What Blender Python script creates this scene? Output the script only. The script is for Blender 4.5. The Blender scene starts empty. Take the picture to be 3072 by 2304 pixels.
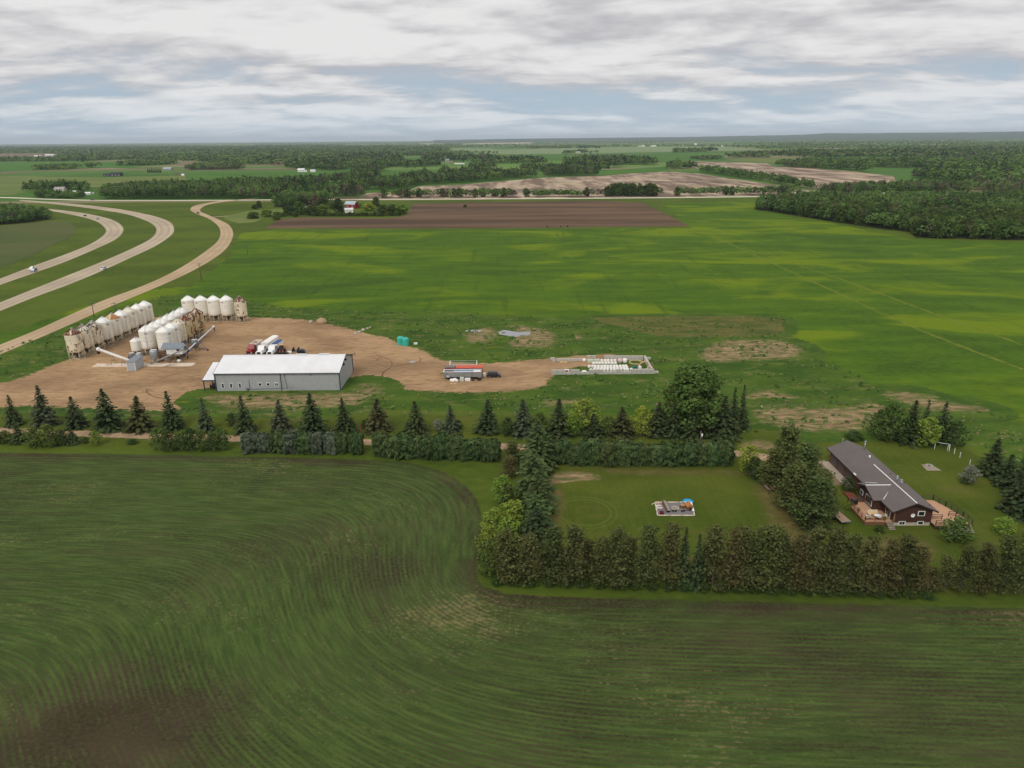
import bpy, math, random
import numpy as np
from mathutils import Matrix, Vector, noise as mnoise
from mathutils.geometry import tessellate_polygon

sc = bpy.context.scene
R = math.radians
# ------------------------------------------------------------------ camera
H = 70.0; F = 2130.0; PITCH = R(19.05); ROLL = R(0.45)
fw = np.array([0, math.cos(PITCH), -math.sin(PITCH)]); r0 = np.array([1., 0, 0]); u0 = np.cross(r0, fw)
rt = r0*math.cos(ROLL) - u0*math.sin(ROLL); up = u0*math.cos(ROLL) + r0*math.sin(ROLL)
CP = np.array([0, 0, H])
cam = bpy.data.cameras.new('camera'); co = bpy.data.objects.new('camera', cam); sc.collection.objects.link(co)
m = Matrix.Identity(4)
for i in range(3):
    m[i][0] = rt[i]; m[i][1] = up[i]; m[i][2] = -fw[i]; m[i][3] = CP[i]
co.matrix_world = m
cam.sensor_fit = 'HORIZONTAL'; cam.sensor_width = 36.0; cam.lens = 36.0*F/3072.0
cam.clip_start = 0.5; cam.clip_end = 90000
sc.camera = co
sc.view_settings.view_transform = 'Standard'; sc.view_settings.look = 'None'
sc.view_settings.exposure = 0.06; sc.view_settings.gamma = 1.0
SUN_EL = R(47); SUN_AZ = R(205)      # azimuth clockwise from +Y (where the sun stands)

# ------------------------------------------------------------------ node helper
class N:
    def __init__(s, tree): s.t = tree; s.l = tree.links
    def node(s, typ, **k):
        n = s.t.nodes.new(typ)
        for a, v in k.items(): setattr(n, a, v)
        return n
    def put(s, sock, v):
        if hasattr(v, 'is_output'): s.l.new(v, sock)
        elif isinstance(v, (tuple, list)) and len(v) == 3 and sock.type == 'RGBA': sock.default_value = (*v, 1)
        else: sock.default_value = v
    def math(s, op, a, b=0.0, c=0.0, clamp=False):
        n = s.node('ShaderNodeMath', operation=op); n.use_clamp = clamp
        s.put(n.inputs[0], a); s.put(n.inputs[1], b); s.put(n.inputs[2], c); return n.outputs[0]
    def add(s, a, b): return s.math('ADD', a, b)
    def mul(s, a, b): return s.math('MULTIPLY', a, b)
    def sub(s, a, b): return s.math('SUBTRACT', a, b)
    def step(s, v, a, b, lo=0.0, hi=1.0, smooth=True):
        n = s.node('ShaderNodeMapRange'); n.interpolation_type = 'SMOOTHSTEP' if smooth else 'LINEAR'; n.clamp = True
        s.put(n.inputs[0], v); n.inputs[1].default_value = a; n.inputs[2].default_value = b
        n.inputs[3].default_value = lo; n.inputs[4].default_value = hi; return n.outputs[0]
    def mix(s, f, a, b, mode='MIX'):
        n = s.node('ShaderNodeMix', data_type='RGBA', blend_type=mode)
        s.put(n.inputs[0], f); s.put(n.inputs[6], a); s.put(n.inputs[7], b); return n.outputs[2]
    def noise(s, vec, scale=1.0, detail=4.0, rough=0.55, dist=0.0):
        n = s.node('ShaderNodeTexNoise'); s.put(n.inputs['Vector'], vec)
        n.inputs['Scale'].default_value = scale; n.inputs['Detail'].default_value = detail
        n.inputs['Roughness'].default_value = rough; n.inputs['Distortion'].default_value = dist
        return n.outputs[0]
    def vscale(s, v, x, y, z, off=(0, 0, 0)):
        n = s.node('ShaderNodeMapping'); s.put(n.inputs[0], v); n.inputs[3].default_value = (x, y, z); n.inputs[1].default_value = off
        return n.outputs[0]
    def pos(s):
        if not hasattr(s, '_p'): s._p = s.node('ShaderNodeNewGeometry').outputs['Position']
        return s._p
    def objc(s): return s.node('ShaderNodeTexCoord').outputs['Object']
    def attr(s, name):
        return s.node('ShaderNodeAttribute', attribute_name=name).outputs['Fac']
    def xyz(s, v):
        n = s.node('ShaderNodeSeparateXYZ'); s.put(n.inputs[0], v); return n.outputs
    def comb(s, x, y, z):
        n = s.node('ShaderNodeCombineXYZ'); s.put(n.inputs[0], x); s.put(n.inputs[1], y); s.put(n.inputs[2], z); return n.outputs[0]
    def rnd(s): return s.node('ShaderNodeObjectInfo').outputs['Random']

def lin(c):
    c = c/255.0
    return c/12.92 if c <= 0.04045 else ((c+0.055)/1.055)**2.4
def S(r, g, b, k=1.0): return (lin(r)*k, lin(g)*k, lin(b)*k)

# ------------------------------------------------------------------ world: cloudy sky
w = bpy.data.worlds.new('World'); sc.world = w; w.use_nodes = True
n = N(w.node_tree); w.node_tree.nodes.clear()
sky = n.node('ShaderNodeTexSky'); sky.sky_type = 'NISHITA'; sky.sun_disc = False
sky.sun_elevation = SUN_EL; sky.sun_rotation = SUN_AZ; sky.altitude = 700; sky.dust_density = 1.5
g = n.node('ShaderNodeTexCoord').outputs['Generated']
X, Y, Z = n.xyz(g)
zc = n.math('MAXIMUM', Z, 0.0)
den = n.add(zc, 0.14)
pv = n.comb(n.math('DIVIDE', X, den), n.math('DIVIDE', Y, den), 0.0)
def deck(v):
    nb = n.noise(n.vscale(v, .30, .40, 1, (3.1, 7.7, 0)), 1.0, 7, .55, .35)       # broad decks
    nf = n.noise(n.vscale(v, 1.1, 1.5, 1, (1.3, 2.2, 0)), 1.0, 7, .55, .45)       # billows
    ns = n.noise(n.vscale(v, 3.2, 4.2, 1, (4.3, 6.2, 0)), 1.0, 6, .6, .3)
    return n.add(n.add(n.mul(nb, .52), n.mul(nf, .36)), n.mul(ns, .12))
cl = deck(pv)
rel = n.sub(cl, deck(n.vscale(pv, .955, .955, 1)))                                # side of a billow turned to the viewer
low = n.step(Z, .015, .075)                                                     # near the horizon the deck is seen edge on
bright = n.mix(low, S(218, 224, 229), S(230, 229, 228))
dark = n.mix(low, S(180, 194, 206), S(184, 183, 187))
cloud = n.mix(n.step(n.add(cl, n.mul(rel, .7)), .385, .59), dark, bright)
gap = n.mix(n.noise(n.vscale(pv, .2, .5, 1, (9, 4, 0)), 1.0, 5, .55), S(146, 175, 202), S(186, 203, 217))
cover = n.math('MAXIMUM', n.step(cl, .40, .50), n.step(Z, .05, .12))
skyn = n.mix(1.0, sky.outputs[0], (.085, .085, .085), 'MULTIPLY')
clear = n.mix(.2, gap, skyn)
col = n.mix(n.math('MULTIPLY', n.add(n.mul(cover, .8), .18), 1.0, clamp=True), clear, cloud)
haze_f = n.step(Z, -.01, .028, .7, 0)
col = n.mix(haze_f, col, S(200, 211, 219))
bg = n.node('ShaderNodeBackground'); n.put(bg.inputs[0], col); bg.inputs[1].default_value = 1.0
o = n.node('ShaderNodeOutputWorld'); n.l.new(bg.outputs[0], o.inputs[0])

sun = bpy.data.lights.new('sun', 'SUN'); sun.energy = 1.5; sun.angle = R(24); sun.color = (1.0, .965, .91)
so = bpy.data.objects.new('sun', sun); sc.collection.objects.link(so)
sd = Vector((math.sin(SUN_AZ)*math.cos(SUN_EL), math.cos(SUN_AZ)*math.cos(SUN_EL), math.sin(SUN_EL)))
so.rotation_euler = sd.to_track_quat('Z', 'Y').to_euler(); so.location = (0, 0, 200)

# ------------------------------------------------------------------ survey: photograph pixel -> place on the ground
def P(x, y, z=0.0):
    d = fw + rt*((x-1536)/F) - up*((y-1152)/F)
    return CP + d*((z-H)/d[2])
def proj(p):
    q = np.asarray(p, float) - CP; k = q@fw
    return 1536+F*(q@rt)/k, 1152-F*(q@up)/k
def ht(x, y, yt):
    b = P(x, y); lo, hi = 0, 60
    for _ in range(40):
        mm = (lo+hi)/2
        if proj(b+[0, 0, mm])[1] > yt: lo = mm
        else: hi = mm
    return lo
def zf(x0, y0, s): return lambda x, y: (x0+x*s, y0+y*s)

# ------------------------------------------------------------------ mesh + object helpers
COL = sc.collection
class MB:
    def __init__(s): s.v = []; s.f = []; s.sm = []
    def poly(s, pts, smooth=False):
        b = len(s.v); s.v += [tuple(p) for p in pts]; s.f.append(tuple(range(b, b+len(pts)))); s.sm.append(smooth); return s
    def box(s, c, d, rz=0.0, rx=0.0, ry=0.0):
        M = Matrix.Translation(c) @ Matrix.Rotation(rz, 4, 'Z') @ Matrix.Rotation(ry, 4, 'Y') @ Matrix.Rotation(rx, 4, 'X')
        b = len(s.v)
        for z in (-.5, .5):
            for x, y in ((-.5, -.5), (.5, -.5), (.5, .5), (-.5, .5)):
                s.v.append(tuple(M @ Vector((x*d[0], y*d[1], z*d[2]))))
        for q in ((3, 2, 1, 0), (4, 5, 6, 7), (0, 1, 5, 4), (1, 2, 6, 5), (2, 3, 7, 6), (3, 0, 4, 7)):
            s.f.append(tuple(b+i for i in q)); s.sm.append(False)
        return s
    def b2(s, x0, x1, y0, y1, z0, z1):
        return s.box(((x0+x1)/2, (y0+y1)/2, (z0+z1)/2), (abs(x1-x0), abs(y1-y0), abs(z1-z0)))
    def tube(s, p0, p1, ra, rb=None, k=8, caps=True, smooth=True):
        rb = ra if rb is None else rb
        p0 = Vector(p0); p1 = Vector(p1); a = (p1-p0).normalized()
        u = a.cross(Vector((0, 0, 1)) if abs(a.z) < .9 else Vector((1, 0, 0))).normalized(); v = a.cross(u)
        b = len(s.v)
        for p, r in ((p0, ra), (p1, rb)):
            for i in range(k):
                t = 2*math.pi*i/k; s.v.append(tuple(p + u*(r*math.cos(t)) + v*(r*math.sin(t))))
        for i in range(k):
            j = (i+1) % k; s.f.append((b+i, b+k+i, b+k+j, b+j)); s.sm.append(smooth)
        if caps:
            if ra > 1e-4: s.f.append(tuple(b+i for i in range(k))); s.sm.append(False)
            if rb > 1e-4: s.f.append(tuple(b+k+k-1-i for i in range(k))); s.sm.append(False)
        return s
    def path(s, pts, r, k=6):
        for a, b in zip(pts[:-1], pts[1:]): s.tube(a, b, r, r, k)
        return s
    def lathe(s, prof, k=20, c=(0, 0, 0), smooth=True):
        b = len(s.v); m_ = len(prof)
        for r, z in prof:
            for i in range(k):
                t = 2*math.pi*i/k; s.v.append((c[0]+r*math.cos(t), c[1]+r*math.sin(t), c[2]+z))
        for q in range(m_-1):
            for i in range(k):
                j = (i+1) % k; s.f.append((b+q*k+i, b+q*k+j, b+(q+1)*k+j, b+(q+1)*k+i)); s.sm.append(smooth)
        return s
    def prism(s, poly, axis, a, b):
        """extrude a 2d polygon: axis 'x' -> (y,z), 'y' -> (x,z), 'z' -> (x,y)"""
        def q(p, t):
            return (t, p[0], p[1]) if axis == 'x' else (p[0], t, p[1]) if axis == 'y' else (p[0], p[1], t)
        k = len(poly); o_ = len(s.v)
        s.v += [q(p, a) for p in poly] + [q(p, b) for p in poly]
        s.f.append(tuple(o_+i for i in range(k))); s.f.append(tuple(o_+k+k-1-i for i in range(k))); s.sm += [False, False]
        for i in range(k):
            j = (i+1) % k; s.f.append((o_+i, o_+k+i, o_+k+j, o_+j)); s.sm.append(False)
        return s
    def mesh(s, name, mat, off=(0, 0, 0)):
        me = bpy.data.meshes.new(name)
        v = np.array(s.v, float) - np.array(off, float) if s.v else np.zeros((0, 3))
        me.from_pydata(v.tolist(), [], s.f)
        me.polygons.foreach_set('use_smooth', s.sm)
        bmf(me)
        me.materials.append(mat); return me
    def build(s, name, mat, parent=None, off=None):
        if off is None: off = tuple(parent.get('_o', (0, 0, 0))) if parent is not None else (0, 0, 0)
        o_ = bpy.data.objects.new(name, s.mesh(name, mat, off)); COL.objects.link(o_)
        if parent is not None: o_.parent = parent
        return o_
import bmesh
def bmf(me):
    b = bmesh.new(); b.from_mesh(me); bmesh.ops.recalc_face_normals(b, faces=b.faces); b.to_mesh(me); b.free()

def tag(o, label=None, cat=None, group=None, kind=None):
    if label: o['label'] = label
    if cat: o['category'] = cat
    if group: o['group'] = group
    if kind: o['kind'] = kind
    return o
WORLD = {}
def thing(name, label, cat, loc=(0, 0, 0), rz=0.0, group=None, world=False):
    o = bpy.data.objects.new(name, None); COL.objects.link(o)
    o.empty_display_size = .3; o.location = loc; o.rotation_euler = (0, 0, rz)
    tag(o, label, cat, group)
    if world: WORLD[o] = tuple(loc)
    return o
def part(name, mb, mat, parent):
    top = parent
    while top.parent: top = top.parent
    off = WORLD.get(top, (0, 0, 0))
    return mb.build(name, mat, parent, off)
def copy_tree(o, parent=None):
    c = o.copy(); COL.objects.link(c); c.parent = parent
    for ch in o.children: copy_tree(ch, c)
    return c
def single(name, mb, mat, label, cat, loc=(0, 0, 0), rz=0., group=None):
    o = mb.build(name, mat); o.location = loc; o.rotation_euler = (0, 0, rz); return tag(o, label, cat, group)

# ------------------------------------------------------------------ materials
MATS = {}
def newmat(name):
    mt = bpy.data.materials.new(name); mt.use_nodes = True; MATS[name] = mt
    n = N(mt.node_tree); b = mt.node_tree.nodes['Principled BSDF']; return mt, n, b
def mat(name, c, rough=.7, metal=0.0, var=.12, scale=3.0, bump=0.0, spec=.3, stretch=(1, 1, 1), dirt=None):
    """painted / plain surface with grain and a little wear"""
    if name in MATS: return MATS[name]
    mt, n, b = newmat(name)
    v = n.vscale(n.objc(), *stretch)
    f = n.noise(v, scale, 5, .6)
    colr = n.mix(n.step(f, .3, .7), tuple(x*(1-var) for x in c), tuple(min(1, x*(1+var)) for x in c))
    if dirt:
        colr = n.mix(n.mul(n.step(n.noise(v, scale*.37, 6, .65), .52, .72), dirt[1]), colr, dirt[0])
    n.put(b.inputs['Base Color'], colr); b.inputs['Roughness'].default_value = rough; b.inputs['Metallic'].default_value = metal
    b.inputs['Specular IOR Level'].default_value = spec
    if bump:
        bn = n.node('ShaderNodeBump'); bn.inputs['Strength'].default_value = bump; n.l.new(f, bn.inputs['Height']); n.l.new(bn.outputs[0], b.inputs['Normal'])
    return mt

# ---- ground covers: each returns a colour socket in world coordinates
def c_verge(n):
    p = n.pos()
    a = n.noise(n.vscale(p, .012, .02, 1), 1, 5, .6)
    f = n.noise(n.vscale(p, .25, .5, 1), 1, 5, .65)
    c = n.mix(n.step(a, .35, .65), S(62, 80, 26), S(84, 100, 32))
    c = n.mix(n.step(n.noise(n.vscale(p, .05, .03, 1, (5, 5, 0)), 1, 5, .6), .5, .75, 0, .6), c, S(56, 70, 26))
    return n.mix(n.step(f, .3, .75, 0, .6), c, S(94, 106, 40))
def c_hay(n):
    p = n.pos()
    a = n.noise(n.vscale(p, .010, .020, 1, (5, 1.2, 0)), 1, 6, .6, .8)
    b_ = n.noise(n.vscale(p, .03, .10, 1, (4, 1, 0)), 1, 6, .62)
    f = n.noise(n.vscale(p, .35, .8, 1), 1, 5, .7)
    x, y, z = n.xyz(p)
    t = n.noise(n.vscale(p, .18, .012, 1, (0, 3, 0)), 1, 4, .6)                    # old wheelings run up the field
    c = n.mix(n.step(b_, .32, .68), S(56, 86, 20), S(78, 108, 22))
    c = n.mix(n.step(a, .49, .62, 0, .85), c, S(112, 130, 16))
    c = n.mix(n.step(a, .45, .32, 0, .7), c, S(46, 72, 22))
    c = n.mix(n.step(t, .55, .70, 0, .45), c, S(46, 70, 24))
    g2 = n.noise(n.vscale(p, .9, 2.2, 1), 1, 5, .75)
    c = n.mix(n.step(g2, .38, .7, 0, .25), c, S(44, 66, 20))
    return n.mix(n.step(f, .35, .75, 0, .55), c, S(92, 112, 36))
def c_rough(n):
    p = n.pos()
    a = n.noise(n.vscale(p, .05, .09, 1), 1, 6, .65, .5)
    f = n.noise(n.vscale(p, .6, 1.1, 1), 1, 6, .7, .3)
    k = n.noise(n.vscale(p, .11, .22, 1, (7, 3, 0)), 1, 7, .7, .6)
    c = n.mix(n.step(a, .35, .65), S(56, 82, 28), S(82, 104, 36))
    c = n.mix(n.step(f, .4, .7, 0, .5), c, S(50, 72, 26))
    c = n.mix(n.step(n.add(n.mul(k, .7), n.mul(f, .3)), .53, .66, 0, .75), c, S(138, 126, 82))
    ye = n.noise(n.vscale(p, .06, .5, 1, (1, 9, 0)), 1, 6, .6)
    return n.mix(n.step(ye, .66, .72, 0, .6), c, S(150, 140, 30))
def c_lawn(n):
    p = n.pos()
    a = n.noise(n.vscale(p, .05, .07, 1, (3, 3, 0)), 1, 6, .62)
    f = n.noise(n.vscale(p, 1.2, 2.2, 1), 1, 5, .7)
    t = n.noise(n.vscale(p, .9, .03, 1), 1, 3, .5)
    c = n.mix(n.step(a, .3, .7), S(68, 84, 26), S(92, 100, 36))
    c = n.mix(n.step(t, .45, .7, 0, .3), c, S(92, 100, 44))
    c = n.mix(n.step(f, .35, .75, 0, .5), c, S(58, 68, 20))
    w_ = n.noise(n.vscale(p, .035, .05, 1, (6, 2, 0)), 1, 6, .65)
    c = n.mix(n.step(w_, .54, .70, 0, .65), c, S(102, 94, 54))
    x, y, z = n.xyz(p)
    for cx, cy, rr in MOWN:                                                       # rings left by the mower
        dx = n.sub(x, cx); dy = n.sub(y, cy); rad = n.math('SQRT', n.add(n.mul(dx, dx), n.mul(dy, dy)))
        q = n.mul(n.step(n.math('ABSOLUTE', n.sub(rad, rr)), .2, 1.6, 1, 0), n.add(.35, n.mul(n.math('SINE', n.mul(rad, 5.2)), .45)))
        c = n.mix(n.mul(n.math('MAXIMUM', q, 0.0), .45), c, S(108, 114, 52))
    return c
MOWN = [(14.2, 124.6, 5.6)]
def c_dirt(n):
    p = n.pos()
    a = n.noise(n.vscale(p, .035, .07, 1, (1, 4, 0)), 1, 6, .6, .4)
    f = n.noise(n.vscale(p, .3, .9, 1), 1, 6, .65, .3)
    g_ = n.noise(n.vscale(p, 2.5, 4, 1), 1, 4, .7)
    c = n.mix(n.step(a, .35, .65), S(146, 118, 88), S(178, 146, 110))
    c = n.mix(n.step(f, .42, .70, 0, .65), c, S(116, 93, 71))
    c = n.mix(n.step(g_, .5, .8, 0, .35), c, S(180, 150, 118))
    x, y, z = n.xyz(p)
    for cx, cy, rr in ((-52, 222, 12.), (-38, 228, 7.), (-103, 205, 8.), (-96, 206, 14.), (-70, 232, 16.), (-30, 214, 11.)):                                    # turning circles of trucks
        dx = n.sub(x, cx); dy = n.mul(n.sub(y, cy), 1.0)
        rad = n.math('SQRT', n.add(n.mul(dx, dx), n.mul(dy, dy)))
        band = n.mul(n.step(n.math('ABSOLUTE', n.sub(rad, rr)), .0, 1.8, 1, 0), n.math('SINE', n.mul(rad, 3.6)))
        band = n.mul(n.math('MAXIMUM', band, 0.0), n.step(n.noise(p, .09, 3), .45, .6))
        c = n.mix(n.mul(band, .8), c, S(92, 72, 56))
    return c
def c_plough(n):
    p = n.pos()
    a = n.noise(n.vscale(p, .004, .03, 1), 1, 6, .6)
    f = n.noise(n.vscale(p, .02, .4, 1), 1, 5, .65)
    c = n.mix(n.step(a, .35, .65), S(82, 66, 52), S(114, 92, 72))
    return n.mix(n.step(f, .4, .7, 0, .4), c, S(74, 60, 48))
def c_stubble(n):
    p = n.pos()
    a = n.noise(n.vscale(p, .006, .012, 1, (3, 0, 0)), 1, 6, .6, .7)
    s_ = n.noise(n.vscale(p, .035, .006, 1), 1, 5, .65, .4)
    h = n.noise(n.vscale(p, .004, .05, 1), 1, 5, .6)
    c = n.mix(n.step(s_, .38, .62), S(118, 100, 86), S(186, 166, 142))
    c = n.mix(n.step(h, .5, .68, 0, .6), c, S(104, 90, 78))
    c = n.mix(n.step(a, .56, .66, 0, .75), c, S(98, 84, 76))
    return n.mix(n.step(n.noise(n.vscale(p, .008, .02, 1, (8, 8, 0)), 1, 5, .6), .60, .70, 0, .7), c, S(118, 124, 66))
def ground_mat(name, inner, outer=None, amp=3.0, rough=1.0, bump=.25, scale=.35, sft=.35):
    mt, n, b = newmat(name)
    c = inner(n)
    if outer:
        e = n.attr('edge')
        q = n.add(e, n.mul(n.sub(n.noise(n.vscale(n.pos(), .35, .5, 1), 1, 6, .68), .5), amp*2))
        c = n.mix(n.step(q, -sft*.8, sft), outer(n), c)
    n.put(b.inputs['Base Color'], c); b.inputs['Roughness'].default_value = rough; b.inputs['Specular IOR Level'].default_value = .08
    if bump:
        bn = n.node('ShaderNodeBump'); bn.inputs['Strength'].default_value = bump; bn.inputs['Distance'].default_value = .4
        n.l.new(n.noise(n.pos(), scale, 6, .7), bn.inputs['Height']); n.l.new(bn.outputs[0], b.inputs['Normal'])
    return mt

# ------------------------------------------------------------------ sheets of ground
def curve(pts, k=8, closed=False):
    pts = [np.asarray(p, float)[:2] for p in pts]; out = []
    m_ = len(pts); rng = range(m_ if closed else m_-1)
    for i in rng:
        g_ = (lambda j: pts[j % m_]) if closed else (lambda j: pts[max(0, min(m_-1, j))])
        p0, p1, p2, p3 = g_(i-1), g_(i), g_(i+1), g_(i+2)
        for t in np.arange(k)/k:
            out.append(.5*((2*p1)+(-p0+p2)*t+(2*p0-5*p1+4*p2-p3)*t*t+(-p0+3*p1-3*p2+p3)*t**3))
    if not closed: out.append(pts[-1])
    return np.array(out)
def jag(poly, amp, step, seed=0, freq=.15):
    out = []
    for a, b in zip(poly, np.roll(poly, -1, 0)):
        L = np.linalg.norm(b-a); k = max(1, int(L/step))
        for t in np.arange(k)/k:
            p = a+(b-a)*t
            v = mnoise.noise_vector(Vector((p[0]*freq, p[1]*freq, seed))) * .7 + mnoise.noise_vector(Vector((p[0]*freq*4, p[1]*freq*4, seed+5))) * .3
            out.append(p+np.array([v.x, v.y])*amp)
    return np.array(out)
def flat(name, poly, z, mt, kind='structure'):
    tri = tessellate_polygon([[Vector((p[0], p[1], 0)) for p in poly]])
    me = bpy.data.meshes.new(name); me.from_pydata([(p[0], p[1], z) for p in poly], [], [tuple(t) for t in tri]); bmf(me)
    if len(me.polygons) and me.polygons[0].normal.z < 0: me.flip_normals()
    me.materials.append(mt); o = bpy.data.objects.new(name, me); COL.objects.link(o); o['kind'] = kind; return o
def inside(pts, poly):
    x, y = pts[:, 0], pts[:, 1]; r = np.zeros(len(pts), bool)
    for (x1, y1), (x2, y2) in zip(poly, np.roll(poly, -1, 0)):
        if y1 == y2: continue
        c = ((y1 > y) != (y2 > y)) & (x < (x2-x1)*(y-y1)/(y2-y1)+x1); r ^= c
    return r
def dist_line(pts, line, closed=True):
    best = np.full(len(pts), 1e9)
    seg = list(zip(line, np.roll(line, -1, 0)))
    if not closed: seg = seg[:-1]
    for a, b in seg:
        d = b-a; L = d@d
        if L < 1e-9: continue
        t = np.clip(((pts-a)@d)/L, 0, 1); q = a+t[:, None]*d
        best = np.minimum(best, ((pts-q)**2).sum(1))
    return np.sqrt(best)
def soft(name, poly, z, mt, res=1.5, margin=3.0, line=None, kind='structure'):
    """sheet on a grid that carries its distance to the outline, so that its cover can thin out at the rim"""
    lo = poly.min(0)-margin-res; hi = poly.max(0)+margin+res
    xs = np.arange(lo[0], hi[0], res); ys = np.arange(lo[1], hi[1], res)
    gx, gy = np.meshgrid(xs, ys); pts = np.stack([gx.ravel(), gy.ravel()], 1)
    ins = inside(pts, poly); d = dist_line(pts, poly if line is None else line, line is None)
    sd_ = np.where(ins, d, -d); nx = len(xs); ny = len(ys)
    ok = (sd_ > -margin).reshape(ny, nx)
    cell = ok[:-1, :-1] | ok[1:, :-1] | ok[:-1, 1:] | ok[1:, 1:]
    j, i = np.nonzero(cell); a = j*nx+i
    faces = np.stack([a, a+1, a+nx+1, a+nx], 1)
    used = np.unique(faces); mp = np.full(nx*ny, -1); mp[used] = np.arange(len(used))
    v = np.column_stack([pts[used], np.full(len(used), z)])
    o = np_obj(name, v, mp[faces], mt, {'edge': sd_[used]}); o['kind'] = kind; return o
def np_mesh(name, v, f, mt, attrs=None, smooth=False):
    me = bpy.data.meshes.new(name); k = f.shape[1]
    me.vertices.add(len(v)); me.vertices.foreach_set('co', np.ascontiguousarray(v, np.float32).ravel())
    me.loops.add(f.size); me.loops.foreach_set('vertex_index', np.ascontiguousarray(f, np.int32).ravel())
    me.polygons.add(len(f)); me.polygons.foreach_set('loop_start', np.arange(0, f.size, k, dtype=np.int32))
    me.polygons.foreach_set('loop_total', np.full(len(f), k, np.int32))
    if smooth: me.polygons.foreach_set('use_smooth', np.ones(len(f), bool))
    for an, av in (attrs or {}).items():
        at = me.attributes.new(an, 'FLOAT', 'POINT'); at.data.foreach_set('value', np.ascontiguousarray(av, np.float32))
    me.update(calc_edges=True); me.validate()
    for x in (mt if isinstance(mt, list) else [mt]): me.materials.append(x)
    return me
def np_obj(name, v, f, mt, attrs=None, parent=None, smooth=False):
    o = bpy.data.objects.new(name, np_mesh(name, v, f, mt, attrs, smooth)); COL.objects.link(o)
    if parent is not None: o.parent = parent
    return o
def pix(l, conv=None): return np.array([P(*(conv(*q) if conv else q))[:2] for q in l])
def ribbon(name, left, right, z, mt, k=10):
    L = curve(left, k); Rr = curve(right, k)
    def resample(c, m_):
        d = np.r_[0, np.cumsum(np.linalg.norm(np.diff(c, axis=0), axis=1))]; t = np.linspace(0, d[-1], m_)
        return np.stack([np.interp(t, d, c[:, 0]), np.interp(t, d, c[:, 1])], 1)
    m_ = 160; L = resample(L, m_); Rr = resample(Rr, m_)
    v = np.zeros((2*m_, 3)); v[:m_, :2] = L; v[m_:, :2] = Rr; v[:, 2] = z
    f = np.array([(i, i+1, m_+i+1, m_+i) for i in range(m_-1)])
    me = np_mesh(name, v, f, mt, {'across': np.r_[np.zeros(m_), np.ones(m_)]})
    if me.polygons[0].normal.z < 0: me.flip_normals()
    o = bpy.data.objects.new(name, me); COL.objects.link(o); o['kind'] = 'structure'; return o
def strip(name, pts, width, z, mt):
    c = curve(pts, 10); t = np.gradient(c, axis=0); t /= np.linalg.norm(t, axis=1)[:, None]; nn = np.stack([-t[:, 1], t[:, 0]], 1)
    return ribbon(name, c+nn*width/2, c-nn*width/2, z, mt, 1)

# ================================================================== SETTING
z1 = zf(0, 560, .3472)       # crops of the photograph used for the survey
z2 = zf(150, 860, .27125); z3 = zf(560, 980, .2441); z5 = zf(0, 1120, .4973); z6 = zf(1000, 1160, .5877)
zh = zf(2440, 1300, .2351); zc8 = zf(1380, 1260, .3014); zw = zf(1400, 1260, .4069); zt = zf(820, 580, .1989)

# ground to the horizon
k = 48
ring = [(45000*math.cos(2*math.pi*i/k), 45000*math.sin(2*math.pi*i/k)) for i in range(k)]
def c_country(n):
    p = n.pos(); x, y, z = n.xyz(p)
    far = n.noise(n.vscale(p, .0011, .0022, 1), 1, 3, .5)
    vor = n.node('ShaderNodeTexVoronoi'); vor.distance = 'CHEBYCHEV'; vor.inputs['Scale'].default_value = 1.0
    n.put(vor.inputs['Vector'], n.vscale(p, .0022, .0028, 1)); cv = n.xyz(vor.outputs['Color'])[0]
    f1 = n.mix(n.step(cv, .2, .9, smooth=False), S(74, 108, 44), S(112, 136, 72))
    f1 = n.mix(n.step(cv, .80, .84), f1, S(136, 124, 96))
    f1 = n.mix(n.step(far, .35, .65, 0, .5), f1, S(64, 96, 40))
    return n.mix(n.step(y, 880, 905), c_verge(n), f1)
flat('ground', np.array(ring), 0.0, ground_mat('country', c_country, bump=.12))

# fields
hay = curve(pix([(720, 700), (800, 692), (1500, 690), (2074, 684), (1985, 609), (2262, 603), (2380, 655), (2500, 670), (2740, 718), (3300, 735), (3300, 1290), (2900, 1224), (2700, 1190), (2600, 1140), (2480, 1080), (2360, 1000), (2330, 950), (1560, 942), (1300, 932), (900, 922), (760, 900), (560, 872), (690, 770)]), 1, True)
flat('hay_field', jag(hay, 1.5, 6, 1), .006, ground_mat('hay', c_hay))
plough = pix([(795, 684), (1100, 685), (1500, 684), (2066, 678), (1990, 640), (1925, 608), (1800, 602), (1500, 606), (1240, 611), (1225, 640), (1205, 650), (1150, 655), (900, 652), (840, 658)])
flat('ploughed_field', jag(plough, 2.5, 10, 2, .05), .02, ground_mat('ploughed_soil', c_plough))
MSTUB = ground_mat('stubble', c_stubble)
flat('stubble_field', jag(pix([(1085, 596), (1100, 580), (1215, 573), (1260, 558), (1400, 553), (1500, 544), (1640, 533), (1800, 528), (1900, 520), (2010, 515), (2095, 521), (2200, 537), (2300, 551), (2440, 573), (2460, 584), (2000, 592), (1500, 596)]), 6, 25, 3, .01), .05, MSTUB)
flat('stubble_field', jag(pix([(2010, 486), (2060, 483), (2300, 490), (2323, 500), (2540, 512), (2600, 520), (2681, 528), (2688, 538), (2690, 550), (2540, 562), (2450, 569), (2300, 533), (2180, 516), (2100, 506)]), 6, 25, 4, .01), .05, MSTUB)
def field(name, c1, c2):
    def f(n):
        p = n.pos(); a = n.noise(n.vscale(p, .004, .02, 1), 1, 5, .6); q = n.noise(n.vscale(p, .03, .2, 1), 1, 5, .65)
        return n.mix(n.step(q, .35, .7, 0, .5), n.mix(n.step(a, .35, .65), c1, c2), tuple(v*.8 for v in c1))
    return ground_mat(name, f, bump=.1)
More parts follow.
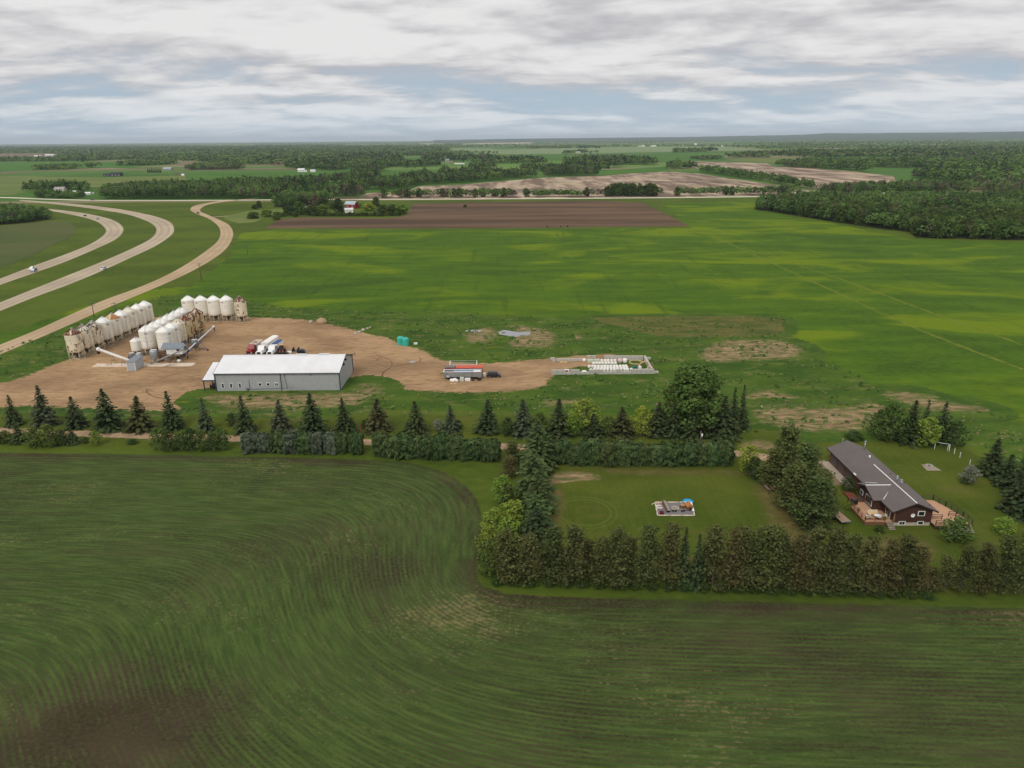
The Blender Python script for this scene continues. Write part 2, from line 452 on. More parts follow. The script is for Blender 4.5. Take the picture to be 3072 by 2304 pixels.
MF = {'green': field('field_green', S(66, 104, 40), S(84, 122, 46)), 'bright': field('field_bright', S(84, 124, 50), S(104, 140, 62)),
      'pale': field('field_pale', S(112, 132, 90), S(134, 146, 104)), 'beige': field('field_beige', S(178, 166, 140), S(200, 188, 160)),
      'brown': field('field_brown', S(112, 100, 82), S(134, 118, 94)), 'dull': field('field_dull', S(74, 88, 46), S(92, 96, 58)),
      'olive': field('field_olive', S(96, 112, 56), S(118, 126, 70))}
far_fields = [  # colour, outline
    ('dull', [(-200, 682), (0, 678), (150, 664), (208, 667), (224, 681), (208, 711), (104, 766), (0, 801), (-200, 850)]),
    ('green', [(-100, 518), (0, 516), (100, 513), (240, 507), (480, 497), (520, 492), (430, 484), (200, 487), (0, 488), (-100, 488)]),
    ('brown', [(0, 523), (110, 513), (320, 511), (440, 510), (480, 509), (610, 512), (760, 510), (900, 508), (900, 504), (760, 506), (600, 508), (440, 506), (200, 508), (0, 516)]),
    ('olive', [(-100, 590), (60, 583), (80, 560), (300, 562), (560, 540), (560, 527), (300, 533), (0, 527), (-100, 530)]),
    ('green', [(560, 528), (600, 517), (860, 516), (1000, 519), (1000, 535), (960, 540), (830, 548), (700, 540)]),
    ('bright', [(505, 462), (660, 463), (630, 458), (505, 459)]),
    ('brown', [(535, 495), (607, 495), (607, 487), (535, 487)]), ('brown', [(0, 476), (150, 475), (170, 461), (0, 460)]),
    ('brown', [(815, 498), (842, 500), (842, 489), (815, 489)]), ('beige', [(940, 487), (1020, 490), (1060, 492), (1060, 484), (940, 483)]),
    ('brown', [(1000, 500), (1045, 497), (1045, 488), (1000, 489)]),
    ('green', [(1000, 541), (1055, 535), (1050, 525), (1000, 523)]),
    ('bright', [(1240, 489), (1330, 495), (1480, 494), (1520, 492), (1640, 495), (1720, 500), (1725, 506), (1610, 505), (1500, 498), (1400, 494), (1250, 485)]),
    ('pale', [(1330, 456), (1500, 463), (1700, 462), (2000, 456), (2200, 452), (2300, 448), (2150, 440), (1900, 441), (1800, 442), (1520, 449), (1400, 444)]),
    ('green', [(1500, 476), (1690, 476), (1900, 478), (2000, 484), (2180, 476), (2170, 464), (2050, 455), (1900, 462), (1700, 462), (1560, 466)]),
    ('beige', [(1385, 434), (1591, 433), (1600, 427), (1500, 428), (1390, 431)]), ('beige', [(1255, 434), (1330, 433), (1330, 430), (1260, 431)]),
    ('pale', [(1340, 450), (1480, 449), (1480, 446), (1340, 446)]),
    ('bright', [(1640, 494), (1690, 495), (1690, 484), (1640, 483)]),
    ('green', [(1790, 527), (1900, 519), (2010, 513), (2000, 500), (1940, 503), (1880, 507), (1800, 514)]),
    ('olive', [(2200, 483), (2320, 488), (2440, 480), (2560, 480), (2560, 476), (2300, 474), (2180, 478)]),
    ('beige', [(2625, 496), (2694, 497), (2694, 491), (2625, 490)]),
    ('olive', [(2885, 479), (3200, 480), (3200, 471), (2975, 471)]), ('pale', [(2500, 437), (2850, 439), (2850, 434), (2500, 434)]),
    ('bright', [(2880, 427), (3200, 421), (3200, 417), (2990, 420)]), ('pale', [(2730, 418), (2790, 422), (2790, 416), (2720, 414)]),
    ('green', [(2420, 453), (2560, 455), (2560, 450), (2430, 448)]), ('olive', [(2797, 558), (2935, 561), (2930, 556), (2800, 553)]),
    ('olive', [(668, 655), (690, 645), (760, 631), (860, 625), (870, 630), (800, 650), (765, 668), (720, 672)]),
]
for i, (cn, pts) in enumerate(far_fields):
    w_ = pix(pts); D = np.linalg.norm(w_.mean(0))
    flat('field', jag(w_, min(14, D*.006), max(12, D/60), 10+i, 6/D), .08+.03*(i % 3)+.00002*D, MF[cn])

# roads
def road_mat(name, c1, c2, line=False):
    mt, n, b = newmat(name); p = n.pos()
    a = n.noise(n.vscale(p, .02, .02, 1), 1, 5, .6); f = n.noise(p, .6, 6, .7)
    c = n.mix(n.step(a, .3, .7), c1, c2); c = n.mix(n.step(f, .45, .75, 0, .3), c, tuple(v*.75 for v in c1))
    ac = n.attr('across')
    lane = n.step(n.math('ABSOLUTE', n.sub(n.math('ABSOLUTE', n.sub(ac, .5)), .2)), .0, .10, 1, 0)
    c = n.mix(n.mul(lane, .35), c, tuple(v*.62 for v in c1))
    if line:
        mk = n.math('LESS_THAN', n.math('ABSOLUTE', n.sub(n.math('ABSOLUTE', n.sub(ac, .5)), .34)), .008)
        c = n.mix(n.mul(mk, .5), c, S(225, 220, 200))
    c = n.mix(n.step(n.math('ABSOLUTE', n.sub(ac, .5)), .44, .5, 0, .35), c, S(150, 120, 95))
    n.put(b.inputs['Base Color'], c); b.inputs['Roughness'].default_value = .95; b.inputs['Specular IOR Level'].default_value = .1
    return mt
MR = road_mat('asphalt_pale', S(168, 153, 132), S(188, 171, 147), True); MG = road_mat('gravel_pink', S(174, 150, 120), S(192, 168, 138))
ribbon('service_road', pix([(-300, 1480), (0, 1365), (300, 1245), (600, 1110), (900, 980), (1200, 870), (1450, 760), (1650, 645), (1800, 540), (1880, 470), (1905, 400), (1880, 335), (1800, 275), (1700, 235), (1645, 200), (1680, 165), (1800, 140), (1920, 119)], z1),
       pix([(-300, 1570), (0, 1450), (300, 1325), (600, 1195), (900, 1060), (1150, 955), (1400, 850), (1650, 735), (1850, 620), (1960, 530), (2010, 440), (2010, 380), (1970, 325), (1880, 280), (1800, 245), (1735, 215), (1740, 185), (1820, 150), (2050, 117)], z1), .03, MG)
ribbon('highway', pix([(-300, 1115), (0, 1000), (300, 880), (600, 760), (900, 640), (1150, 530), (1300, 450), (1350, 385), (1330, 335), (1250, 290), (1100, 240), (900, 205), (600, 165), (300, 135), (160, 122)], z1),
       pix([(-300, 1190), (0, 1075), (300, 955), (600, 845), (900, 720), (1150, 605), (1350, 510), (1480, 420), (1505, 370), (1480, 315), (1400, 275), (1250, 235), (1000, 190), (700, 155), (400, 130), (180, 115)], z1), .03, MR)
ribbon('highway', pix([(-300, 915), (0, 795), (300, 680), (550, 590), (750, 510), (870, 440), (915, 385), (890, 340), (830, 300), (700, 260), (500, 220), (330, 195), (200, 178)], z1),
       pix([(-300, 965), (0, 850), (300, 745), (550, 655), (800, 550), (1000, 455), (1065, 385), (1050, 335), (990, 295), (880, 260), (700, 225), (500, 200), (330, 181), (200, 167)], z1), .03, MR)
RR = [(-300, 588), (0, 592.5), (139, 597.5), (278, 601), (450, 601.5), (640, 601), (830, 599.5), (1080, 598.5), (1500, 596.5), (2000, 593), (2480, 587.5), (3300, 580)]
strip('range_road', pix(RR), 11.0, .06, road_mat('gravel_grey', S(214, 204, 182), S(226, 216, 196)))
strip('farm_lane', pix([(1840, 262), (1950, 255), (2070, 240)], z1), 4, .04, MG)
strip('farm_lane', pix([(2020, 118), (2130, 108), (2230, 96)], z1), 7, .065, MG)
strip('field_track', pix([(0, 548), (40, 547), (90, 546)]), 6, .1, MF['beige'])

# yard, lawns, lane
c_rough_dark = c_rough
rough_poly = curve(pix([(-300, 1180), (0, 1055), (180, 990), (420, 905), (560, 882), (760, 905), (900, 926), (1300, 936), (1560, 946), (1850, 952), (2335, 952), (2360, 1002), (2480, 1082), (2600, 1142), (2700, 1192), (2900, 1228), (3072, 1262), (3300, 1300), (3300, 1560), (3060, 1470), (2960, 1375), (2880, 1340), (2600, 1300), (2300, 1300), (2150, 1300), (1900, 1240), (1000, 1240), (700, 1240), (0, 1250), (-300, 1330)]), 4, True)
soft('rough_meadow', rough_poly, .012, ground_mat('rough_grass', c_rough, c_hay, 14, sft=5), 2.5, 17)
lawn_poly = curve(pix([(-300, 1243), (500, 1243), (1000, 1245), (1650, 1252), (2200, 1285), (2240, 1300), (2600, 1296), (2700, 1322), (2880, 1345), (2950, 1380), (3030, 1470), (3300, 1640), (3300, 1850), (3072, 1812), (2700, 1780), (2200, 1765), (1480, 1748), (1458, 1700), (1500, 1600), (1560, 1430), (1480, 1385), (1000, 1370), (700, 1352), (0, 1338), (-300, 1330)]), 4, True)
soft('lawn', lawn_poly, .020, ground_mat('mown_grass', c_lawn, c_verge, 1.2, scale=.8), 1.5, 3)
yard_poly = curve(pix([(-200, 1190), (40, 1140), (150, 1098), (205, 1078), (300, 1026), (420, 966), (520, 944), (640, 944), (760, 952), (900, 958), (1020, 980), (1110, 1003), (1160, 1012), (1200, 1030), (1270, 1052), (1330, 1082), (1450, 1090), (1600, 1080), (1750, 1066), (1850, 1065), (1840, 1090), (1700, 1106), (1650, 1135), (1630, 1158), (1560, 1172), (1400, 1178), (1250, 1172), (1100, 1155), (1040, 1150), (1060, 1185), (900, 1196), (660, 1178), (620, 1182), (560, 1218), (480, 1232), (240, 1225), (60, 1218), (-200, 1240)]), 6, True)
soft('gravel_yard', yard_poly, .028, ground_mat('yard_dirt', c_dirt, c_rough, 4.0, sft=.7), 1.2, 6)
for i, pts in enumerate([
        [(2100, 1060), (2190, 1020), (2330, 1022), (2400, 1045), (2380, 1072), (2230, 1080), (2130, 1085)],
        [(2240, 1195), (2290, 1172), (2370, 1188), (2390, 1200), (2300, 1215)],
        [(2265, 1240), (2330, 1222), (2450, 1228), (2560, 1222), (2640, 1205), (2660, 1225), (2600, 1275), (2560, 1290), (2420, 1290), (2330, 1275)],
        [(2660, 1185), (2740, 1180), (2800, 1200), (2930, 1222), (2950, 1232), (2860, 1235), (2760, 1222)],
        [(1650, 1425), (1700, 1414), (1790, 1423), (1800, 1440), (1700, 1446), (1650, 1450)],
        [(2230, 1330), (2320, 1330), (2330, 1400), (2300, 1420), (2240, 1390)],
        [(1640, 1010), (1720, 1004), (1745, 1018), (1660, 1022)],
        [(1640, 1205), (1760, 1198), (1770, 1210), (1650, 1216)],
        [(640, 1186), (1030, 1180), (1090, 1150), (1135, 1172), (1060, 1212), (900, 1226), (700, 1222), (640, 1208)], [(1500, 985), (1560, 978), (1660, 1000), (1650, 1035), (1560, 1040), (1480, 1010)], [(1400, 1000), (1470, 985), (1490, 1010), (1420, 1030)]]):
    po = curve(pix(pts), 5, True)
    def dry(n):
        p = n.pos(); a = n.noise(n.vscale(p, .15, .6, 1), 1, 6, .7, .5)
        c = n.mix(n.step(a, .35, .6), S(166, 140, 106), S(126, 106, 80))
        return n.mix(n.step(n.noise(n.vscale(p, .3, .7, 1, (3, 3, 0)), 1, 6, .7), .44, .6, 0, .8), c, S(76, 96, 40))
    if i == 0: DRY = ground_mat('dry_grass', dry, c_rough, 6.0, sft=2.6); DRY2 = ground_mat('dry_lawn', dry, c_lawn, 3.0, sft=1.5)
    soft('dry_patch', po, .033+.0012*i, DRY2 if i in (4, 5) else DRY, 1.0, 7)
def worn(n):
    p = n.pos(); a = n.noise(n.vscale(p, .25, .4, 1), 1, 6, .7)
    return n.mix(n.step(a, .35, .65), S(88, 84, 42), S(112, 100, 62))
WORN = ground_mat('worn_lawn', worn, c_lawn, 2.2, sft=2.0)
for i, pts in enumerate([[(1640, 1450), (1690, 1450), (1680, 1560), (1670, 1650), (1600, 1650), (1620, 1540)], [(1600, 1655), (2000, 1668), (2500, 1690), (2500, 1720), (2000, 1715), (1600, 1700)], [(2260, 1430), (2340, 1440), (2420, 1540), (2520, 1620), (2500, 1660), (2360, 1640), (2300, 1540)], [(1650, 1408), (2190, 1412), (2190, 1424), (1650, 1420)], [(2520, 1640), (2680, 1610), (2800, 1640), (2760, 1690), (2560, 1690)]]):
    soft('worn_patch', curve(pix(pts), 5, True), .046+.0012*i, WORN, 1.0, 4)
soft('bare_patch', curve(pix([(1650, 1430), (1700, 1414), (1760, 1418), (1795, 1428), (1800, 1440), (1720, 1444), (1690, 1452), (1650, 1452)]), 5, True), .056, ground_mat('bare_earth', dry, c_lawn, 1.0, sft=.7), .7, 2.5)
def weedy(n):
    p = n.pos(); a = n.noise(n.vscale(p, .08, .4, 1), 1, 6, .65)
    c = n.mix(n.step(a, .35, .65), S(70, 82, 38), S(104, 100, 52))
    return n.mix(n.step(n.noise(n.vscale(p, .2, .9, 1), 1, 5, .7), .6, .7, 0, .7), c, S(150, 128, 40))
soft('weed_strip', curve(pix([(1780, 955), (1960, 950), (2310, 950), (2350, 975), (2330, 1005), (2200, 1010), (2000, 1010), (1880, 985)]), 5, True), .040, ground_mat('weeds', weedy, c_rough, 2.5), 1.5, 4)
def trail(n):
    p = n.pos(); a = n.noise(n.vscale(p, .1, .1, 1), 1, 6, .65)
    return n.mix(n.step(a, .35, .65), S(90, 108, 32), S(116, 120, 46))
for ti, pts in enumerate(([(2100, 690), (2250, 750), (2500, 830), (2800, 940), (3072, 1035), (3300, 1110)], [(2120, 700), (2450, 850), (2750, 985), (3072, 1110)])):
    c = curve(pix(pts), 8); nn = np.gradient(c, axis=0); nn /= np.linalg.norm(nn, axis=1)[:, None]; nn = np.stack([-nn[:, 1], nn[:, 0]], 1)
    if 'trail' not in MATS: ground_mat('trail', trail, c_hay, 1.5)
    soft('field_track', np.r_[c+nn*.8, (c-nn*.8)[::-1]], .015+.0015*ti, MATS['trail'], 1.4, 1.6)
lane = pix([(-200, 1283), (0, 1292), (230, 1300), (460, 1309), (720, 1316), (1090, 1326), (1600, 1343), (2100, 1360), (2230, 1362), (2330, 1378), (2480, 1392)])
c = curve(lane, 10); nn = np.gradient(c, axis=0); nn /= np.linalg.norm(nn, axis=1)[:, None]; nn = np.stack([-nn[:, 1], nn[:, 0]], 1)
soft('driveway', np.r_[c+nn*1.8, (c-nn*1.8)[::-1]], .044, ground_mat('lane_gravel', lambda n: n.mix(n.step(n.noise(n.pos(), .4, 6, .7), .35, .65), S(148, 124, 98), S(176, 150, 120)), c_lawn, .9), .8, 1.5)

# seeded field in the foreground: drill rows run parallel to its outline
bl = curve(pix([(-700, 1346), (-300, 1352), (0, 1358), (400, 1363), (780, 1371), (1110, 1381), (1250, 1393), (1360, 1432), (1425, 1490), (1448, 1560), (1446, 1640), (1430, 1706), (1438, 1745), (1490, 1772), (1600, 1787), (2100, 1802), (3072, 1824), (3900, 1840)]), 14)
fp = np.r_[bl, [[bl[-1][0], 30], [bl[0][0], 30]]]
def c_seed(n):
    p = n.pos(); d = n.attr('row'); de = n.attr('edge'); x, y, z = n.xyz(p)
    st = n.comb(n.mul(x, .05), n.mul(y, .05), n.mul(d, .75))
    st2 = n.comb(n.mul(x, .17), n.mul(y, .17), n.mul(d, 1.75))
    band = n.noise(st, 1, 5, .6); fine = n.noise(st2, 1, 5, .62)
    big = n.noise(n.vscale(p, .022, .035, 1, (4.2, 1.6, 0)), 1, 5, .6, .5)
    tiny = n.noise(n.vscale(p, 1.5, 2.0, 1), 1, 6, .8)
    row = n.math('SINE', n.mul(n.add(d, n.mul(n.noise(p, .25, 2), .12)), 2*math.pi/.72))
    row2 = n.math('SINE', n.mul(d, 2*math.pi/2.88))
    amp = n.step(n.noise(n.vscale(p, .03, .04, 1, (2, 6, 0)), 1, 4), .35, .65, .03, .11)
    dens = n.add(n.mul(band, .20), n.mul(big, .46)); dens = n.add(dens, n.mul(fine, .12)); dens = n.add(dens, .185)
    dens = n.add(dens, n.mul(n.sub(tiny, .5), .62)); dens = n.add(dens, n.mul(row, amp)); dens = n.add(dens, n.mul(row2, .018))
    bare = 0.0
    for cx, cy, rr, k_ in SOILS:
        dx = n.sub(x, cx); dy = n.sub(y, cy)
        rad = n.math('SQRT', n.add(n.mul(dx, dx), n.mul(dy, dy)))
        sp_ = n.step(n.add(rad, n.mul(n.sub(n.noise(p, .1, 6, .7), .5), rr*1.8)), -rr*.3, rr*1.6, k_, 0)
        dens = n.sub(dens, sp_); bare = n.add(bare, sp_)
    dens = n.sub(dens, n.step(n.add(de, n.mul(n.sub(n.noise(st, 1.2, 4), .5), 8)), 0, 4.5, .18, 0))
    soil = n.mix(n.step(tiny, .35, .7), S(52, 48, 33), S(76, 67, 48))
    soil = n.mix(n.step(n.noise(n.vscale(p, .05, .07, 1, (1, 1, 0)), 1, 4), .4, .7), soil, S(78, 67, 51))
    green = n.mix(n.step(fine, .3, .7), S(56, 76, 34), S(80, 98, 47))
    c = n.mix(n.step(dens, .36, .64, smooth=False), soil, green)
    straw = n.add(n.mul(n.noise(n.vscale(p, .7, .95, 1, (5, 5, 0)), 1.0, 7, .78, 1.2), .58), n.mul(n.noise(n.vscale(p, .03, .05, 1, (9, 9, 0)), 1, 5, .6), .48))
    straw = n.add(n.add(straw, n.mul(row, -.035)), n.mul(n.sub(tiny, .5), .16))
    straw = n.sub(straw, n.mul(bare, .45))
    for (cx, cy), rr in BENDS:                                                       # stubble shows through on the turn
        dx = n.sub(x, cx); dy = n.sub(y, cy); rad = n.math('SQRT', n.add(n.mul(dx, dx), n.mul(dy, dy)))
        straw = n.add(straw, n.step(rad, 0, rr, .075, 0))
    return n.mix(n.step(straw, .58, .73, 0, .65), c, S(138, 124, 86))
BENDS = [(P(1060, 1640)[:2], 16), (P(1300, 1830)[:2], 16), (P(800, 1650)[:2], 9)]
SOILS = [(*P(500, 2200)[:2], 15, .21), (*P(150, 2200)[:2], 13, .17), (*P(1150, 1700)[:2], 12, .15), (*P(900, 1560)[:2], 9, .08), (*P(2500, 2000)[:2], 14, .08), (*P(1700, 2200)[:2], 10, .07)]
sf = soft('seeded_field', fp, .024, ground_mat('seeded_soil', c_seed, c_verge, 1.0, bump=.5, scale=1.6), 1.0, 3, line=bl)
vco = np.zeros(len(sf.data.vertices)*3, np.float32); sf.data.vertices.foreach_get('co', vco); vco = vco.reshape(-1, 3)[:, :2].astype(float)
dl = np.r_[0, np.cumsum(np.linalg.norm(np.diff(bl, axis=0), axis=1))]; tt = np.arange(0, dl[-1], 2.0); bp = np.stack([np.interp(tt, dl, bl[:, 0]), np.interp(tt, dl, bl[:, 1])], 1)
acc = np.zeros(len(vco)); kk_ = 7.0
for q in bp: acc += np.exp(-np.hypot(vco[:, 0]-q[0], vco[:, 1]-q[1])/kk_)
ra = sf.data.attributes.new('row', 'FLOAT', 'POINT'); ra.data.foreach_set('value', (-kk_*np.log(acc)).astype(np.float32))
# wheel prints pressed across the rows
mb = MB()
a0 = P(848, 1382); a1 = P(745, 1478)
for t in np.linspace(0, 1, 15):
    q = a0+(a1-a0)*t
    mb.poly([(q[0]-1.3, q[1]-.16, .05), (q[0]+1.1, q[1]-.10, .05), (q[0]+1.25, q[1]+.2, .05), (q[0]-1.1, q[1]+.16, .05)])
tr = mb.build('wheel_tracks', mat('damp_soil', S(44, 58, 30), 1, var=.3)); tr['kind'] = 'structure'

# pond
WATER, nW, bW = newmat('pond_water'); nW.put(bW.inputs['Base Color'], S(176, 176, 176)); bW.inputs['Metallic'].default_value = .75; bW.inputs['Roughness'].default_value = .08
bW.inputs['Specular IOR Level'].default_value = .6
bn = nW.node('ShaderNodeBump'); bn.inputs['Strength'].default_value = .04; nW.l.new(nW.noise(nW.pos(), 1.5, 3), bn.inputs['Height']); nW.l.new(bn.outputs[0], bW.inputs['Normal'])
zp = zf(1100, 960, .4295)
flat('pond_water', jag(curve(pix([(915, 95), (950, 72), (1000, 76), (1060, 84), (1140, 84), (1130, 108), (1080, 108), (1040, 120), (990, 112)], zp), 6, True), .5, 1.0, 3, .5), .06, WATER)
flat('pond_water', jag(curve(pix([(690, 72), (740, 70), (800, 72), (790, 84), (740, 88), (700, 82)], zp), 6, True), .5, 1.0, 6, .5), .06, WATER)
flat('puddle', jag(curve(pix([(295, 290), (320, 286), (345, 293), (318, 300)], zp), 6, True), .3, .6, 6, .5), .05, WATER)

# blue hills on the far right and the far rise of the land
mb = MB(); v = []; prof = [(1300, 421), (1420, 418.5), (1536, 416.2), (1800, 413.6), (2080, 410.5), (2250, 407), (2400, 404.5), (2480, 399.5), (2560, 400), (2700, 398.5), (2900, 397), (3072, 394.5), (3400, 391), (3800, 390)]
pxs = np.linspace(1300, 3800, 160); tops = np.interp(pxs, [q[0] for q in prof], [q[1] for q in prof])
vv = []; ff = []
for i, (a, b) in enumerate(zip(pxs, tops)):
    d = fw+rt*((a-1536)/F)-up*((b-1152)/F); dist = 19000; s_ = dist/np.hypot(d[0], d[1])
    q = CP+d*s_; q[2] = max(-.4, q[2]+6*mnoise.noise(Vector((i*.5, 0, 0))))
    dirn = np.array([d[0], d[1], 0])/np.hypot(d[0], d[1])
    vv += [(q-dirn*4500)*[1, 1, 0]+[0, 0, -.5], (q-dirn*1500)*[1, 1, 0]+[0, 0, q[2]*.55], q, (q+dirn*5000)*[1, 1, 0]+[0, 0, -.5]]
for i in range(len(pxs)-1):
    for j in range(3): ff.append((4*i+j, 4*i+4+j, 4*i+5+j, 4*i+1+j))
hl = np_obj('hills', np.array(vv), np.array(ff), mat('wooded_hill', S(52, 74, 42), 1, var=.3, scale=.002), smooth=True); hl['kind'] = 'structure'
# ================================================================== TREES
def leafmat(name, c1, c2, var=.25, old=None):
    mt, n, b = newmat(name)
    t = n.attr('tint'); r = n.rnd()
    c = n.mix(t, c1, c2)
    if old: c = n.mix(n.step(n.math('FRACT', n.mul(r, 7.3)), .3, 1.0, 0, old[1]), c, old[0])
    hs = n.node('ShaderNodeHueSaturation'); n.put(hs.inputs['Hue'], n.add(.5, n.mul(n.sub(n.math('FRACT', n.mul(r, 13.7)), .5), .04)))
    n.put(hs.inputs['Value'], n.add(1-var/2, n.mul(r, var))); n.put(hs.inputs['Color'], c); hs.inputs['Saturation'].default_value = .95
    n.l.new(hs.outputs[0], b.inputs['Base Color']); b.inputs['Roughness'].default_value = .85; b.inputs['Specular IOR Level'].default_value = .15
    tr_ = n.node('ShaderNodeBsdfTranslucent'); n.l.new(hs.outputs[0], tr_.inputs[0])
    ms = n.node('ShaderNodeMixShader'); ms.inputs[0].default_value = .22
    out = [q for q in mt.node_tree.nodes if q.type == 'OUTPUT_MATERIAL'][0]
    n.l.new(b.outputs[0], ms.inputs[1]); n.l.new(tr_.outputs[0], ms.inputs[2]); n.l.new(ms.outputs[0], out.inputs[0])
    return mt
LM = {
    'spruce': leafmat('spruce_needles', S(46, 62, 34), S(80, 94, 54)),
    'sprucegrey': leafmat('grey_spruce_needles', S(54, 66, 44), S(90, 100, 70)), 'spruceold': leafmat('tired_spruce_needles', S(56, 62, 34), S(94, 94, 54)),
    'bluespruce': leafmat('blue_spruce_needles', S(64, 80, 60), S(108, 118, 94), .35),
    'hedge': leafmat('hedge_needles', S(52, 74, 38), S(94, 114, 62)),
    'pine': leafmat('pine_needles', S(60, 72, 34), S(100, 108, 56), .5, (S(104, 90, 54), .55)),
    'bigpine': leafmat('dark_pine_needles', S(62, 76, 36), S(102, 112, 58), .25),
    'leaf': leafmat('leaf_green', S(62, 84, 32), S(106, 126, 54), .35),
    'poplar': leafmat('poplar_leaf', S(64, 88, 34), S(104, 126, 54), .1),
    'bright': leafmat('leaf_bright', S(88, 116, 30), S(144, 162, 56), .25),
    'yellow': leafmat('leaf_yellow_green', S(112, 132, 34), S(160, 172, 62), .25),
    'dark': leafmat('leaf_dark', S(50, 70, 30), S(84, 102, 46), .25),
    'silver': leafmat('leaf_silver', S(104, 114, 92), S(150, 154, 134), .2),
    'brown': leafmat('bud_brown', S(88, 82, 60), S(120, 110, 82), .25),
    'wood': leafmat('wood_leaf', S(60, 84, 36), S(98, 120, 54), .5),
}
BARK = mat('bark_grey', S(92, 80, 68), .95, var=.3, scale=6, stretch=(1, 1, .2)); PALEBARK = mat('bark_pale', S(150, 144, 128), .9, var=.25, scale=5)
rs = np.random.RandomState(7)
def quads(cen, size, nrm=None, spread=1.0, aspect=1.0, axis=None, tint=None, rs=rs):
    """leaf sprays: one quad each, turned at random round its normal"""
    k = len(cen); size = np.broadcast_to(size, (k,))
    d = rs.normal(size=(k, 3))
    if nrm is not None: d = nrm + d*spread*.5
    d /= np.linalg.norm(d, axis=1)[:, None]+1e-9
    u = rs.normal(size=(k, 3)) if axis is None else axis + rs.normal(size=(k, 3))*.25
    u -= (u*d).sum(1)[:, None]*d; u /= np.linalg.norm(u, axis=1)[:, None]+1e-9
    v = np.cross(d, u)
    s_ = size[:, None]*.5
    ja = rs.uniform(.65, 1.35, (k, 4))
    P4 = np.stack([cen+(u*ja[:, :1]*aspect+v*.25)*s_, cen+(v*ja[:, 1:2]-u*.2)*s_, cen-(u*ja[:, 2:3]*aspect+v*.2)*s_, cen-(v*ja[:, 3:4]-u*.25)*s_], 1)
    t = rs.uniform(0, 1, k) if tint is None else np.clip(tint, 0, 1)
    return P4.reshape(-1, 3), np.repeat(t, 4)
def trunk_mesh(name, h, r, limbs, mt):
    mb = MB(); mb.tube((0, 0, -.2), (0, 0, h*.5), r, r*.6, 7, False); mb.tube((0, 0, h*.5), (r*.4, 0, h), r*.6, r*.12, 6)
    for p, q, rr in limbs: mb.tube(p, q, rr, rr*.35, 5)
    return mb.mesh(name, mt)
def fol_mesh(name, P4, t, mt):
    f = np.arange(len(P4)).reshape(-1, 4); return np_mesh(name, P4, f, mt, {'tint': t})
# every builder returns (crown points, tints, trunk height, trunk radius, limbs) for a tree of height h and half width w
def g_spruce(h, w, seed, dens=1.0, gap=.22, fat=.8):
    r = np.random.RandomState(seed); C_ = []; A = []; Sz = []; T = []; limbs = []
    lay = int(20*dens)+4; z0 = h*.03
    for i in range(lay):
        f = i/(lay-1); z = z0+(h*.985-z0)*f
        R_ = w*(1-f)**fat*(.84+.26*r.rand())+.06
        nb = max(5, int(15*(1-f*.72)))
        a0_ = r.rand()*6.28
        for b in range(nb):
            if r.rand() < gap*.5: continue
            an = a0_+6.283*b/nb+r.normal()*.16; L = R_*r.uniform(.62, 1.2)
            ns = max(2, int(L/.42))
            droop = (.10+.34*(1-f))*L*r.uniform(.7, 1.3)
            for q in range(ns):
                t = (q+.7)/ns
                up_ = -droop*t**1.5+.06*L*max(0, t-.75)*3
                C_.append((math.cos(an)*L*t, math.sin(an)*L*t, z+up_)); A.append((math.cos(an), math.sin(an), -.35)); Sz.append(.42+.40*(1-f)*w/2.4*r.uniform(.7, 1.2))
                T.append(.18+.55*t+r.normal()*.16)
            if b % 4 == 0 and i % 3 == 0: limbs.append(((0, 0, z), (math.cos(an)*L*.8, math.sin(an)*L*.8, z-droop*.7), .05))
    C_ = np.array(C_); A = np.array(A); Sz = np.array(Sz)*.95
    nr = np.column_stack([C_[:, 0]*.35, C_[:, 1]*.35, np.full(len(C_), 1.1)])
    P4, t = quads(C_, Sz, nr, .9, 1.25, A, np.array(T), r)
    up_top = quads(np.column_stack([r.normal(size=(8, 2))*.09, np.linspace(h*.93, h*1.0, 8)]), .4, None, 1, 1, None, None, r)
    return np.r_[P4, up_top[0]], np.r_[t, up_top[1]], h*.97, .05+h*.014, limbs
def g_pine(h, w, seed, dens=1.0, base=.10, leaf=.27):
    r = np.random.RandomState(seed); Cs = []; Ts = []; limbs = []; N_ = []
    lay = int(9+h*.5)
    for i in range(lay):
        f = base+(1-base)*i/(lay-1); z = h*f*.97
        prof = min(1, (f-base)*4+.6)*(1-max(0, f-.2)/.82)**1.0
        nb = r.randint(4, 7)
        for b in range(nb):
            an = r.rand()*6.283; L = w*prof*r.uniform(.55, 1.2)+.15
            rise = L*r.uniform(.05, .4)
            limbs.append(((0, 0, z*.97), (math.cos(an)*L*.9, math.sin(an)*L*.9, z+rise*.8), .035+.02*(1-f)))
            for t in np.arange(.35, 1.01, .22):
                if r.rand() < .12: continue
                c0 = np.array([math.cos(an)*L*t, math.sin(an)*L*t, z+rise*t]); kk = int(16*dens*(.6+.6*t))
                rad = .24+.2*w/2.5
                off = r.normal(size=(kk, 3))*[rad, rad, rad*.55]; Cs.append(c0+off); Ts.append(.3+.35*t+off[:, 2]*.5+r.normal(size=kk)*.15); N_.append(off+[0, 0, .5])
    top = np.array([0, 0, h*.97])+r.normal(size=(24, 3))*[.25, .25, .45]; Cs.append(top); Ts.append(np.full(24, .6)); N_.append(top*0+[0, 0, 1.])
    Cs = np.concatenate(Cs); Ts = np.concatenate(Ts); N_ = np.concatenate(N_)
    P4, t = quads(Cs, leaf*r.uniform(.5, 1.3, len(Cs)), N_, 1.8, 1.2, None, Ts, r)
    return P4, t, h*.95, .07+h*.012, limbs
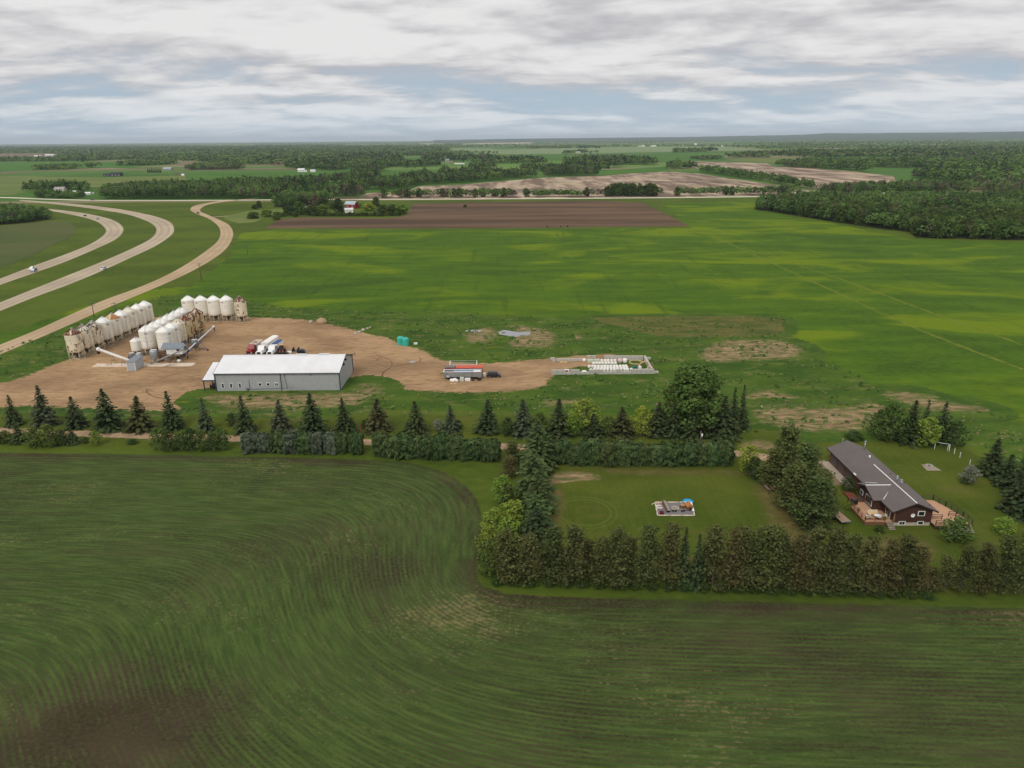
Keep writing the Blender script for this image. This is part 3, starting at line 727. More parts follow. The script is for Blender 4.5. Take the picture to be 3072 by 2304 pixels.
def g_leafy(h, w, seed, nblob=16, leaf=.5, base=.12, per=85, shape=1.0):
    r = np.random.RandomState(seed); Cs = []; Ts = []; N_ = []; limbs = []
    for i in range(nblob):
        f = (i+.5)/nblob; z = h*(base+(.93-base)*f)
        pr = math.sin(math.pi*min(1, (f*.82+.16))**shape)**.65
        an = i*2.4+r.rand()*.9; ro = w*pr*r.uniform(.3, .72)*(0 if i == nblob-1 else 1)
        c0 = np.array([math.cos(an)*ro, math.sin(an)*ro, z]); br = w*r.uniform(.30, .52)*(1-.25*f)
        d = r.normal(size=(per, 3)); d /= np.linalg.norm(d, axis=1)[:, None]
        rad = br*r.uniform(.55, 1.1, per)**.6
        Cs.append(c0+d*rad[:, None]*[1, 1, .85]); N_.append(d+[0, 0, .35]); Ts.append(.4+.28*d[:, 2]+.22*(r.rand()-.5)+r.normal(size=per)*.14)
        limbs.append(((0, 0, z*.55), tuple(c0*[.9, .9, 1]), .04+.012*h*.4))
    Cs = np.concatenate(Cs); Cs[:, 2] = np.maximum(Cs[:, 2], .1)
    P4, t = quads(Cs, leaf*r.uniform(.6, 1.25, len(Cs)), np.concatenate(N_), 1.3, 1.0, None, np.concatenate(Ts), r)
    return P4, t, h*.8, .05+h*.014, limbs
def g_hedge(h, w, seed):
    """spruce clipped into a hedge: flat-topped, bulging, branch sprays on its faces"""
    r = np.random.RandomState(seed); k = 2600
    d = r.uniform(-1, 1, (k, 3)); m_ = np.abs(d).max(1); d /= m_[:, None]
    nrm = d/(np.linalg.norm(d, axis=1)[:, None])
    q = .55*d+.45*nrm*1.15
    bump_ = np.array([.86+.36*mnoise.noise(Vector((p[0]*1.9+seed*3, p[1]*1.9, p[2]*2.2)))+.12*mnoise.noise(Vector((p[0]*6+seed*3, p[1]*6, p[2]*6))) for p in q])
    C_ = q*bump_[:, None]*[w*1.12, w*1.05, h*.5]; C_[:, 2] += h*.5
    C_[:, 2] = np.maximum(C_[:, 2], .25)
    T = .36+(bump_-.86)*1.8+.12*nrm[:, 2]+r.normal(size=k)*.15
    A = np.column_stack([nrm[:, 0], nrm[:, 1], np.full(k, -.5)])
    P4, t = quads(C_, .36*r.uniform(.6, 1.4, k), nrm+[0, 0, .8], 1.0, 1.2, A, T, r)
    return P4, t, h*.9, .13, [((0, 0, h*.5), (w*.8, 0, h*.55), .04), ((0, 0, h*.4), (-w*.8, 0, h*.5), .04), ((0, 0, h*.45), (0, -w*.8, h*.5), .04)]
GEN = {'spruce': g_spruce, 'pine': g_pine, 'leafy': g_leafy, 'hedge': g_hedge}
PROTO = {}
def proto(gen, var, h, w, mt, **kw):
    key = (gen, var, mt, tuple(sorted(kw.items())))
    if key not in PROTO:
        P4, t, th, tr_, limbs = GEN[gen](h, w, var*17+hash(gen) % 5 if False else var*17+len(gen), **kw)
        nm = {'spruce': 'spruce', 'pine': 'pine', 'leafy': 'leafy_tree', 'hedge': 'hedge_spruce'}[gen]
        PROTO[key] = (fol_mesh('crown', P4, t, LM[mt]), trunk_mesh('trunk', th, tr_, limbs, PALEBARK if gen == 'leafy' else BARK), h, w)
    return PROTO[key]
TREES = []
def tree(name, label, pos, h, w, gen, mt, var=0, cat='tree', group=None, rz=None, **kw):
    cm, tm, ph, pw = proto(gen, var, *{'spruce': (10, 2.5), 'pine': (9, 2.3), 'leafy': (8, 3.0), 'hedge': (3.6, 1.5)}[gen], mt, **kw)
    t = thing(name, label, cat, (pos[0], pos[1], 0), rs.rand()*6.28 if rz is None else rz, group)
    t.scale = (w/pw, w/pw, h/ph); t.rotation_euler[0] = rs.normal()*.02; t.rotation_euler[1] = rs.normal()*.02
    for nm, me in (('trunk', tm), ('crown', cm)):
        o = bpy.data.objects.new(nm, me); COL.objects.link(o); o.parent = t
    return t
ORD = 'first second third fourth fifth sixth seventh eighth ninth tenth eleventh twelfth thirteenth fourteenth fifteenth sixteenth seventeenth eighteenth nineteenth twentieth twenty-first twenty-second twenty-third twenty-fourth twenty-fifth twenty-sixth twenty-seventh twenty-eighth'.split()

# spruces along the driveway
row = [(z5, a) for a in ((85, 315, 130, 100), (280, 310, 75, 150), (465, 325, 140, 130), (660, 335, 95, 170), (855, 340, 135, 165), (1040, 330, 110, 130), (1245, 345, 150, 100), (1485, 355, 135, 125), (1700, 355, 160, 130), (1890, 355, 115, 160), (2085, 345, 150, 120))] + \
      [(z6, a) for a in ((230, 225, 62, 140), (425, 235, 75, 130), (605, 230, 95, 90), (785, 230, 68, 125), (970, 240, 65, 135), (1150, 245, 65, 140), (1330, 252, 140, 110), (1475, 250, 105, 130), (1655, 245, 80, 135))]
for i, (zz, (x, yb, yt, wd)) in enumerate(row):
    bx_, by_ = zz(x, yb); s_ = .4973 if zz is z5 else .5877
    p = P(bx_, by_); h = ht(bx_, by_, zz(x, yt)[1]); wm = wd*s_/F*(p[1]*.945+23)*.5
    adj = 'slender' if wm < 2.1 else 'broad' if wm > 3.0 else 'dark'
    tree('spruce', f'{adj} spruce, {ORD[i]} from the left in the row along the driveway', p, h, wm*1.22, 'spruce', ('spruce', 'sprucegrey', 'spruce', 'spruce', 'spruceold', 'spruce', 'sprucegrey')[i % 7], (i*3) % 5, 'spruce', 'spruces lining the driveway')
for i, (x, yb, yt, wd, lab) in enumerate([(1735, 258, 70, 100, 'narrow dark spruce in front of the tall poplar'), (1830, 262, 85, 120, 'dark spruce right in front of the tall poplar, near the utility pole'),
        (1985, 268, 50, 165, 'large drooping spruce right of the utility pole'), (2040, 235, 5, 95, 'tall narrow spruce, left of the pair beside the poplar'), (2085, 215, -8, 80, 'tall narrow spruce, right of the pair beside the poplar'), (1905, 250, 90, 90, 'small spruce between the poplar and the large drooping spruce')]):
    bx_, by_ = z6(x, yb); p = P(bx_, by_); tree('spruce', lab, p, ht(bx_, by_, z6(x, yt)[1]), wd*.5877/F*(p[1]*.945+23)*.54, 'spruce', 'spruce', (i+2) % 5, 'spruce')
def plant(zz, s_, x, yb, yt, wd, lab, gen, mt, var, name=None, cat='tree', group=None, **kw):
    bx_, by_ = zz(x, yb); p = P(bx_, by_); h = max(.8, ht(bx_, by_, zz(x, yt)[1]))
    return tree(name or ('shrub' if cat == 'shrub' else 'tree'), lab, p, h, wd*s_/F*(p[1]*.945+23)*.52, gen, mt, var, cat, group, **kw)
s6 = .5877; s5 = .4973
plant(z6, s6, 1835, 225, -112, 320, 'very tall broad poplar standing over the spruces', 'leafy', 'poplar', 1, 'poplar', 'poplar', nblob=38, leaf=.3, per=170)
plant(z6, s6, 1740, 215, -20, 170, 'lower poplar leaning against the left side of the tall poplar', 'leafy', 'leaf', 2, 'poplar', 'poplar')
for x, yb, yt, wd, lab, mt in [(540, 222, 165, 70, 'silvery round shrub beside a small spruce', 'silver'), (640, 215, 170, 50, 'small green shrub right of the smallest driveway spruce', 'dark'), (180, 218, 160, 55, 'small dark shrub at the foot of a driveway spruce', 'dark'),
        (890, 245, 155, 95, 'dark shrub between two driveway spruces right of the silvery shrub', 'dark'), (1060, 245, 130, 110, 'leafy green shrub behind the hedge corner', 'leaf'), (1290, 225, 60, 200, 'broad bright green willow shrub behind the driveway spruces', 'bright'),
        (1230, 250, 140, 110, 'bright green shrub below the willow shrub', 'bright'), (1570, 245, 95, 125, 'yellow-green shrub left of the poplar', 'yellow'), (1405, 245, 150, 100, 'green shrub right of the willow shrub', 'leaf'), (1620, 200, 110, 90, 'green shrub half hidden beside the yellow-green one', 'leaf')]:
    plant(z6, s6, x, yb, yt, wd, lab, 'leafy', mt, len(lab) % 3, cat='shrub', leaf=.4)
plant(z5, s5, 1405, 312, 238, 85, 'round green shrub beside a driveway spruce in front of the shop', 'leafy', 'dark', 1, cat='shrub', leaf=.4)
plant(z5, s5, 2200, 335, 280, 60, 'small dark shrub in the lawn near the brown pole', 'leafy', 'dark', 2, cat='shrub', leaf=.4)
# thickets left of the hedge
for x, yb, yt, wd, lab, gen, mt in [(-30, 420, 345, 130, 'dark shrub cut by the left edge of the picture', 'leafy', 'dark'), (40, 415, 345, 110, 'dark shrub at the left end of the roadside thicket', 'leafy', 'leaf'), (120, 415, 298, 110, 'grey-green bushy spruce in the left thicket', 'spruce', 'spruce'), (215, 440, 325, 150, 'broad green shrub in the middle of the left thicket', 'leafy', 'leaf'),
        (310, 440, 305, 150, 'tall green shrub right of the middle of the left thicket', 'leafy', 'leaf'), (385, 430, 335, 90, 'green shrub next to the small spruce of the left thicket', 'leafy', 'dark'), (440, 425, 318, 90, 'small spruce at the right end of the left thicket', 'spruce', 'spruce'), (585, 432, 340, 75, 'slender pale sapling standing alone by the driveway', 'leafy', 'bright'),
        (520, 420, 385, 55, 'low shrub left of the lone sapling', 'leafy', 'dark'), (800, 425, 395, 70, 'low shrub left of the second thicket', 'leafy', 'dark')]:
    plant(z5, s5, x, yb, yt, wd, lab, gen, mt, 2, cat='shrub' if gen == 'leafy' else 'spruce', **({'leaf': .4} if gen == 'leafy' else {}))
for i, x in enumerate((965, 1030, 1095, 1160, 1225, 1290, 1345)):
    plant(z5, s5, x, 462+5*(i % 2), 322+18*(i % 3), 115, 'leafy green shrub in the thicket between the sapling and the blue-grey hedge', 'leafy', ('leaf', 'dark')[i % 2], i % 3, cat='shrub', group='shrubs of the second thicket', leaf=.4)
# clipped hedges
def hedge(x0, y0, x1, y1, k, hpx, mt, label, group, w=1.6):
    for i in range(k):
        t = (i+.5)/k; x = x0+(x1-x0)*t; y = y0+(y1-y0)*t; p = P(x, y)
        m_ = mt[i] if isinstance(mt, tuple) else mt; lb_ = label if isinstance(label, str) else label[0] if m_ == 'bluespruce' else label[1]
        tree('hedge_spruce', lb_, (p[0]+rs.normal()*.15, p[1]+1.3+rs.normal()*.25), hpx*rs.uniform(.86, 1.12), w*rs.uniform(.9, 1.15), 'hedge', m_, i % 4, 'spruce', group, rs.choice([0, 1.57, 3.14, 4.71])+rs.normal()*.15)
hedge(730, 1362, 1090, 1366, 9, 4.9, ('bluespruce', 'bluespruce', 'hedge', 'bluespruce', 'hedge', 'bluespruce', 'bluespruce', 'hedge', 'hedge'), ('blue-grey clipped spruce in the hedge left of the brown pole', 'green clipped spruce among the blue-grey ones left of the brown pole'), 'short hedge spruces', 1.55)
hedge(1118, 1372, 1500, 1386, 10, 5.3, 'hedge', 'clipped green spruce in the hedge between brown pole and spruce column', 'hedge spruces between pole and spruce column', 1.75)
hedge(1640, 1398, 2195, 1400, 16, 5.3, 'hedge', 'clipped green spruce in the hedge along the back of the play lawn', 'hedge spruces behind the play lawn', 1.6)
plant(z6, s6, 1035, 405, 165, 215, 'tallest spruce at the head of the spruce column', 'spruce', 'hedge', 1, 'spruce', 'spruce', fat=.6)
# column of spruces and maples between field and lawn
sz8 = .3014
for x, yb, yt, wd, lab, mt, gen in [(740, 520, 150, 290, 'second spruce from the head of the spruce column', 'hedge', 'spruce'), (715, 740, 300, 300, 'broad grey-green spruce, third from the head of the spruce column', 'hedge', 'spruce'), (760, 900, 540, 260, 'fourth spruce from the head of the spruce column', 'hedge', 'spruce'),
        (730, 1060, 740, 290, 'fifth spruce from the head of the spruce column', 'hedge', 'spruce'), (745, 1200, 870, 280, 'last spruce of the spruce column, nearest the brown pines', 'spruce', 'spruce'), (600, 1000, 800, 200, 'dark spruce behind the bright green maples', 'spruce', 'spruce'),
        (520, 430, 220, 170, 'small olive pine left of the head of the spruce column', 'pine', 'pine'), (490, 560, 360, 150, 'small reddish-brown pine beside the spruce column', 'pine', 'pine'), (480, 850, 650, 150, 'small brown pine between the bright green maples', 'pine', 'pine'),
        (440, 830, 548, 200, 'bright green maple, furthest back beside the spruce column', 'bright', 'leafy'), (520, 1080, 800, 230, 'bright yellow-green maple touching the spruce column', 'bright', 'leafy'), (360, 1180, 880, 230, 'bright green maple bulging over the field edge', 'bright', 'leafy'),
        (480, 1240, 960, 210, 'bright green maple in the middle of the maple clump', 'bright', 'leafy'), (300, 1360, 1050, 220, 'green maple overhanging the curve of the field', 'bright', 'leafy'), (290, 1540, 1190, 210, 'green maple at the field corner left of the brown pines', 'leaf', 'leafy')]:
    plant(zc8, sz8, x+(25 if gen == 'spruce' else 0), yb, yt, wd*1.42, lab, gen, mt, len(lab) % 4, {'spruce': 'spruce', 'pine': 'pine', 'leafy': 'maple'}[gen], {'spruce': 'spruce', 'pine': 'pine', 'leafy': 'maple'}[gen], **({'fat': .6} if gen == 'spruce' else {'leaf': .4} if gen == 'leafy' else {}))
# brown pine windbreak along the near side
szw = .4069
wb = [(300, 1180, 820, 260), (470, 1195, 850, 240), (640, 1190, 810, 240), (780, 1205, 790, 250), (1000, 1205, 880, 230), (1120, 1215, 815, 250), (1340, 1220, 800, 240), (1490, 1225, 775, 220), (1810, 1235, 800, 250), (1960, 1240, 805, 230), (2120, 1245, 840, 230), (2230, 1250, 800, 240)]
for i, (x, yb, yt, wd) in enumerate(wb):
    plant(zw, szw, x, yb, yt, wd*1.15, f'olive-brown pine, {ORD[i]} from the left in the windbreak by the field', 'pine', 'pine', i % 5, 'pine', 'pine', 'windbreak pines')
for x, yb, yt, wd, lab in [(1580, 1222, 780, 190, 'green spruce standing among the brown windbreak pines'), (1690, 1232, 845, 170, 'narrow grey-green spruce among the brown windbreak pines')]:
    plant(zw, szw, x, yb, yt, wd, lab, 'spruce', 'spruce', 3, 'spruce', 'spruce')
zr = zf(2200, 1180, .3942)
for i, (x, yb, yt, wd) in enumerate([(40, 1480, 1040, 240), (190, 1490, 1030, 250), (330, 1500, 1070, 230), (470, 1505, 1090, 230), (600, 1515, 1050, 240), (740, 1520, 1050, 240), (870, 1520, 1090, 230), (1010, 1520, 1110, 230), (1130, 1515, 1120, 230), (1250, 1510, 1100, 240), (1385, 1500, 1180, 200), (1490, 1500, 1330, 130)]):
    plant(zr, .3942, x, yb, yt, wd*1.15, f'olive-brown pine, {ORD[len(wb)+i]} from the left in the windbreak by the field', 'pine', 'pine', (i+2) % 5, 'pine', 'pine', 'windbreak pines')
for i, (x, yb, yt, wd) in enumerate([(1600, 1500, 1250, 200), (1720, 1505, 1180, 240), (1870, 1515, 1160, 250), (2020, 1520, 1100, 260), (2150, 1525, 1060, 260), (2290, 1530, 1040, 260)]):
    plant(zr, .3942, x, yb, yt, wd, f'thin dark pine right of the windbreak gap, {ORD[i]} from the gap', 'pine', 'pine', (i+1) % 5, 'pine', 'pine', 'pines right of the gap', dens=.8)
for i in range(11):                                           # a second, hidden line fills the windbreak
    t = i/10; p = P(1530+t*1180, 1718+t*36)
    tree('pine', 'olive-brown pine in the rear line of the windbreak', p, 6.0+rs.rand()*2.2, 2.3, 'pine', 'pine', i % 5, 'pine', 'rear windbreak pines')
for i in range(26):                                          # undergrowth at the foot of the windbreak
    t = i/25; p = P(1490+t*1290, 1752+t*42)
    tree('shrub', 'low dark shrub at the foot of the windbreak pines', p, 1.2+rs.rand()*.9, 1.4, 'leafy', 'dark', i % 3, 'shrub', 'undergrowth of the windbreak', leaf=.4)
# around the house
for x, yb, yt, wd, lab, mt, gen, var in [(400, 640, 262, 300, 'tall dense pine, furthest back of the big pines beside the house', 'bigpine', 'pine', 1), (300, 700, 430, 260, 'dark pine on the left of the big pines beside the house', 'bigpine', 'pine', 0), (520, 800, 400, 320, 'big dark pine in the middle of the group beside the house', 'bigpine', 'pine', 2), (440, 880, 540, 300, 'bushy pine on the left front of the group beside the house', 'bigpine', 'pine', 4),
        (640, 900, 590, 280, 'bushy pine on the right of the group beside the house', 'bigpine', 'pine', 3), (590, 1020, 640, 330, 'big lighter pine at the front of the group beside the house', 'bigpine', 'pine', 2),
        (110, 590, 385, 190, 'bright yellow-green tree at the driveway end', 'yellow', 'leafy', 0), (150, 640, 480, 160, 'dark bush below the yellow-green tree', 'dark', 'leafy', 1), (870, 745, 640, 130, 'small flat-topped ornamental tree by the garage apron', 'dark', 'leafy', 2), (1690, 1120, 945, 270, 'round green lilac bush below the right-hand deck', 'leaf', 'leafy', 1), (2050, 1055, 945, 200, 'round light green bush on the lawn right of the house', 'bright', 'leafy', 2),
        (1110, 1055, 1000, 90, 'low dark shrub beside the porch steps', 'dark', 'leafy', 0), (880, 880, 825, 70, 'pale green bush at the deck corner', 'bright', 'leafy', 1),
        (920, 350, 285, 170, 'dark bush behind the garage end of the house', 'dark', 'leafy', 2), (1110, 345, 120, 230, 'big green bush at the left of the clump behind the house', 'leaf', 'leafy', 1), (1200, 360, 65, 240, 'tall green tree in the clump behind the house', 'leaf', 'leafy', 2), (1340, 370, 60, 240, 'dark spruce in the middle of the clump behind the house', 'spruce', 'spruce', 1), (1440, 340, 50, 130, 'narrow dark spruce top in the clump behind the house', 'spruce', 'spruce', 2),
        (1560, 370, 70, 200, 'dark spruce at the right of the clump behind the house', 'spruce', 'spruce', 3), (1460, 400, 175, 230, 'bright yellow-green tree in front of the clump behind the house', 'yellow', 'leafy', 0), (1670, 395, 210, 210, 'dark round bush at the right end of the clump behind the house', 'dark', 'leafy', 1), (1290, 375, 190, 200, 'dark bush at the front of the clump behind the house', 'dark', 'leafy', 2),
        (1960, 620, 345, 240, 'large dark spruce at the right, furthest back', 'spruce', 'spruce', 0), (2080, 700, 470, 240, 'dark spruce at the right, in the middle of the spruce group', 'spruce', 'spruce', 1), (2180, 790, 450, 260, 'dark spruce at the right edge of the picture', 'spruce', 'spruce', 2), (2130, 900, 560, 240, 'dark spruce at the right, nearest the windbreak', 'spruce', 'spruce', 3), (2240, 960, 600, 260, 'dark spruce cut by the right edge near the light green bush', 'spruce', 'spruce', 4),
        (1790, 680, 540, 150, 'grey-green bare-branched shrub left of the right-hand spruces', 'silver', 'leafy', 2), (1760, 690, 630, 70, 'small dark juniper on the lawn left of the right-hand spruces', 'dark', 'leafy', 1)]:
    cat = {'pine': 'pine', 'spruce': 'spruce'}.get(gen, 'shrub' if ('bush' in lab or 'shrub' in lab or 'juniper' in lab) else 'tree')
    plant(zr, .3942, x, yb, yt, wd, lab, gen, mt, var, cat if cat != 'tree' else 'tree', cat, **({'leaf': .38} if gen == 'leafy' else {'leaf': .3, 'dens': 1.6, 'base': .03} if gen == 'pine' else {}))

# ---------------------------------------------------------------- woods
def in_px(pt, poly_w): return inside(np.array([pt]), poly_w)[0]
def scatter(poly, sp, seed):
    r = np.random.RandomState(seed); lo = poly.min(0); hi = poly.max(0)
    xs = np.arange(lo[0], hi[0], sp); ys = np.arange(lo[1], hi[1], sp); gx, gy = np.meshgrid(xs, ys)
    p = np.stack([gx.ravel(), gy.ravel()], 1)+r.uniform(-.48, .48, (gx.size, 2))*sp
    return p[inside(p, poly)]
WOODS = [   # name of the wood, outline, share of conifers, share of bare brown, tree height
    ('right', [(2262, 628), (2368, 644), (2500, 666), (2645, 687), (2733, 697), (2745, 714), (3072, 721), (3300, 723), (3300, 606), (2420, 606), (2290, 614)], .06, .05, 12.5),
    ('right_road', [(2450, 584), (2700, 583), (3300, 579), (3300, 566), (2800, 563), (2480, 574)], .1, .25, 12),
    ('right_mid', [(2323, 498), (2373, 503), (2540, 510), (2600, 518), (2681, 523), (2691, 550), (2797, 554), (2927, 557), (3300, 562), (3300, 478), (2900, 482), (2700, 481), (2694, 490), (2620, 490), (2560, 485), (2420, 487)], .08, .05, 15),
    ('right_far', [(2176, 473), (2440, 475), (2560, 471), (2880, 473), (3300, 475), (3300, 455), (2700, 452), (2560, 457), (2450, 457), (2250, 463)], .25, .05, 15),
    ('centre', [(700, 600), (830, 596), (900, 592), (1000, 600), (1060, 599), (1100, 592), (1060, 580), (1090, 571), (1215, 568), (1255, 556), (1400, 549), (1500, 541), (1640, 530), (1795, 527), (1790, 520), (1720, 516), (1700, 510), (1600, 506), (1500, 503), (1300, 506), (1100, 509), (1060, 516), (1050, 540), (960, 548), (850, 556)], .3, .1, 14),
    ('centre_far', [(860, 505), (1000, 512), (1060, 505), (1240, 500), (1330, 500), (1240, 488), (1060, 482), (940, 482), (860, 494)], .3, .05, 14),
    ('centre_upper', [(1000, 483), (1240, 485), (1480, 491), (1640, 490), (1630, 482), (1500, 475), (1330, 466), (1000, 462)], .35, .05, 14),
    ('centre_right', [(1690, 491), (1716, 513), (1806, 514), (1935, 502), (1970, 494), (1935, 486), (1850, 480), (1750, 479)], .3, .05, 17),
    ('island', [(2020, 460), (2150, 454), (2150, 449), (2020, 452)], .3, 0, 14),
    ('diagonal', [(2096, 516), (2160, 525), (2250, 539), (2300, 547), (2380, 562), (2440, 571), (2441, 566), (2300, 541), (2180, 521), (2110, 512)], .02, 0, 13),
    ('left_road', [(300, 599), (520, 598), (700, 598), (830, 596), (850, 558), (740, 553), (640, 563), (500, 567), (400, 573), (320, 581)], .12, .08, 14),
    ('farm_back', [(822, 622), (880, 622), (950, 612), (1000, 606), (1000, 601), (850, 602), (826, 610)], .03, .05, 12),
    ('left_near', [(-120, 678), (0, 675), (80, 669), (150, 659), (140, 647), (60, 634), (0, 630), (-120, 630)], .0, .05, 9),
    ('left_belt', [(105, 512), (233, 508), (230, 504), (110, 507)], .0, 0, 13), ('left_belt_two', [(247, 505), (310, 502), (310, 498), (247, 500)], 0, 0, 15),
    ('left_belt_three', [(317, 500), (530, 496), (530, 490), (317, 494)], .05, 0, 13), ('mid_belt', [(561, 511), (693, 509), (800, 508), (840, 506), (842, 500), (700, 500), (600, 502), (561, 507)], .02, .2, 13),
    ('left_far', [(-100, 486), (200, 485), (420, 482), (520, 481), (610, 488), (700, 500), (860, 494), (940, 482), (1000, 482), (1000, 456), (660, 456), (660, 464), (505, 464), (440, 466), (180, 462), (170, 478), (0, 479), (-100, 479)], .08, .05, 13),
    ('band_far', [(-100, 461), (180, 461), (440, 465), (505, 458), (660, 456), (1000, 456), (1330, 457), (1350, 444), (1000, 438), (-100, 444)], .12, .05, 13),
    ('pale_field_belt', [(1585, 446), (1710, 446), (1710, 443), (1585, 444)], 0, 0, 12), ('pale_field_belt_two', [(1735, 445.5), (1798, 445), (1798, 442), (1735, 443)], .5, 0, 13),
    ('farm_grove', [(1683, 468), (1700, 462), (1760, 459), (1757, 456), (1700, 457)], .2, 0, 14), ('right_strip', [(2020, 481), (2165, 479), (2160, 474), (2040, 478)], .2, .1, 10),
    ('right_strip_two', [(2000, 508), (2095, 506), (2060, 499), (2000, 500)], .1, 0, 14), ('left_home', [(70, 575), (150, 577), (170, 570), (260, 580), (265, 566), (180, 560), (80, 566)], .25, 0, 11), ('left_home_front', [(110, 596), (250, 596), (250, 588), (110, 586)], .05, 0, 8),
]
openings = [pix(q) for _, q in far_fields]
cand = []
for wi, (nm, poly, con, brn, hh) in enumerate(WOODS):
    pw = pix(poly); D = np.linalg.norm(pw.mean(0)); pts = None
    sp = max(5.6, D/190)
    pts = scatter(pw, sp, wi); r = np.random.RandomState(900+wi)
    if D < 900: floor_z = .045
    else: floor_z = .12+.00003*D
    if D < 1000: flat('woodland_floor', jag(pw, 2, 12, wi, .03) if D < 1500 else pw, floor_z, ground_mat('leaf_litter', lambda n: n.mix(n.step(n.noise(n.pos(), .1, 5, .7), .35, .65), S(40, 46, 26), S(58, 64, 34)), bump=0) if 'leaf_litter' not in MATS else MATS['leaf_litter'])
    for p in pts:
        u = r.rand(); cl_ = mnoise.noise(Vector((p[0]/60, p[1]/60, wi)))
        kind = 1 if u < con*(1+2.5*max(0, cl_)) else 2 if u > 1-brn*(1+2*max(0, -cl_)) else 0
        if D > 1000 and mnoise.fractal(Vector((p[0]/150, p[1]/330, wi*.37)), 1., 2., 3) < (-.12 if D > 1500 else -.3): continue
        cand.append((p[0], p[1], hh*r.uniform(.6, 1.15)*(1.12 if kind == 1 else 1), sp, kind, wi, cl_))
# poplars along the range road
rowx = [x for x in np.arange(1152, 2390, 8.0) if not (1545 < x < 1572 or 1770 < x < 1800 or 1985 < x < 2030 or 1290 < x < 1306)]
rrp = np.array(RR)
r_ = np.random.RandomState(5)
for x in rowx:
    y = np.interp(x, rrp[:, 0], rrp[:, 1])-4.5-r_.rand()*2; p = P(x+r_.normal()*3, y); big = 1.45 if 1810 < x < 1965 else .8 if 1580 < x < 1760 else 1.0
    cand.append((p[0], p[1], 10.0*big*r_.uniform(.8, 1.2), 7.5, 0 if r_.rand() > .08 else 2, 100, mnoise.noise(Vector((x/40, 0, 3)))))
cand = np.array(cand)
Dc = np.hypot(cand[:, 0], cand[:, 1])
def projv(q):
    q = q-CP; k_ = q@fw; return 1536+F*(q@rt)/k_, 1152-F*(q@up)/k_
vx = projv(np.column_stack([cand[:, :2], cand[:, 2]*.7]))[0]; vis = (vx > 0) & (vx < 3072)
score = cand[:, 2]/Dc*vis*np.where(cand[:, 5] == 100, 1.5, 1.0)*np.where(np.isin(cand[:, 5], (0, 12, 10, 11, 100)), 1, .6)
order = np.argsort(-score); indiv = set(order[:290].tolist())
WNAME = {0: 'wood along the right side of the hay field', 12: 'small wood inside the highway curve at the left', 10: 'wood behind the range road left of the farmstead', 11: 'grove behind the red barn', 100: 'tree line along the range road', 9: 'diagonal hedgerow between the stubble fields', 1: 'roadside wood at the far right', 24: 'garden of the roadside home at the left', 23: 'garden of the roadside home at the left'}
MIDP = {}
def midproto(kind, var):
    if (kind, var) not in MIDP:
        if kind == 1: P4, t, th, tr_, li = g_spruce(10, 2.2, 50+var, .7)
        else: P4, t, th, tr_, li = g_leafy(10, 3.5, 60+var, 17, .75, .06, 46 if kind == 0 else 28)
        mtl = {0: ('wood', 'leaf', 'wood', 'dark')[var], 1: 'spruce', 2: 'brown'}[kind]
        MIDP[(kind, var)] = (fol_mesh('crown', P4, t, LM[mtl]), trunk_mesh('trunk', th, tr_, li[::3], PALEBARK if kind != 1 else BARK))
    return MIDP[(kind, var)]
for idx in order[:290]:
    x, y, h, sp, kind, wi, cl_ = cand[idx]; kind = int(kind)
    cm, tm = midproto(kind, int(idx) % 4 if kind == 0 else int(idx) % 2)
    wn = WNAME.get(int(wi), 'woods beyond the hay field')
    nm = ('aspen', 'spruce', 'bare_aspen')[kind]
    t = thing(nm, f"{('green aspen', 'dark spruce', 'greyish half-bare aspen')[kind]} in the {wn}", ('aspen', 'spruce', 'aspen')[kind], (x, y, 0), (idx*1.7) % 6.28, f"{('aspens', 'spruces', 'half-bare aspens')[kind]} of the {wn}")
    s_ = h/10; ws = s_*(1.35 if wi == 100 else 1.0)*(1.0 if kind != 1 else .85)*(.92+.2*((idx*7) % 10)/10)
    t.scale = (ws, ws, s_)
    for pn, me in (('trunk', tm), ('crown', cm)):
        o = bpy.data.objects.new(pn, me); COL.objects.link(o); o.parent = t
# the rest of the woods and the wooded plain out to the horizon: one mass each
def lumps(name, label, rows, mt, r, nq):
    rows = np.asarray(rows, float); k = len(rows)
    x, y, h, sp, kind = rows[:, :5].T
    P_all = []; T_all = []
    d = r.normal(size=(k, nq, 3)); d /= np.linalg.norm(d, axis=2)[:, :, None]; d *= np.exp(r.normal(size=(k, nq, 1))*.1); d[:, :, 2] = np.where(d[:, :, 2] < -.35, -d[:, :, 2], d[:, :, 2])
    con = (kind == 1)[:, None]
    zz = np.clip(.52+.5*d[:, :, 2]*1.0, .05, 1.02)
    wid = (np.minimum(.62*sp, 22)[:, None])*np.where(con, 1.05*(1.05-zz), 1.0)*r.uniform(.7, 1.1, (k, nq))
    lg = np.exp(r.normal(size=(k, 1))*.22); wid = wid*lg
    c_ = np.stack([x[:, None]+d[:, :, 0]*wid, y[:, None]+d[:, :, 1]*wid, h[:, None]*zz], 2)
    size = (np.minimum(sp, 26)*(.28 if nq > 60 else .36 if nq > 30 else .5))[:, None]*np.where(con, .75, 1.0)*r.uniform(.6, 1.15, (k, nq)); size = np.minimum(size, (h[:, None]*.8))
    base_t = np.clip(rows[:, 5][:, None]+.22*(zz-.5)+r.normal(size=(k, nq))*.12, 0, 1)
    P4, t = quads(c_.reshape(-1, 3), size.ravel(), (d+[0, 0, .5]).reshape(-1, 3), .9, 1., None, base_t.ravel(), r)
    o = np_obj(name, P4, np.arange(len(P4)).reshape(-1, 4), mt, {'tint': t}); tag(o, label, 'woodland', kind='stuff'); return o
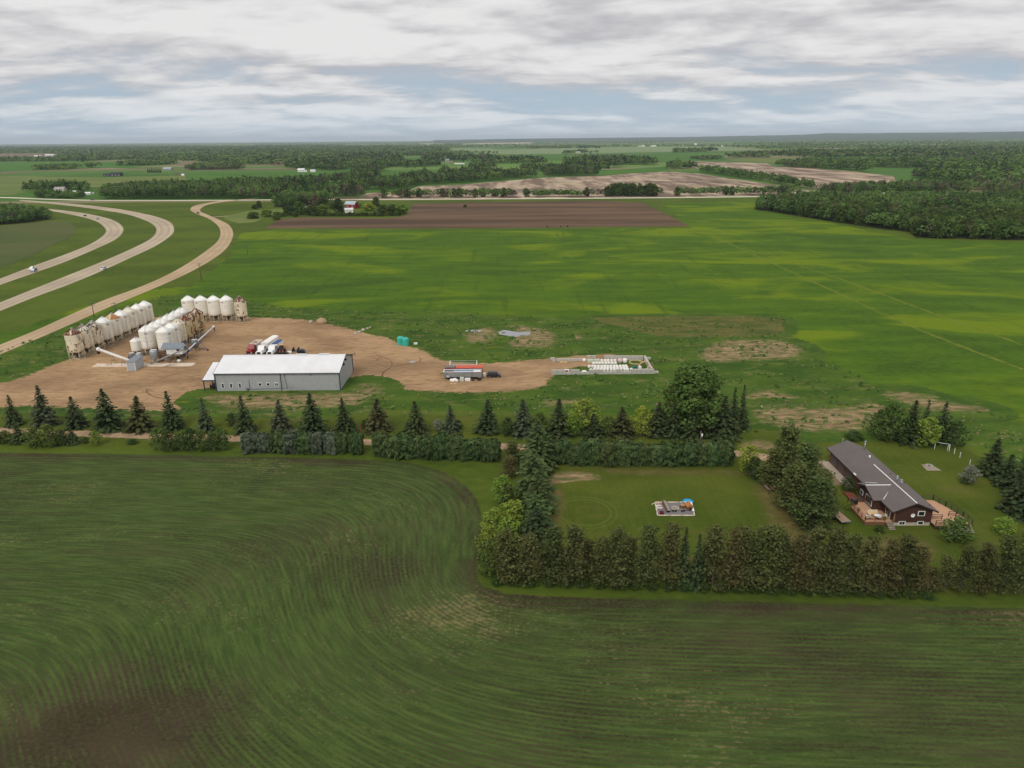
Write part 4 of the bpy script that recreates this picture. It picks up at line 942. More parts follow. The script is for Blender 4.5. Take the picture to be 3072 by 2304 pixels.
#print('WOOD', len(cand), (Dc < 1100).sum(), ((Dc >= 1100) & (Dc < 2200)).sum())
FARMATS = {0: leafmat('mass_leaf', S(50, 74, 32), S(116, 138, 64), 0), 1: leafmat('mass_spruce', S(42, 58, 36), S(66, 80, 52), 0), 2: leafmat('mass_bare', S(82, 80, 62), S(112, 106, 82), 0)}
keepm = np.ones(len(cand), bool); keepm[order[:290]] = False; rest = cand[keepm]
rest = np.column_stack([rest[:, :5], np.clip(.48+.6*rest[:, 6]+.7*(rs.rand(len(rest))-.5), 0, 1)])
Dr = np.hypot(rest[:, 0], rest[:, 1])
for kd, nm, lb in ((0, 'aspen_wood', 'green aspen woods spread over the middle distance'), (1, 'spruce_wood', 'dark spruces scattered through the distant woods'), (2, 'bare_wood', 'grey half-bare trees scattered through the distant woods')):
    for lo_, hi_, nq in ((0, 1250, 80), (1250, 2200, 40), (2200, 1e6, 12)):
        sel = rest[(rest[:, 4] == kd) & (Dr >= lo_) & (Dr < hi_)]
        if len(sel): lumps(nm, {0: lb, 1250: lb.replace('distant', 'far').replace('middle distance', 'land beyond the stubble fields'), 2200: lb.replace('distant', 'farthest').replace('middle distance', 'far plain')}[lo_], sel, FARMATS[kd], np.random.RandomState(int(lo_)+kd), nq)
rf = np.random.RandomState(44); far = []
Dd = 3600.0
while Dd < 26000:
    sp = Dd/170; na = int(2*.72*Dd/sp); q = np.arange(na)
    a = (-.72+1.44*(q+rf.rand(na))/na)*.98
    far.append(np.column_stack([a*Dd*1.06, Dd+rf.uniform(-.5, .5, na)*sp*2, rf.uniform(9, 16, na), np.full(na, sp), (rf.rand(na) < .2)*1.0]))
    Dd *= 1.030
far = np.concatenate(far)
nv = np.array([mnoise.fractal(Vector((x/1300, y/2400, 2.2)), 1.0, 2.0, 4) for x, y in far[:, :2]])
fx, fy = projv(np.column_stack([far[:, :2], np.zeros(len(far))]))
keepm = nv > np.where((fx > 1350) & (fx < 2350) & (fy > 428), .05, -.10)
for o_ in openings: keepm &= ~inside(far[:, :2], o_)
far = np.column_stack([far, np.clip(.45+.5*nv+.3*(rf.rand(len(far))-.5), 0, 1)])[keepm]
for kd, nm, lb in ((0, 'horizon_wood', 'aspen country reaching to the horizon'), (1, 'horizon_spruces', 'spruces dotted through the country at the horizon')):
    lumps(nm, lb, far[far[:, 4] == kd], FARMATS[kd], np.random.RandomState(70+kd), 9)
# trees of the farmstead by the red barn
for x, yb, yt, wd, mt, gen, lab in [(230, 330, 185, 150, 'dark', 'leafy', 'dark round tree at the left end of the farmstead'), (400, 320, 130, 190, 'leaf', 'leafy', 'tall green tree left of the white shed of the farmstead'), (590, 330, 190, 190, 'dark', 'leafy', 'dark tree right of the white shed of the farmstead'), (630, 190, 30, 160, 'brown', 'leafy', 'tall brownish tree behind the farmstead garden'), (740, 215, 75, 150, 'dark', 'leafy', 'dark tree behind the bright tree of the farmstead'), (740, 280, 180, 190, 'bright', 'leafy', 'bright green tree in the middle of the farmstead'),
        (890, 240, 115, 140, 'leaf', 'leafy', 'green tree left of the tall dark spruce by the barn'), (990, 290, 85, 160, 'spruce', 'leafy', 'tall dark tree left of the red barn'), (1280, 220, 140, 110, 'bright', 'leafy', 'bright shrub right behind the red barn'), (1460, 260, 150, 190, 'yellow', 'leafy', 'yellow-green round tree right of the barn'), (1555, 210, 60, 95, 'dark', 'leafy', 'slender dark tree behind the farmstead orchard'), (1650, 290, 180, 180, 'leaf', 'leafy', 'green tree in the farmstead orchard'), (1800, 300, 175, 170, 'leaf', 'leafy', 'green tree second from the right end of the farmstead'), (1930, 310, 175, 210, 'bright', 'leafy', 'bright green tree at the right end of the farmstead')]:
    plant(zt, .1989, x, yb, yt-12, wd*1.3, lab, gen, mt, len(lab) % 3, leaf=.6)
for i, x in enumerate(range(600, 1960, 62)):
    plant(zt, .1989, x, 345-8*(x > 1700), 275+10*(i % 3), 85, 'shrub in the shelterbelt along the ploughed edge of the farmstead', 'leafy', ('leaf', 'dark')[i % 2], i % 3, cat='shrub', group='shelterbelt of the farmstead', leaf=.6)
for i, (x, yb, wd, lab) in enumerate([(60, 345, 150, 'low green shrub left of the farmstead, furthest left'), (150, 350, 110, 'low green shrub left of the farmstead, beside the dark round tree'), (330, 350, 120, 'low shrub under the tall green tree of the farmstead'), (1240, 900, 40, '')][:3]):
    plant(zt, .1989, x, yb, yb-70, wd, lab, 'leafy', 'leaf', i, cat='shrub', leaf=.6)
for x, y, hpx, wd, lab, mt in [(760, 656, 22, 45, 'low spreading shrub at the bend of the service road', 'leaf'), (800, 650, 24, 40, 'second low shrub by the farm lane', 'bright'), (778, 623, 22, 22, 'lone round tree in the pasture by the service road', 'leaf'), (765, 627, 14, 24, 'low tree left of the lone pasture tree', 'dark'), (830, 660, 20, 28, 'shrub at the left tip of the ploughed field', 'leaf'), (1395, 622, 9, 12, 'lone bush in the middle of the ploughed field', 'dark'), (1642, 682, 5, 5, 'left of three tiny bushes on the ploughed edge', 'dark'), (1682, 682, 5, 4, 'middle of three tiny bushes on the ploughed edge', 'dark'), (1703, 681, 5, 6, 'right of three tiny bushes on the ploughed edge', 'dark'), (1886, 538, 22, 4, 'dead grey tree', 'brown')][:9]:
    plant(lambda a, b: (a, b), 1.0, x, y, y-hpx, wd, lab, 'leafy', mt, len(lab) % 3, cat='shrub', leaf=.6)
# ================================================================== BUILDINGS AND THINGS
def rust_mat(name, base, amount, streak, tone=S(120, 62, 34)):
    mt, n, b = newmat(name); oc = n.objc(); r = n.rnd(); x, y, z = n.xyz(oc)
    ang = n.math('ARCTAN2', y, x)
    off = n.mul(r, 37.0)
    v1 = n.comb(n.add(n.mul(n.math('COSINE', ang), streak), off), n.mul(n.math('SINE', ang), streak), n.mul(z, .35))
    v2 = n.comb(n.add(n.mul(x, .9), off), n.mul(y, .9), n.mul(z, .9))
    f = n.add(n.mul(n.noise(v1, 1, 6, .65), .6), n.mul(n.noise(v2, 1, 6, .65), .4))
    g_ = n.noise(v2, 2.5, 5, .7)
    rc = n.mix(g_, tone, tuple(v*.45 for v in tone)); rc = n.mix(n.step(g_, .55, .7, 0, .6), rc, S(176, 118, 70))
    c = n.mix(n.step(n.noise(v2, .5, 4), .3, .7), base, tuple(v*.88 for v in base))
    c = n.mix(n.step(f, .72-amount, .80-amount), c, rc)
    n.put(b.inputs['Base Color'], c); b.inputs['Roughness'].default_value = .6; b.inputs['Specular IOR Level'].default_value = .25
    return mt
WHT = S(240, 235, 222); CRM = S(230, 220, 194)
BW = rust_mat('bin_white', WHT, .05, 1.2); BWR = rust_mat('bin_roof_white', S(248, 246, 240), .04, 3)
BC = rust_mat('bin_cream', CRM, .205, 1.6); BCH = rust_mat('bin_cream_heavy', S(214, 196, 146), .245, 2.0)
RR1 = rust_mat('bin_roof_rust', CRM, .31, 2.6); RR2 = rust_mat('bin_roof_streaked', S(232, 226, 208), .27, 7.5, S(84, 58, 44)); RR3 = rust_mat('bin_roof_orange', S(232, 214, 180), .27, 1.6, S(196, 118, 56)); RR4 = rust_mat('bin_roof_light', S(236, 228, 208), .2, 3)
STEEL = mat('galvanised', S(168, 172, 176), .45, .55, .12, 2.0); STEELD = mat('dull_steel', S(118, 120, 122), .6, .3, .15); DARK = mat('black_steel', S(34, 34, 36), .7, 0, .3); LEGM = mat('leg_paint', S(214, 204, 178), .6, 0, .15, dirt=(S(120, 78, 50), .5))
GLASS, nG, bG = newmat('window_glass'); nG.put(bG.inputs['Base Color'], (.02, .026, .03)); bG.inputs['Roughness'].default_value = .08; bG.inputs['Specular IOR Level'].default_value = .7
WPAINT = mat('white_paint', S(236, 236, 234), .5, 0, .05); CONC = mat('concrete', S(176, 170, 160), .9, 0, .14, 1.5, .2, dirt=(S(110, 100, 88), .5))
WOODP = mat('pale_lumber', S(206, 178, 132), .8, 0, .15); WOODB = mat('brown_lumber', S(122, 92, 68), .85, 0, .2); WOODG = mat('grey_lumber', S(150, 138, 126), .9, 0, .2)
HOPM = mat('hopper_shaded_steel', S(92, 84, 72), .8, 0, .2, 1.5)  # dull steel, with the shade between the bin legs put into its colour
INK = mat('dark_lettering', S(70, 74, 84), .6)
def bin_proto(d, h, leg, roof_h, nleg, ladder):
    r = d/2; wt = h-roof_h
    sh = MB()
    prof = [(r*.985, leg)]
    for i in range(1, 6): prof += [(r, leg+.02+(wt-leg)*(i-1)/5), (r, leg-.02+(wt-leg)*i/5), (r*.998, leg+(wt-leg)*i/5)]
    sh.lathe(prof, 36)
    rf_ = MB(); k = 36
    rf_.lathe([(r*1.015, wt-.02), (r*1.02, wt+.03), (r*.55, wt+roof_h*.5), (.34, h-.06)], 36)
    ribs = MB()
    for i in range(18):
        a = 2*math.pi*i/18; ribs.tube((math.cos(a)*r, math.sin(a)*r, wt+.05), (math.cos(a)*.36, math.sin(a)*.36, h-.03), .035, .035, 4)
    cap = MB(); cap.lathe([(.36, h-.1), (.4, h+.06), (.42, h+.16), (.2, h+.26), (.001, h+.27)], 14)
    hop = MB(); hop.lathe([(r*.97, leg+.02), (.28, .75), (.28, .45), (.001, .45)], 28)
    legs = []
    for i in range(nleg):
        a = 2*math.pi*(i+.5)/nleg; c, s_ = math.cos(a), math.sin(a)
        L = MB(); L.tube((c*r*.97, s_*r*.97, .1), (c*r*.97, s_*r*.97, leg+.35), .085, .085, 6)
        L.tube((c*r*.97, s_*r*.97, .25), (c*r*.5, s_*r*.5, leg*.72), .04, .04, 5); legs.append(L)
    base = MB(); n_ = nleg*2
    for i in range(n_):
        a, b = 2*math.pi*i/n_, 2*math.pi*(i+1)/n_
        base.tube((math.cos(a)*r*.97, math.sin(a)*r*.97, .1), (math.cos(b)*r*.97, math.sin(b)*r*.97, .1), .09, .09, 5)
    base.b2(-r*.97, r*.97, -.9, -.75, .0, .16).b2(-r*.97, r*.97, .75, .9, .0, .16)
    eave = MB(); eave.lathe([(r*1.01, wt-.09), (r*1.035, wt-.07), (r*1.035, wt+.0), (r*1.01, wt+.02)], 36)
    lad = MB()
    if ladder:
        for sx in (-.2, .2): lad.tube((r+.14, sx, .4), (r+.14, sx, wt), .03, .03, 4); lad.tube((r+.14, sx, wt), (.5, sx, h+.02), .03, .03, 4)
        for q in np.arange(.7, wt, .42): lad.tube((r+.14, -.2, q), (r+.14, .2, q), .022, .022, 4)
    lab = MB(); a0_ = math.radians(-8)
    for i in range(9):
        a = a0_+i*.045; a2 = a+.03; rr = r*1.006; zt_ = wt-.95; hh_ = .34 if i % 3 else .42
        lab.poly([(math.cos(a)*rr, math.sin(a)*rr, zt_), (math.cos(a2)*rr, math.sin(a2)*rr, zt_), (math.cos(a2)*rr, math.sin(a2)*rr, zt_+hh_), (math.cos(a)*rr, math.sin(a)*rr, zt_+hh_)])
    return dict(shell=sh, roof=rf_, ribs=ribs, cap=cap, hopper=hop, legs=legs, base=base, eave=eave, ladder=lad if ladder else None, lettering=lab)
BINM = {}
def grain_bin(x, y, label, shell, roof, rz=0., d=5.2, h=10.5, leg=2.55, group='hopper bins', ladder=True, letter=True, nleg=8):
    key = (round(d, 1), round(h, 1), nleg)
    if key not in BINM: BINM[key] = bin_proto(d, h, leg, h*.165, nleg, True)
    pr = BINM[key]
    def me(k, mt):
        kk = (key, k, mt.name)
        if kk not in BINM:
            src = pr[k[0]][k[1]] if isinstance(k, tuple) else pr[k]
            BINM[kk] = src.mesh(k if isinstance(k, str) else 'leg', mt)
        return BINM[kk]
    t = thing('grain_bin', label, 'grain bin', (x, y, 0), rz, group)
    def put(nm, k, mt, par=t):
        o = bpy.data.objects.new(nm, me(k, mt)); COL.objects.link(o); o.parent = par; return o
    put('shell', 'shell', shell); rf_ = put('roof', 'roof', roof); put('roof_ribs', 'ribs', roof, rf_); put('roof_cap', 'cap', STEEL, rf_); put('eave_ring', 'eave', roof, rf_)
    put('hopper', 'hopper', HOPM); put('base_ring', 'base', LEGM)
    for i in range(nleg): put('leg', ('legs', i), LEGM)
    if ladder: put('ladder', 'ladder', STEEL)
    if letter: put('lettering', 'lettering', INK)
    return t
LR = [(-148.9, 233.5), (-148.5, 238.9), (-148.0, 244.3), (-147.5, 249.9), (-147.0, 255.3), (-146.8, 260.7), (-146.4, 266.0), (-145.9, 271.4), (-145.5, 276.8)]
LL = ['rust-roofed cream bin, nearest of the left bin row', 'dark-streaked roof bin, second in the left bin row', 'dark-streaked roof bin, third in the left bin row beside a white bin', 'clean white bin, fourth in the left bin row', 'white bin with orange-rusted roof in the left bin row', 'clean white bin behind the orange-roofed bin', 'cream bin with lightly rusted roof, seventh in the left row', 'clean white bin, second from the far end of the left row', 'clean white bin at the far end of the left row']
LS = [(BC, RR1), (BC, RR2), (BC, RR2), (BW, BWR), (BW, RR3), (BW, BWR), (BW, RR4), (BW, BWR), (BW, BWR)]
for i, (p, l, (sh, rf_)) in enumerate(zip(LR, LL, LS)):
    grain_bin(p[0], p[1], l, sh, rf_, R(-30) if i > 2 else R(-20), group='left row of bins', letter=i > 2, d=5.3 if i > 2 else 5.1)
for i in range(6):
    grain_bin(-125.6, 237.3+5.35*i, f'white bin with ladder, {ORD[i]} from the front in the middle left column', BW, BWR, R(-75), group='middle left column of bins')
for i in range(6):
    if i < 2: grain_bin(-119.0, 235.8+5.3*i, ('large white bin behind the control cabin', 'large white bin behind the front one of the middle right column')[i], BW, BWR, R(-30), group='middle right column of bins')
    else: grain_bin(-119.0, 235.9+5.3*i, f'rust-patched yellowed bin, {ORD[i-2]} of the four rusty ones in the middle', BCH if i > 2 else BC, RR1 if i > 2 else RR4, R(-25), group='middle right column of bins', letter=False, d=4.8)
for i in range(4):
    grain_bin(-132.3+5.2*i, 286, f'clean white bin, {ORD[i]} from the left in the back row', BW, BWR, R(-110), group='back row of bins', ladder=False)
grain_bin(-110.3, 283.8, 'cream bin with red-rusted roof at the right end of the back row', BC, RR1, R(-120), d=4.7, group='back row of bins', ladder=True, letter=False)
grain_bin(-129.1, 235.6, 'small short white bin in front of the middle bins', BW, BWR, R(-40), d=3.6, h=6.6, leg=2.1, group='small bin', nleg=6, letter=False)

# ---- shop
SG = mat('shop_wall_grey', S(170, 172, 173), .55, .1, .04, .8, dirt=(S(120, 118, 114), .35)); SR = mat('shop_roof_white', S(226, 226, 227), .5, .0, .035, .25, dirt=(S(205, 204, 200), .5)); TRIM = mat('charcoal_trim', S(66, 72, 80), .5)
x0, x1, y0, y1, ev, rg = -87.4, -50.8, 198.3, 216.2, 5.6, 8.25
t = thing('farm_shop', 'long grey metal shop with white gable roof in the gravel yard', 'farm shop', ((x0+x1)/2, (y0+y1)/2, 0), world=True)
ym = (y0+y1)/2
wl = part('wall', MB().prism([(y0, 0), (y1, 0), (y1, ev), (ym, rg-.12), (y0, ev)], 'x', x0, x1), SG, t)
seam = MB()
for x in np.arange(x0+.9, x1, .9): seam.b2(x-.02, x+.02, y0-.025, y0, .05, ev-.1)
part('wall_ribs', seam, SG, wl)
for nm, ya, yb in (('roof_panel', y0-.35, ym), ('roof_panel', y1+.35, ym)):
    sgn = 1 if ya < yb else -1; dz = (rg-ev)/(ym-y0)*.35
    rf_ = part('roof', MB().prism([(ya, ev-dz+.02), (ya, ev-dz+.16), (yb, rg+.16), (yb, rg+.02)], 'x', x0-.3, x1+.3), SR, t)
    if sgn == 1:
        rr_ = MB()
        for x in np.arange(x0, x1, .9): rr_.prism([(ya+.02, ev-dz+.165), (ya+.02, ev-dz+.2), (yb-.02, rg+.2), (yb-.02, rg+.165)], 'x', x-.02, x+.02)
        part('roof_ribs', rr_, SR, rf_)
part('ridge_cap', MB().prism([(ym-.35, rg+.12), (ym, rg+.26), (ym+.35, rg+.12)], 'x', x0-.32, x1+.32), SR, t)
part('gutter', MB().b2(x0-.3, x1+.3, y0-.48, y0-.36, ev-.28, ev-.1), TRIM, t)
for xx in (x0-.31, x1+.31):
    for ya in (y0-.35, y1+.35): part('rake_trim', MB().prism([(ya, ev-.3), (ya, ev+.12), (ym, rg+.21), (ym, rg-.1)], 'x', xx-.03, xx+.03), TRIM, t)
for xx, yy in ((x0-.02, y0-.02), (x1+.02, y0-.02), (x1+.02, y1+.02)): part('corner_trim', MB().box((xx, yy, ev/2), (.3, .3, ev)), TRIM, t)
part('downpipe', MB().b2(-68.2, -68.0, y0-.17, y0-.03, 0.1, ev-.2), TRIM, t)
def win(par, cx, cz, w_, h_, y=y0, arch=False, mull=1):
    fr = part('window', MB().b2(cx-w_/2, cx+w_/2, y-.10, y-.027, cz-h_/2, cz+h_/2), WPAINT, par)
    for i in range(mull):
        ww = (w_-.2)/mull; a = cx-w_/2+.1+i*ww
        part('pane', MB().b2(a+.05, a+ww-.05, y-.13, y-.101, cz-h_/2+.14, cz+h_/2-.14), GLASS, fr)
sx = lambda px: P(560+px*.2441, 980+740*.2441, 1.5)[0]
for px in (440, 541, 648): win(t, sx(px), 1.75, .85, 1.6)
for px, ml in ((893, 1), (995, 1), (1097, 2)): win(t, sx(px), 2.05, 1.1, 1.0, mull=ml)
part('flue_pipe', MB().tube((sx(765), y0-.16, .9), (sx(765), y0-.16, 3.5), .06), STEELD, t)
part('gas_pipe', MB().tube((sx(735), y0-.16, .6), (sx(1225), y0-.16, .9), .05).tube((sx(1225), y0-.16, .9), (sx(1205), y0-.16, 4.9), .05), STEELD, t)
part('meter_box', MB().b2(sx(735)-.3, sx(735)+.3, y0-.4, y0-.03, .2, .9), STEELD, t)
part('yard_light', MB().box((sx(1195), y0-.35, 5.1), (.45, .6, .25)), STEEL, t); part('wall_vent', MB().box((sx(1528), y0-.2, 5.15), (.3, .35, .3)), DARK, t)
for yy, zz in ((203.6, 6.4), (206.5, 7.0)): part('vent_hood', MB().box((x1+.3, yy, zz), (.6, .6, .5), 0, 0, .4), DARK, t)
part('gable_lamp', MB().box((x1+.2, ym-3.5, 7.1), (.3, .3, .2)), WPAINT, t)
for i, xx in enumerate((-64, -57)): part('ridge_vent', MB().b2(xx-1.6, xx+1.6, ym-.3, ym+.3, rg+.24, rg+.42), SR, t)
lr = 3.4; lrise = (rg-ev)/(ym-y0)
lean = part('lean_to_roof', MB().prism([(y0-.1, lr), (y0-.1, lr+.15), (ym, lr+.15+lrise*(ym-y0+.1)), (ym, lr+lrise*(ym-y0+.1))], 'x', -91.2, x0-.33), SR, t)
lean2 = part('lean_to_roof', MB().prism([(y1+.1, lr), (y1+.1, lr+.15), (ym, lr+.15+lrise*(y1+.1-ym)), (ym, lr+lrise*(y1+.1-ym))], 'x', -91.2, x0-.33), SR, t)
part('fascia', MB().b2(-91.2, x0-.33, y0-.18, y0-.11, lr-.22, lr+.14), TRIM, lean)
part('fascia', MB().prism([(y0-.1, lr-.2), (y0-.1, lr+.17), (ym, lr+.17+lrise*(ym-y0+.1)), (y1+.1, lr+.17), (y1+.1, lr-.2), (ym, lr-.2+lrise*(ym-y0+.1))], 'x', -91.29, -91.22), TRIM, lean)
for yy in (198.5, 204.2, 210., 215.8): part('post', MB().b2(-91.15, -90.9, yy-.12, yy+.12, 0, lr+.02+lrise*(min(yy-y0, y1-yy))), TRIM, lean)
mbx = MB().b2(-89.9, -88.1, 199.6, 203.6, 1.0, 1.15).b2(-89.9, -88.1, 199.6, 203.6, .55, .7)
for yy in (199.8, 203.4): mbx.b2(-89.9, -89.7, yy-.1, yy+.1, 0, 1.8).b2(-88.3, -88.1, yy-.1, yy+.1, 0, 1.8)
single('storage_rack', mbx, DARK, 'dark steel rack under the lean-to of the shop', 'rack')

# ---- concrete load-out slab, pit shed, augers, cleaning plant
t = thing('concrete_slab', 'long pale concrete slab in front of the bins', 'slab', (-121, 225, 0), world=True)
for a, b in ((-138.2, -129.6), (-129.55, -121), (-120.95, -110.9), (-110.85, -105.1)): part('slab_section', MB().prism([(a, 223.0), (b, 223.0), (b-.35, 226.6), (a-.35, 226.6)], 'z', 0, .14), mat('slab_concrete', S(214, 196, 176), .9, 0, .12, .5, .1, dirt=(S(110, 84, 64), .8)), t)
PAN = mat('shed_panel', S(176, 182, 186), .5, .15, .05); PANR = mat('shed_roof_grey', S(128, 136, 142), .5, .2, .06)
t = thing('pit_shed', 'grey sheet-metal shed at the foot of the white auger', 'shed', (-122.8, 221.4, 0), world=True)
part('wall', MB().prism([(218.6, 0.05), (224.2, 0.05), (224.2, 3.4), (218.6, 2.9)], 'x', -124.1, -121.5), PAN, t)
part('roof', MB().prism([(218.5, 2.91), (224.35, 3.42), (224.35, 3.52), (218.5, 3.02)], 'x', -124.25, -121.4), PANR, t)
for xx in (-124.12, -121.48): part('corner_trim', MB().box((xx, 218.59, 1.5), (.14, .14, 2.85)), WPAINT, t)
def auger(label, p0, p1, r, mt, legs=(), wheels=None, head=True, name='auger'):
    mid = (np.array(p0)+np.array(p1))/2
    t = thing(name, label, 'auger', (mid[0], mid[1], 0), world=True)
    part('tube', MB().tube(p0, p1, r, r, 12), mt, t)
    d = (np.array(p1)-np.array(p0)); d = d/np.linalg.norm(d)
    if head:
        hd = MB(); q = np.array(p1); hd.tube(q-d*.5, q+d*.35, r*1.6, r*1.5, 10); part('head', hd, WPAINT, t)
        part('spout', MB().tube(q+d*.1, q+d*.2+[0, 0, -1.6], r*1.1, r*.9, 8), DARK, t)
    for f, sp_ in legs:
        q = np.array(p0)+(np.array(p1)-np.array(p0))*f; nrm = np.cross(d, [0, 0, 1]); nrm /= np.linalg.norm(nrm)
        L = MB()
        for s_ in (-1, 1): L.tube(q-[0, 0, r], (q+nrm*s_*sp_)*[1, 1, 0]+[0, 0, .05], .05, .05, 5)
        L.tube((q+nrm*sp_*.6)*[1, 1, 0]+[0, 0, q[2]*.4], (q-nrm*sp_*.6)*[1, 1, 0]+[0, 0, q[2]*.4], .04, .04, 5); part('support_frame', L, STEELD, t)
    if wheels:
        for w_ in wheels:
            o = part('wheel', MB().tube((w_[0]-.12, w_[1], .35), (w_[0]+.12, w_[1], .35), .36, .36, 14), DARK, t); part('rim', MB().tube((w_[0]-.14, w_[1], .35), (w_[0]+.14, w_[1], .35), .18, .18, 10), STEEL, o)
    return t
AUG = mat('auger_white', S(226, 222, 214), .5, 0, .06, dirt=(S(150, 140, 130), .5)); AUGS = mat('auger_steel', S(150, 150, 150), .45, .4, .12); AUGB = mat('auger_blue', S(40, 74, 130), .5)
auger('long white auger rising left from the grey pit shed', (-123.6, 222.6, 1.7), (-137.4, 227.2, 4.9), .42, AUG, [(.62, 1.1), (.35, .8)])
auger('grey conveyor tube rising in front of the control cabin', (-119.6, 224.6, .5), (-108.6, 226.6, 4.9), .26, AUGS, [(.55, .9), (.85, .9)], head=False)
t = auger('long silver and blue grain auger reaching up on the right of the bins', (-112.9, 234.8, .9), (-107.6, 249.4, 6.7), .2, mat('auger_silver', S(222, 224, 230), .4, .2, .06), [], [(-112.6, 244.5), (-107.2, 241.0)], True)
part('undercarriage', MB().tube((-112.4, 244.4, .35), (-109.6, 244.6, 4.7), .07).tube((-107.3, 241, .35), (-110.3, 242.2, 3.6), .07).tube((-112.5, 244.4, .35), (-107.3, 241, .35), .08).tube((-112.7, 235.4, .7), (-109.9, 242.6, 2.6), .06), AUGB, t)
part('hopper', MB().lathe([(.35, .25), (1.0, .8), (1.0, 1.0)], 4, (-113.0, 234.3, 0)).tube((-113.6, 234.1, .5), (-112.4, 234.5, .5), .3, .3, 8), AUGB, t)
part('engine', MB().box((-112.2, 236.2, 1.5), (.9, .8, .8)), mat('engine_blue', S(58, 96, 160), .5), t)
# control cabin on stilts
CW = mat('cabin_white', S(222, 222, 220), .6, 0, .06, dirt=(S(160, 150, 140), .5)); CR = mat('cabin_shingle', S(126, 134, 142), .8, 0, .12, 2); CB = mat('cabin_brown', S(104, 82, 72), .8, 0, .15)
t = thing('control_cabin', 'raised white cabin with grey gable roof among the bins', 'cabin', (-113.2, 230.8, 0), world=True)
ax, bx2, ay, by2, fz, ez, rz_ = -115.6, -110.4, 228.4, 232.6, 2.6, 4.8, 5.9
cm_ = (ay+by2)/2
part('wall', MB().prism([(ay, fz), (by2, fz), (by2, ez), (cm_, rz_-.1), (ay, ez)], 'x', ax, bx2), CW, t)
part('front_panel', MB().b2(ax-.08, ax-.01, ay+.05, by2-.05, fz, ez), CB, t)
for ya in (ay-.45, by2+.45): part('roof', MB().prism([(ya, ez-.2), (ya, ez-.08), (cm_, rz_+.1), (cm_, rz_-.04)], 'x', ax-1.6, bx2+.35), CR, t)
part('bargeboard', MB().prism([(ay-.45, ez-.3), (ay-.45, ez-.06), (cm_, rz_+.12), (by2+.45, ez-.06), (by2+.45, ez-.3), (cm_, rz_-.14)], 'x', ax-1.68, ax-1.61), WPAINT, t)
o = part('window', MB().b2(-112.2, -110.9, ay-.06, ay-.005, 3.6, 4.5), WPAINT, t); part('pane', MB().b2(-112.1, -111.0, ay-.09, ay-.061, 3.7, 4.4), GLASS, o)
o = part('door', MB().b2(ax-.13, ax-.09, 230.4, 231.3, fz+.05, 4.5), WPAINT, t); part('pane', MB().b2(ax-.16, ax-.131, 230.5, 231.2, 3.5, 4.3), GLASS, o)
part('deck', MB().b2(ax-2.3, ax-.1, ay, by2, fz-.15, fz-.02), WOODB, t)
for xx in (ax-2.2, ax, -113, bx2-.1):
    for yy in (ay+.15, by2-.15): part('stilt', MB().b2(xx-.1, xx+.1, yy-.1, yy+.1, 0, fz-.16), WOODB, t)
st = MB()
for i in range(9): st.box((ax-2.4-.27*i-.2, ay+.6, fz-.15-.28*i), (.3, 1.1, .06))
st.tube((ax-2.3, ay+.05, fz-.2), (ax-4.8, ay+.05, .05), .07).tube((ax-2.3, ay+1.15, fz-.2), (ax-4.8, ay+1.15, .05), .07)
part('stairs', st, WOODB, t)
part('stair_rail', MB().tube((ax-2.3, ay+.05, fz+.9), (ax-4.8, ay+.05, 1.1), .05).tube((ax-2.3, ay, fz-.1), (ax-2.3, ay, fz+.95), .05).tube((ax-4.7, ay, .1), (ax-4.7, ay, 1.15), .05), WOODB, t)
part('fan_box', MB().box((bx2+.5, 230.9, 4.1), (.9, 1.2, 1.2)), STEELD, t)
# cleaning plant machines
def cyclone(label, x, y, r, h, leg, mt=STEEL, name='dust_hopper'):
    t = thing(name, label, 'hopper', (x, y, 0))
    MBx = MB().lathe([(r*.2, leg*.45), (r, leg), (r, h-.25), (r*.9, h), (.001, h+.12)], 18); MBx.build('drum', mt, t)
    for i in range(4):
        a = i*1.571+.6; MB().tube((math.cos(a)*r*.95, math.sin(a)*r*.95, 0), (math.cos(a)*r*.95, math.sin(a)*r*.95, leg+.3), .06, .06, 5).build('leg', STEELD, t)
    MB().tube((-r*.7, 0, h+.15), (r*.9, 0, h+.35), .16, .16, 8).build('inlet_duct', WPAINT, t)
    return t
cyclone('galvanised drum hopper beside the grey conveyor tube', -119.4, 227.4, 1.25, 4.3, 1.7)
cyclone('small galvanised drum next to the small white bin', -124.9, 228.2, .85, 3.0, 1.0); cyclone('dull grey drum left of the small galvanised drum', -127.1, 227.8, .95, 3.1, .9, STEELD)
cyclone('grey cone-roofed seed tank between cabin and rusty bins', -111.6, 241.2, 1.2, 3.9, 1.8, STEELD, 'seed_tank')
t = thing('seed_cleaner', 'brown and grey seed cleaning machine under the raised cabin', 'machine', (-117.2, 229.6, 0), world=True)
part('housing', MB().box((-117.4, 230.6, 1.2), (2.0, 2.2, 2.2)), mat('machine_tan', S(168, 150, 122), .7, 0, .25, 1.2, dirt=(S(96, 74, 54), .8)), t)
part('frame', MB().box((-117.4, 230.6, 2.7), (2.4, 2.4, .15)).tube((-118.5, 229.5, 0), (-118.5, 229.5, 3.2), .08).tube((-116.3, 229.5, 0), (-116.3, 229.5, 3.2), .08), mat('machine_brown', S(104, 72, 52), .8), t)
part('discharge_chute', MB().tube((-116.4, 229.4, 1.4), (-114.6, 227.4, .3), .3, .2, 8), STEELD, t); part('blower', MB().tube((-118.9, 230, .7), (-118.2, 230, .7), .7, .7, 14), STEELD, t)
t = thing('fan_unit', 'black fan and white duct left of the small bin', 'machine', (-128.4, 229.2, 0), world=True)
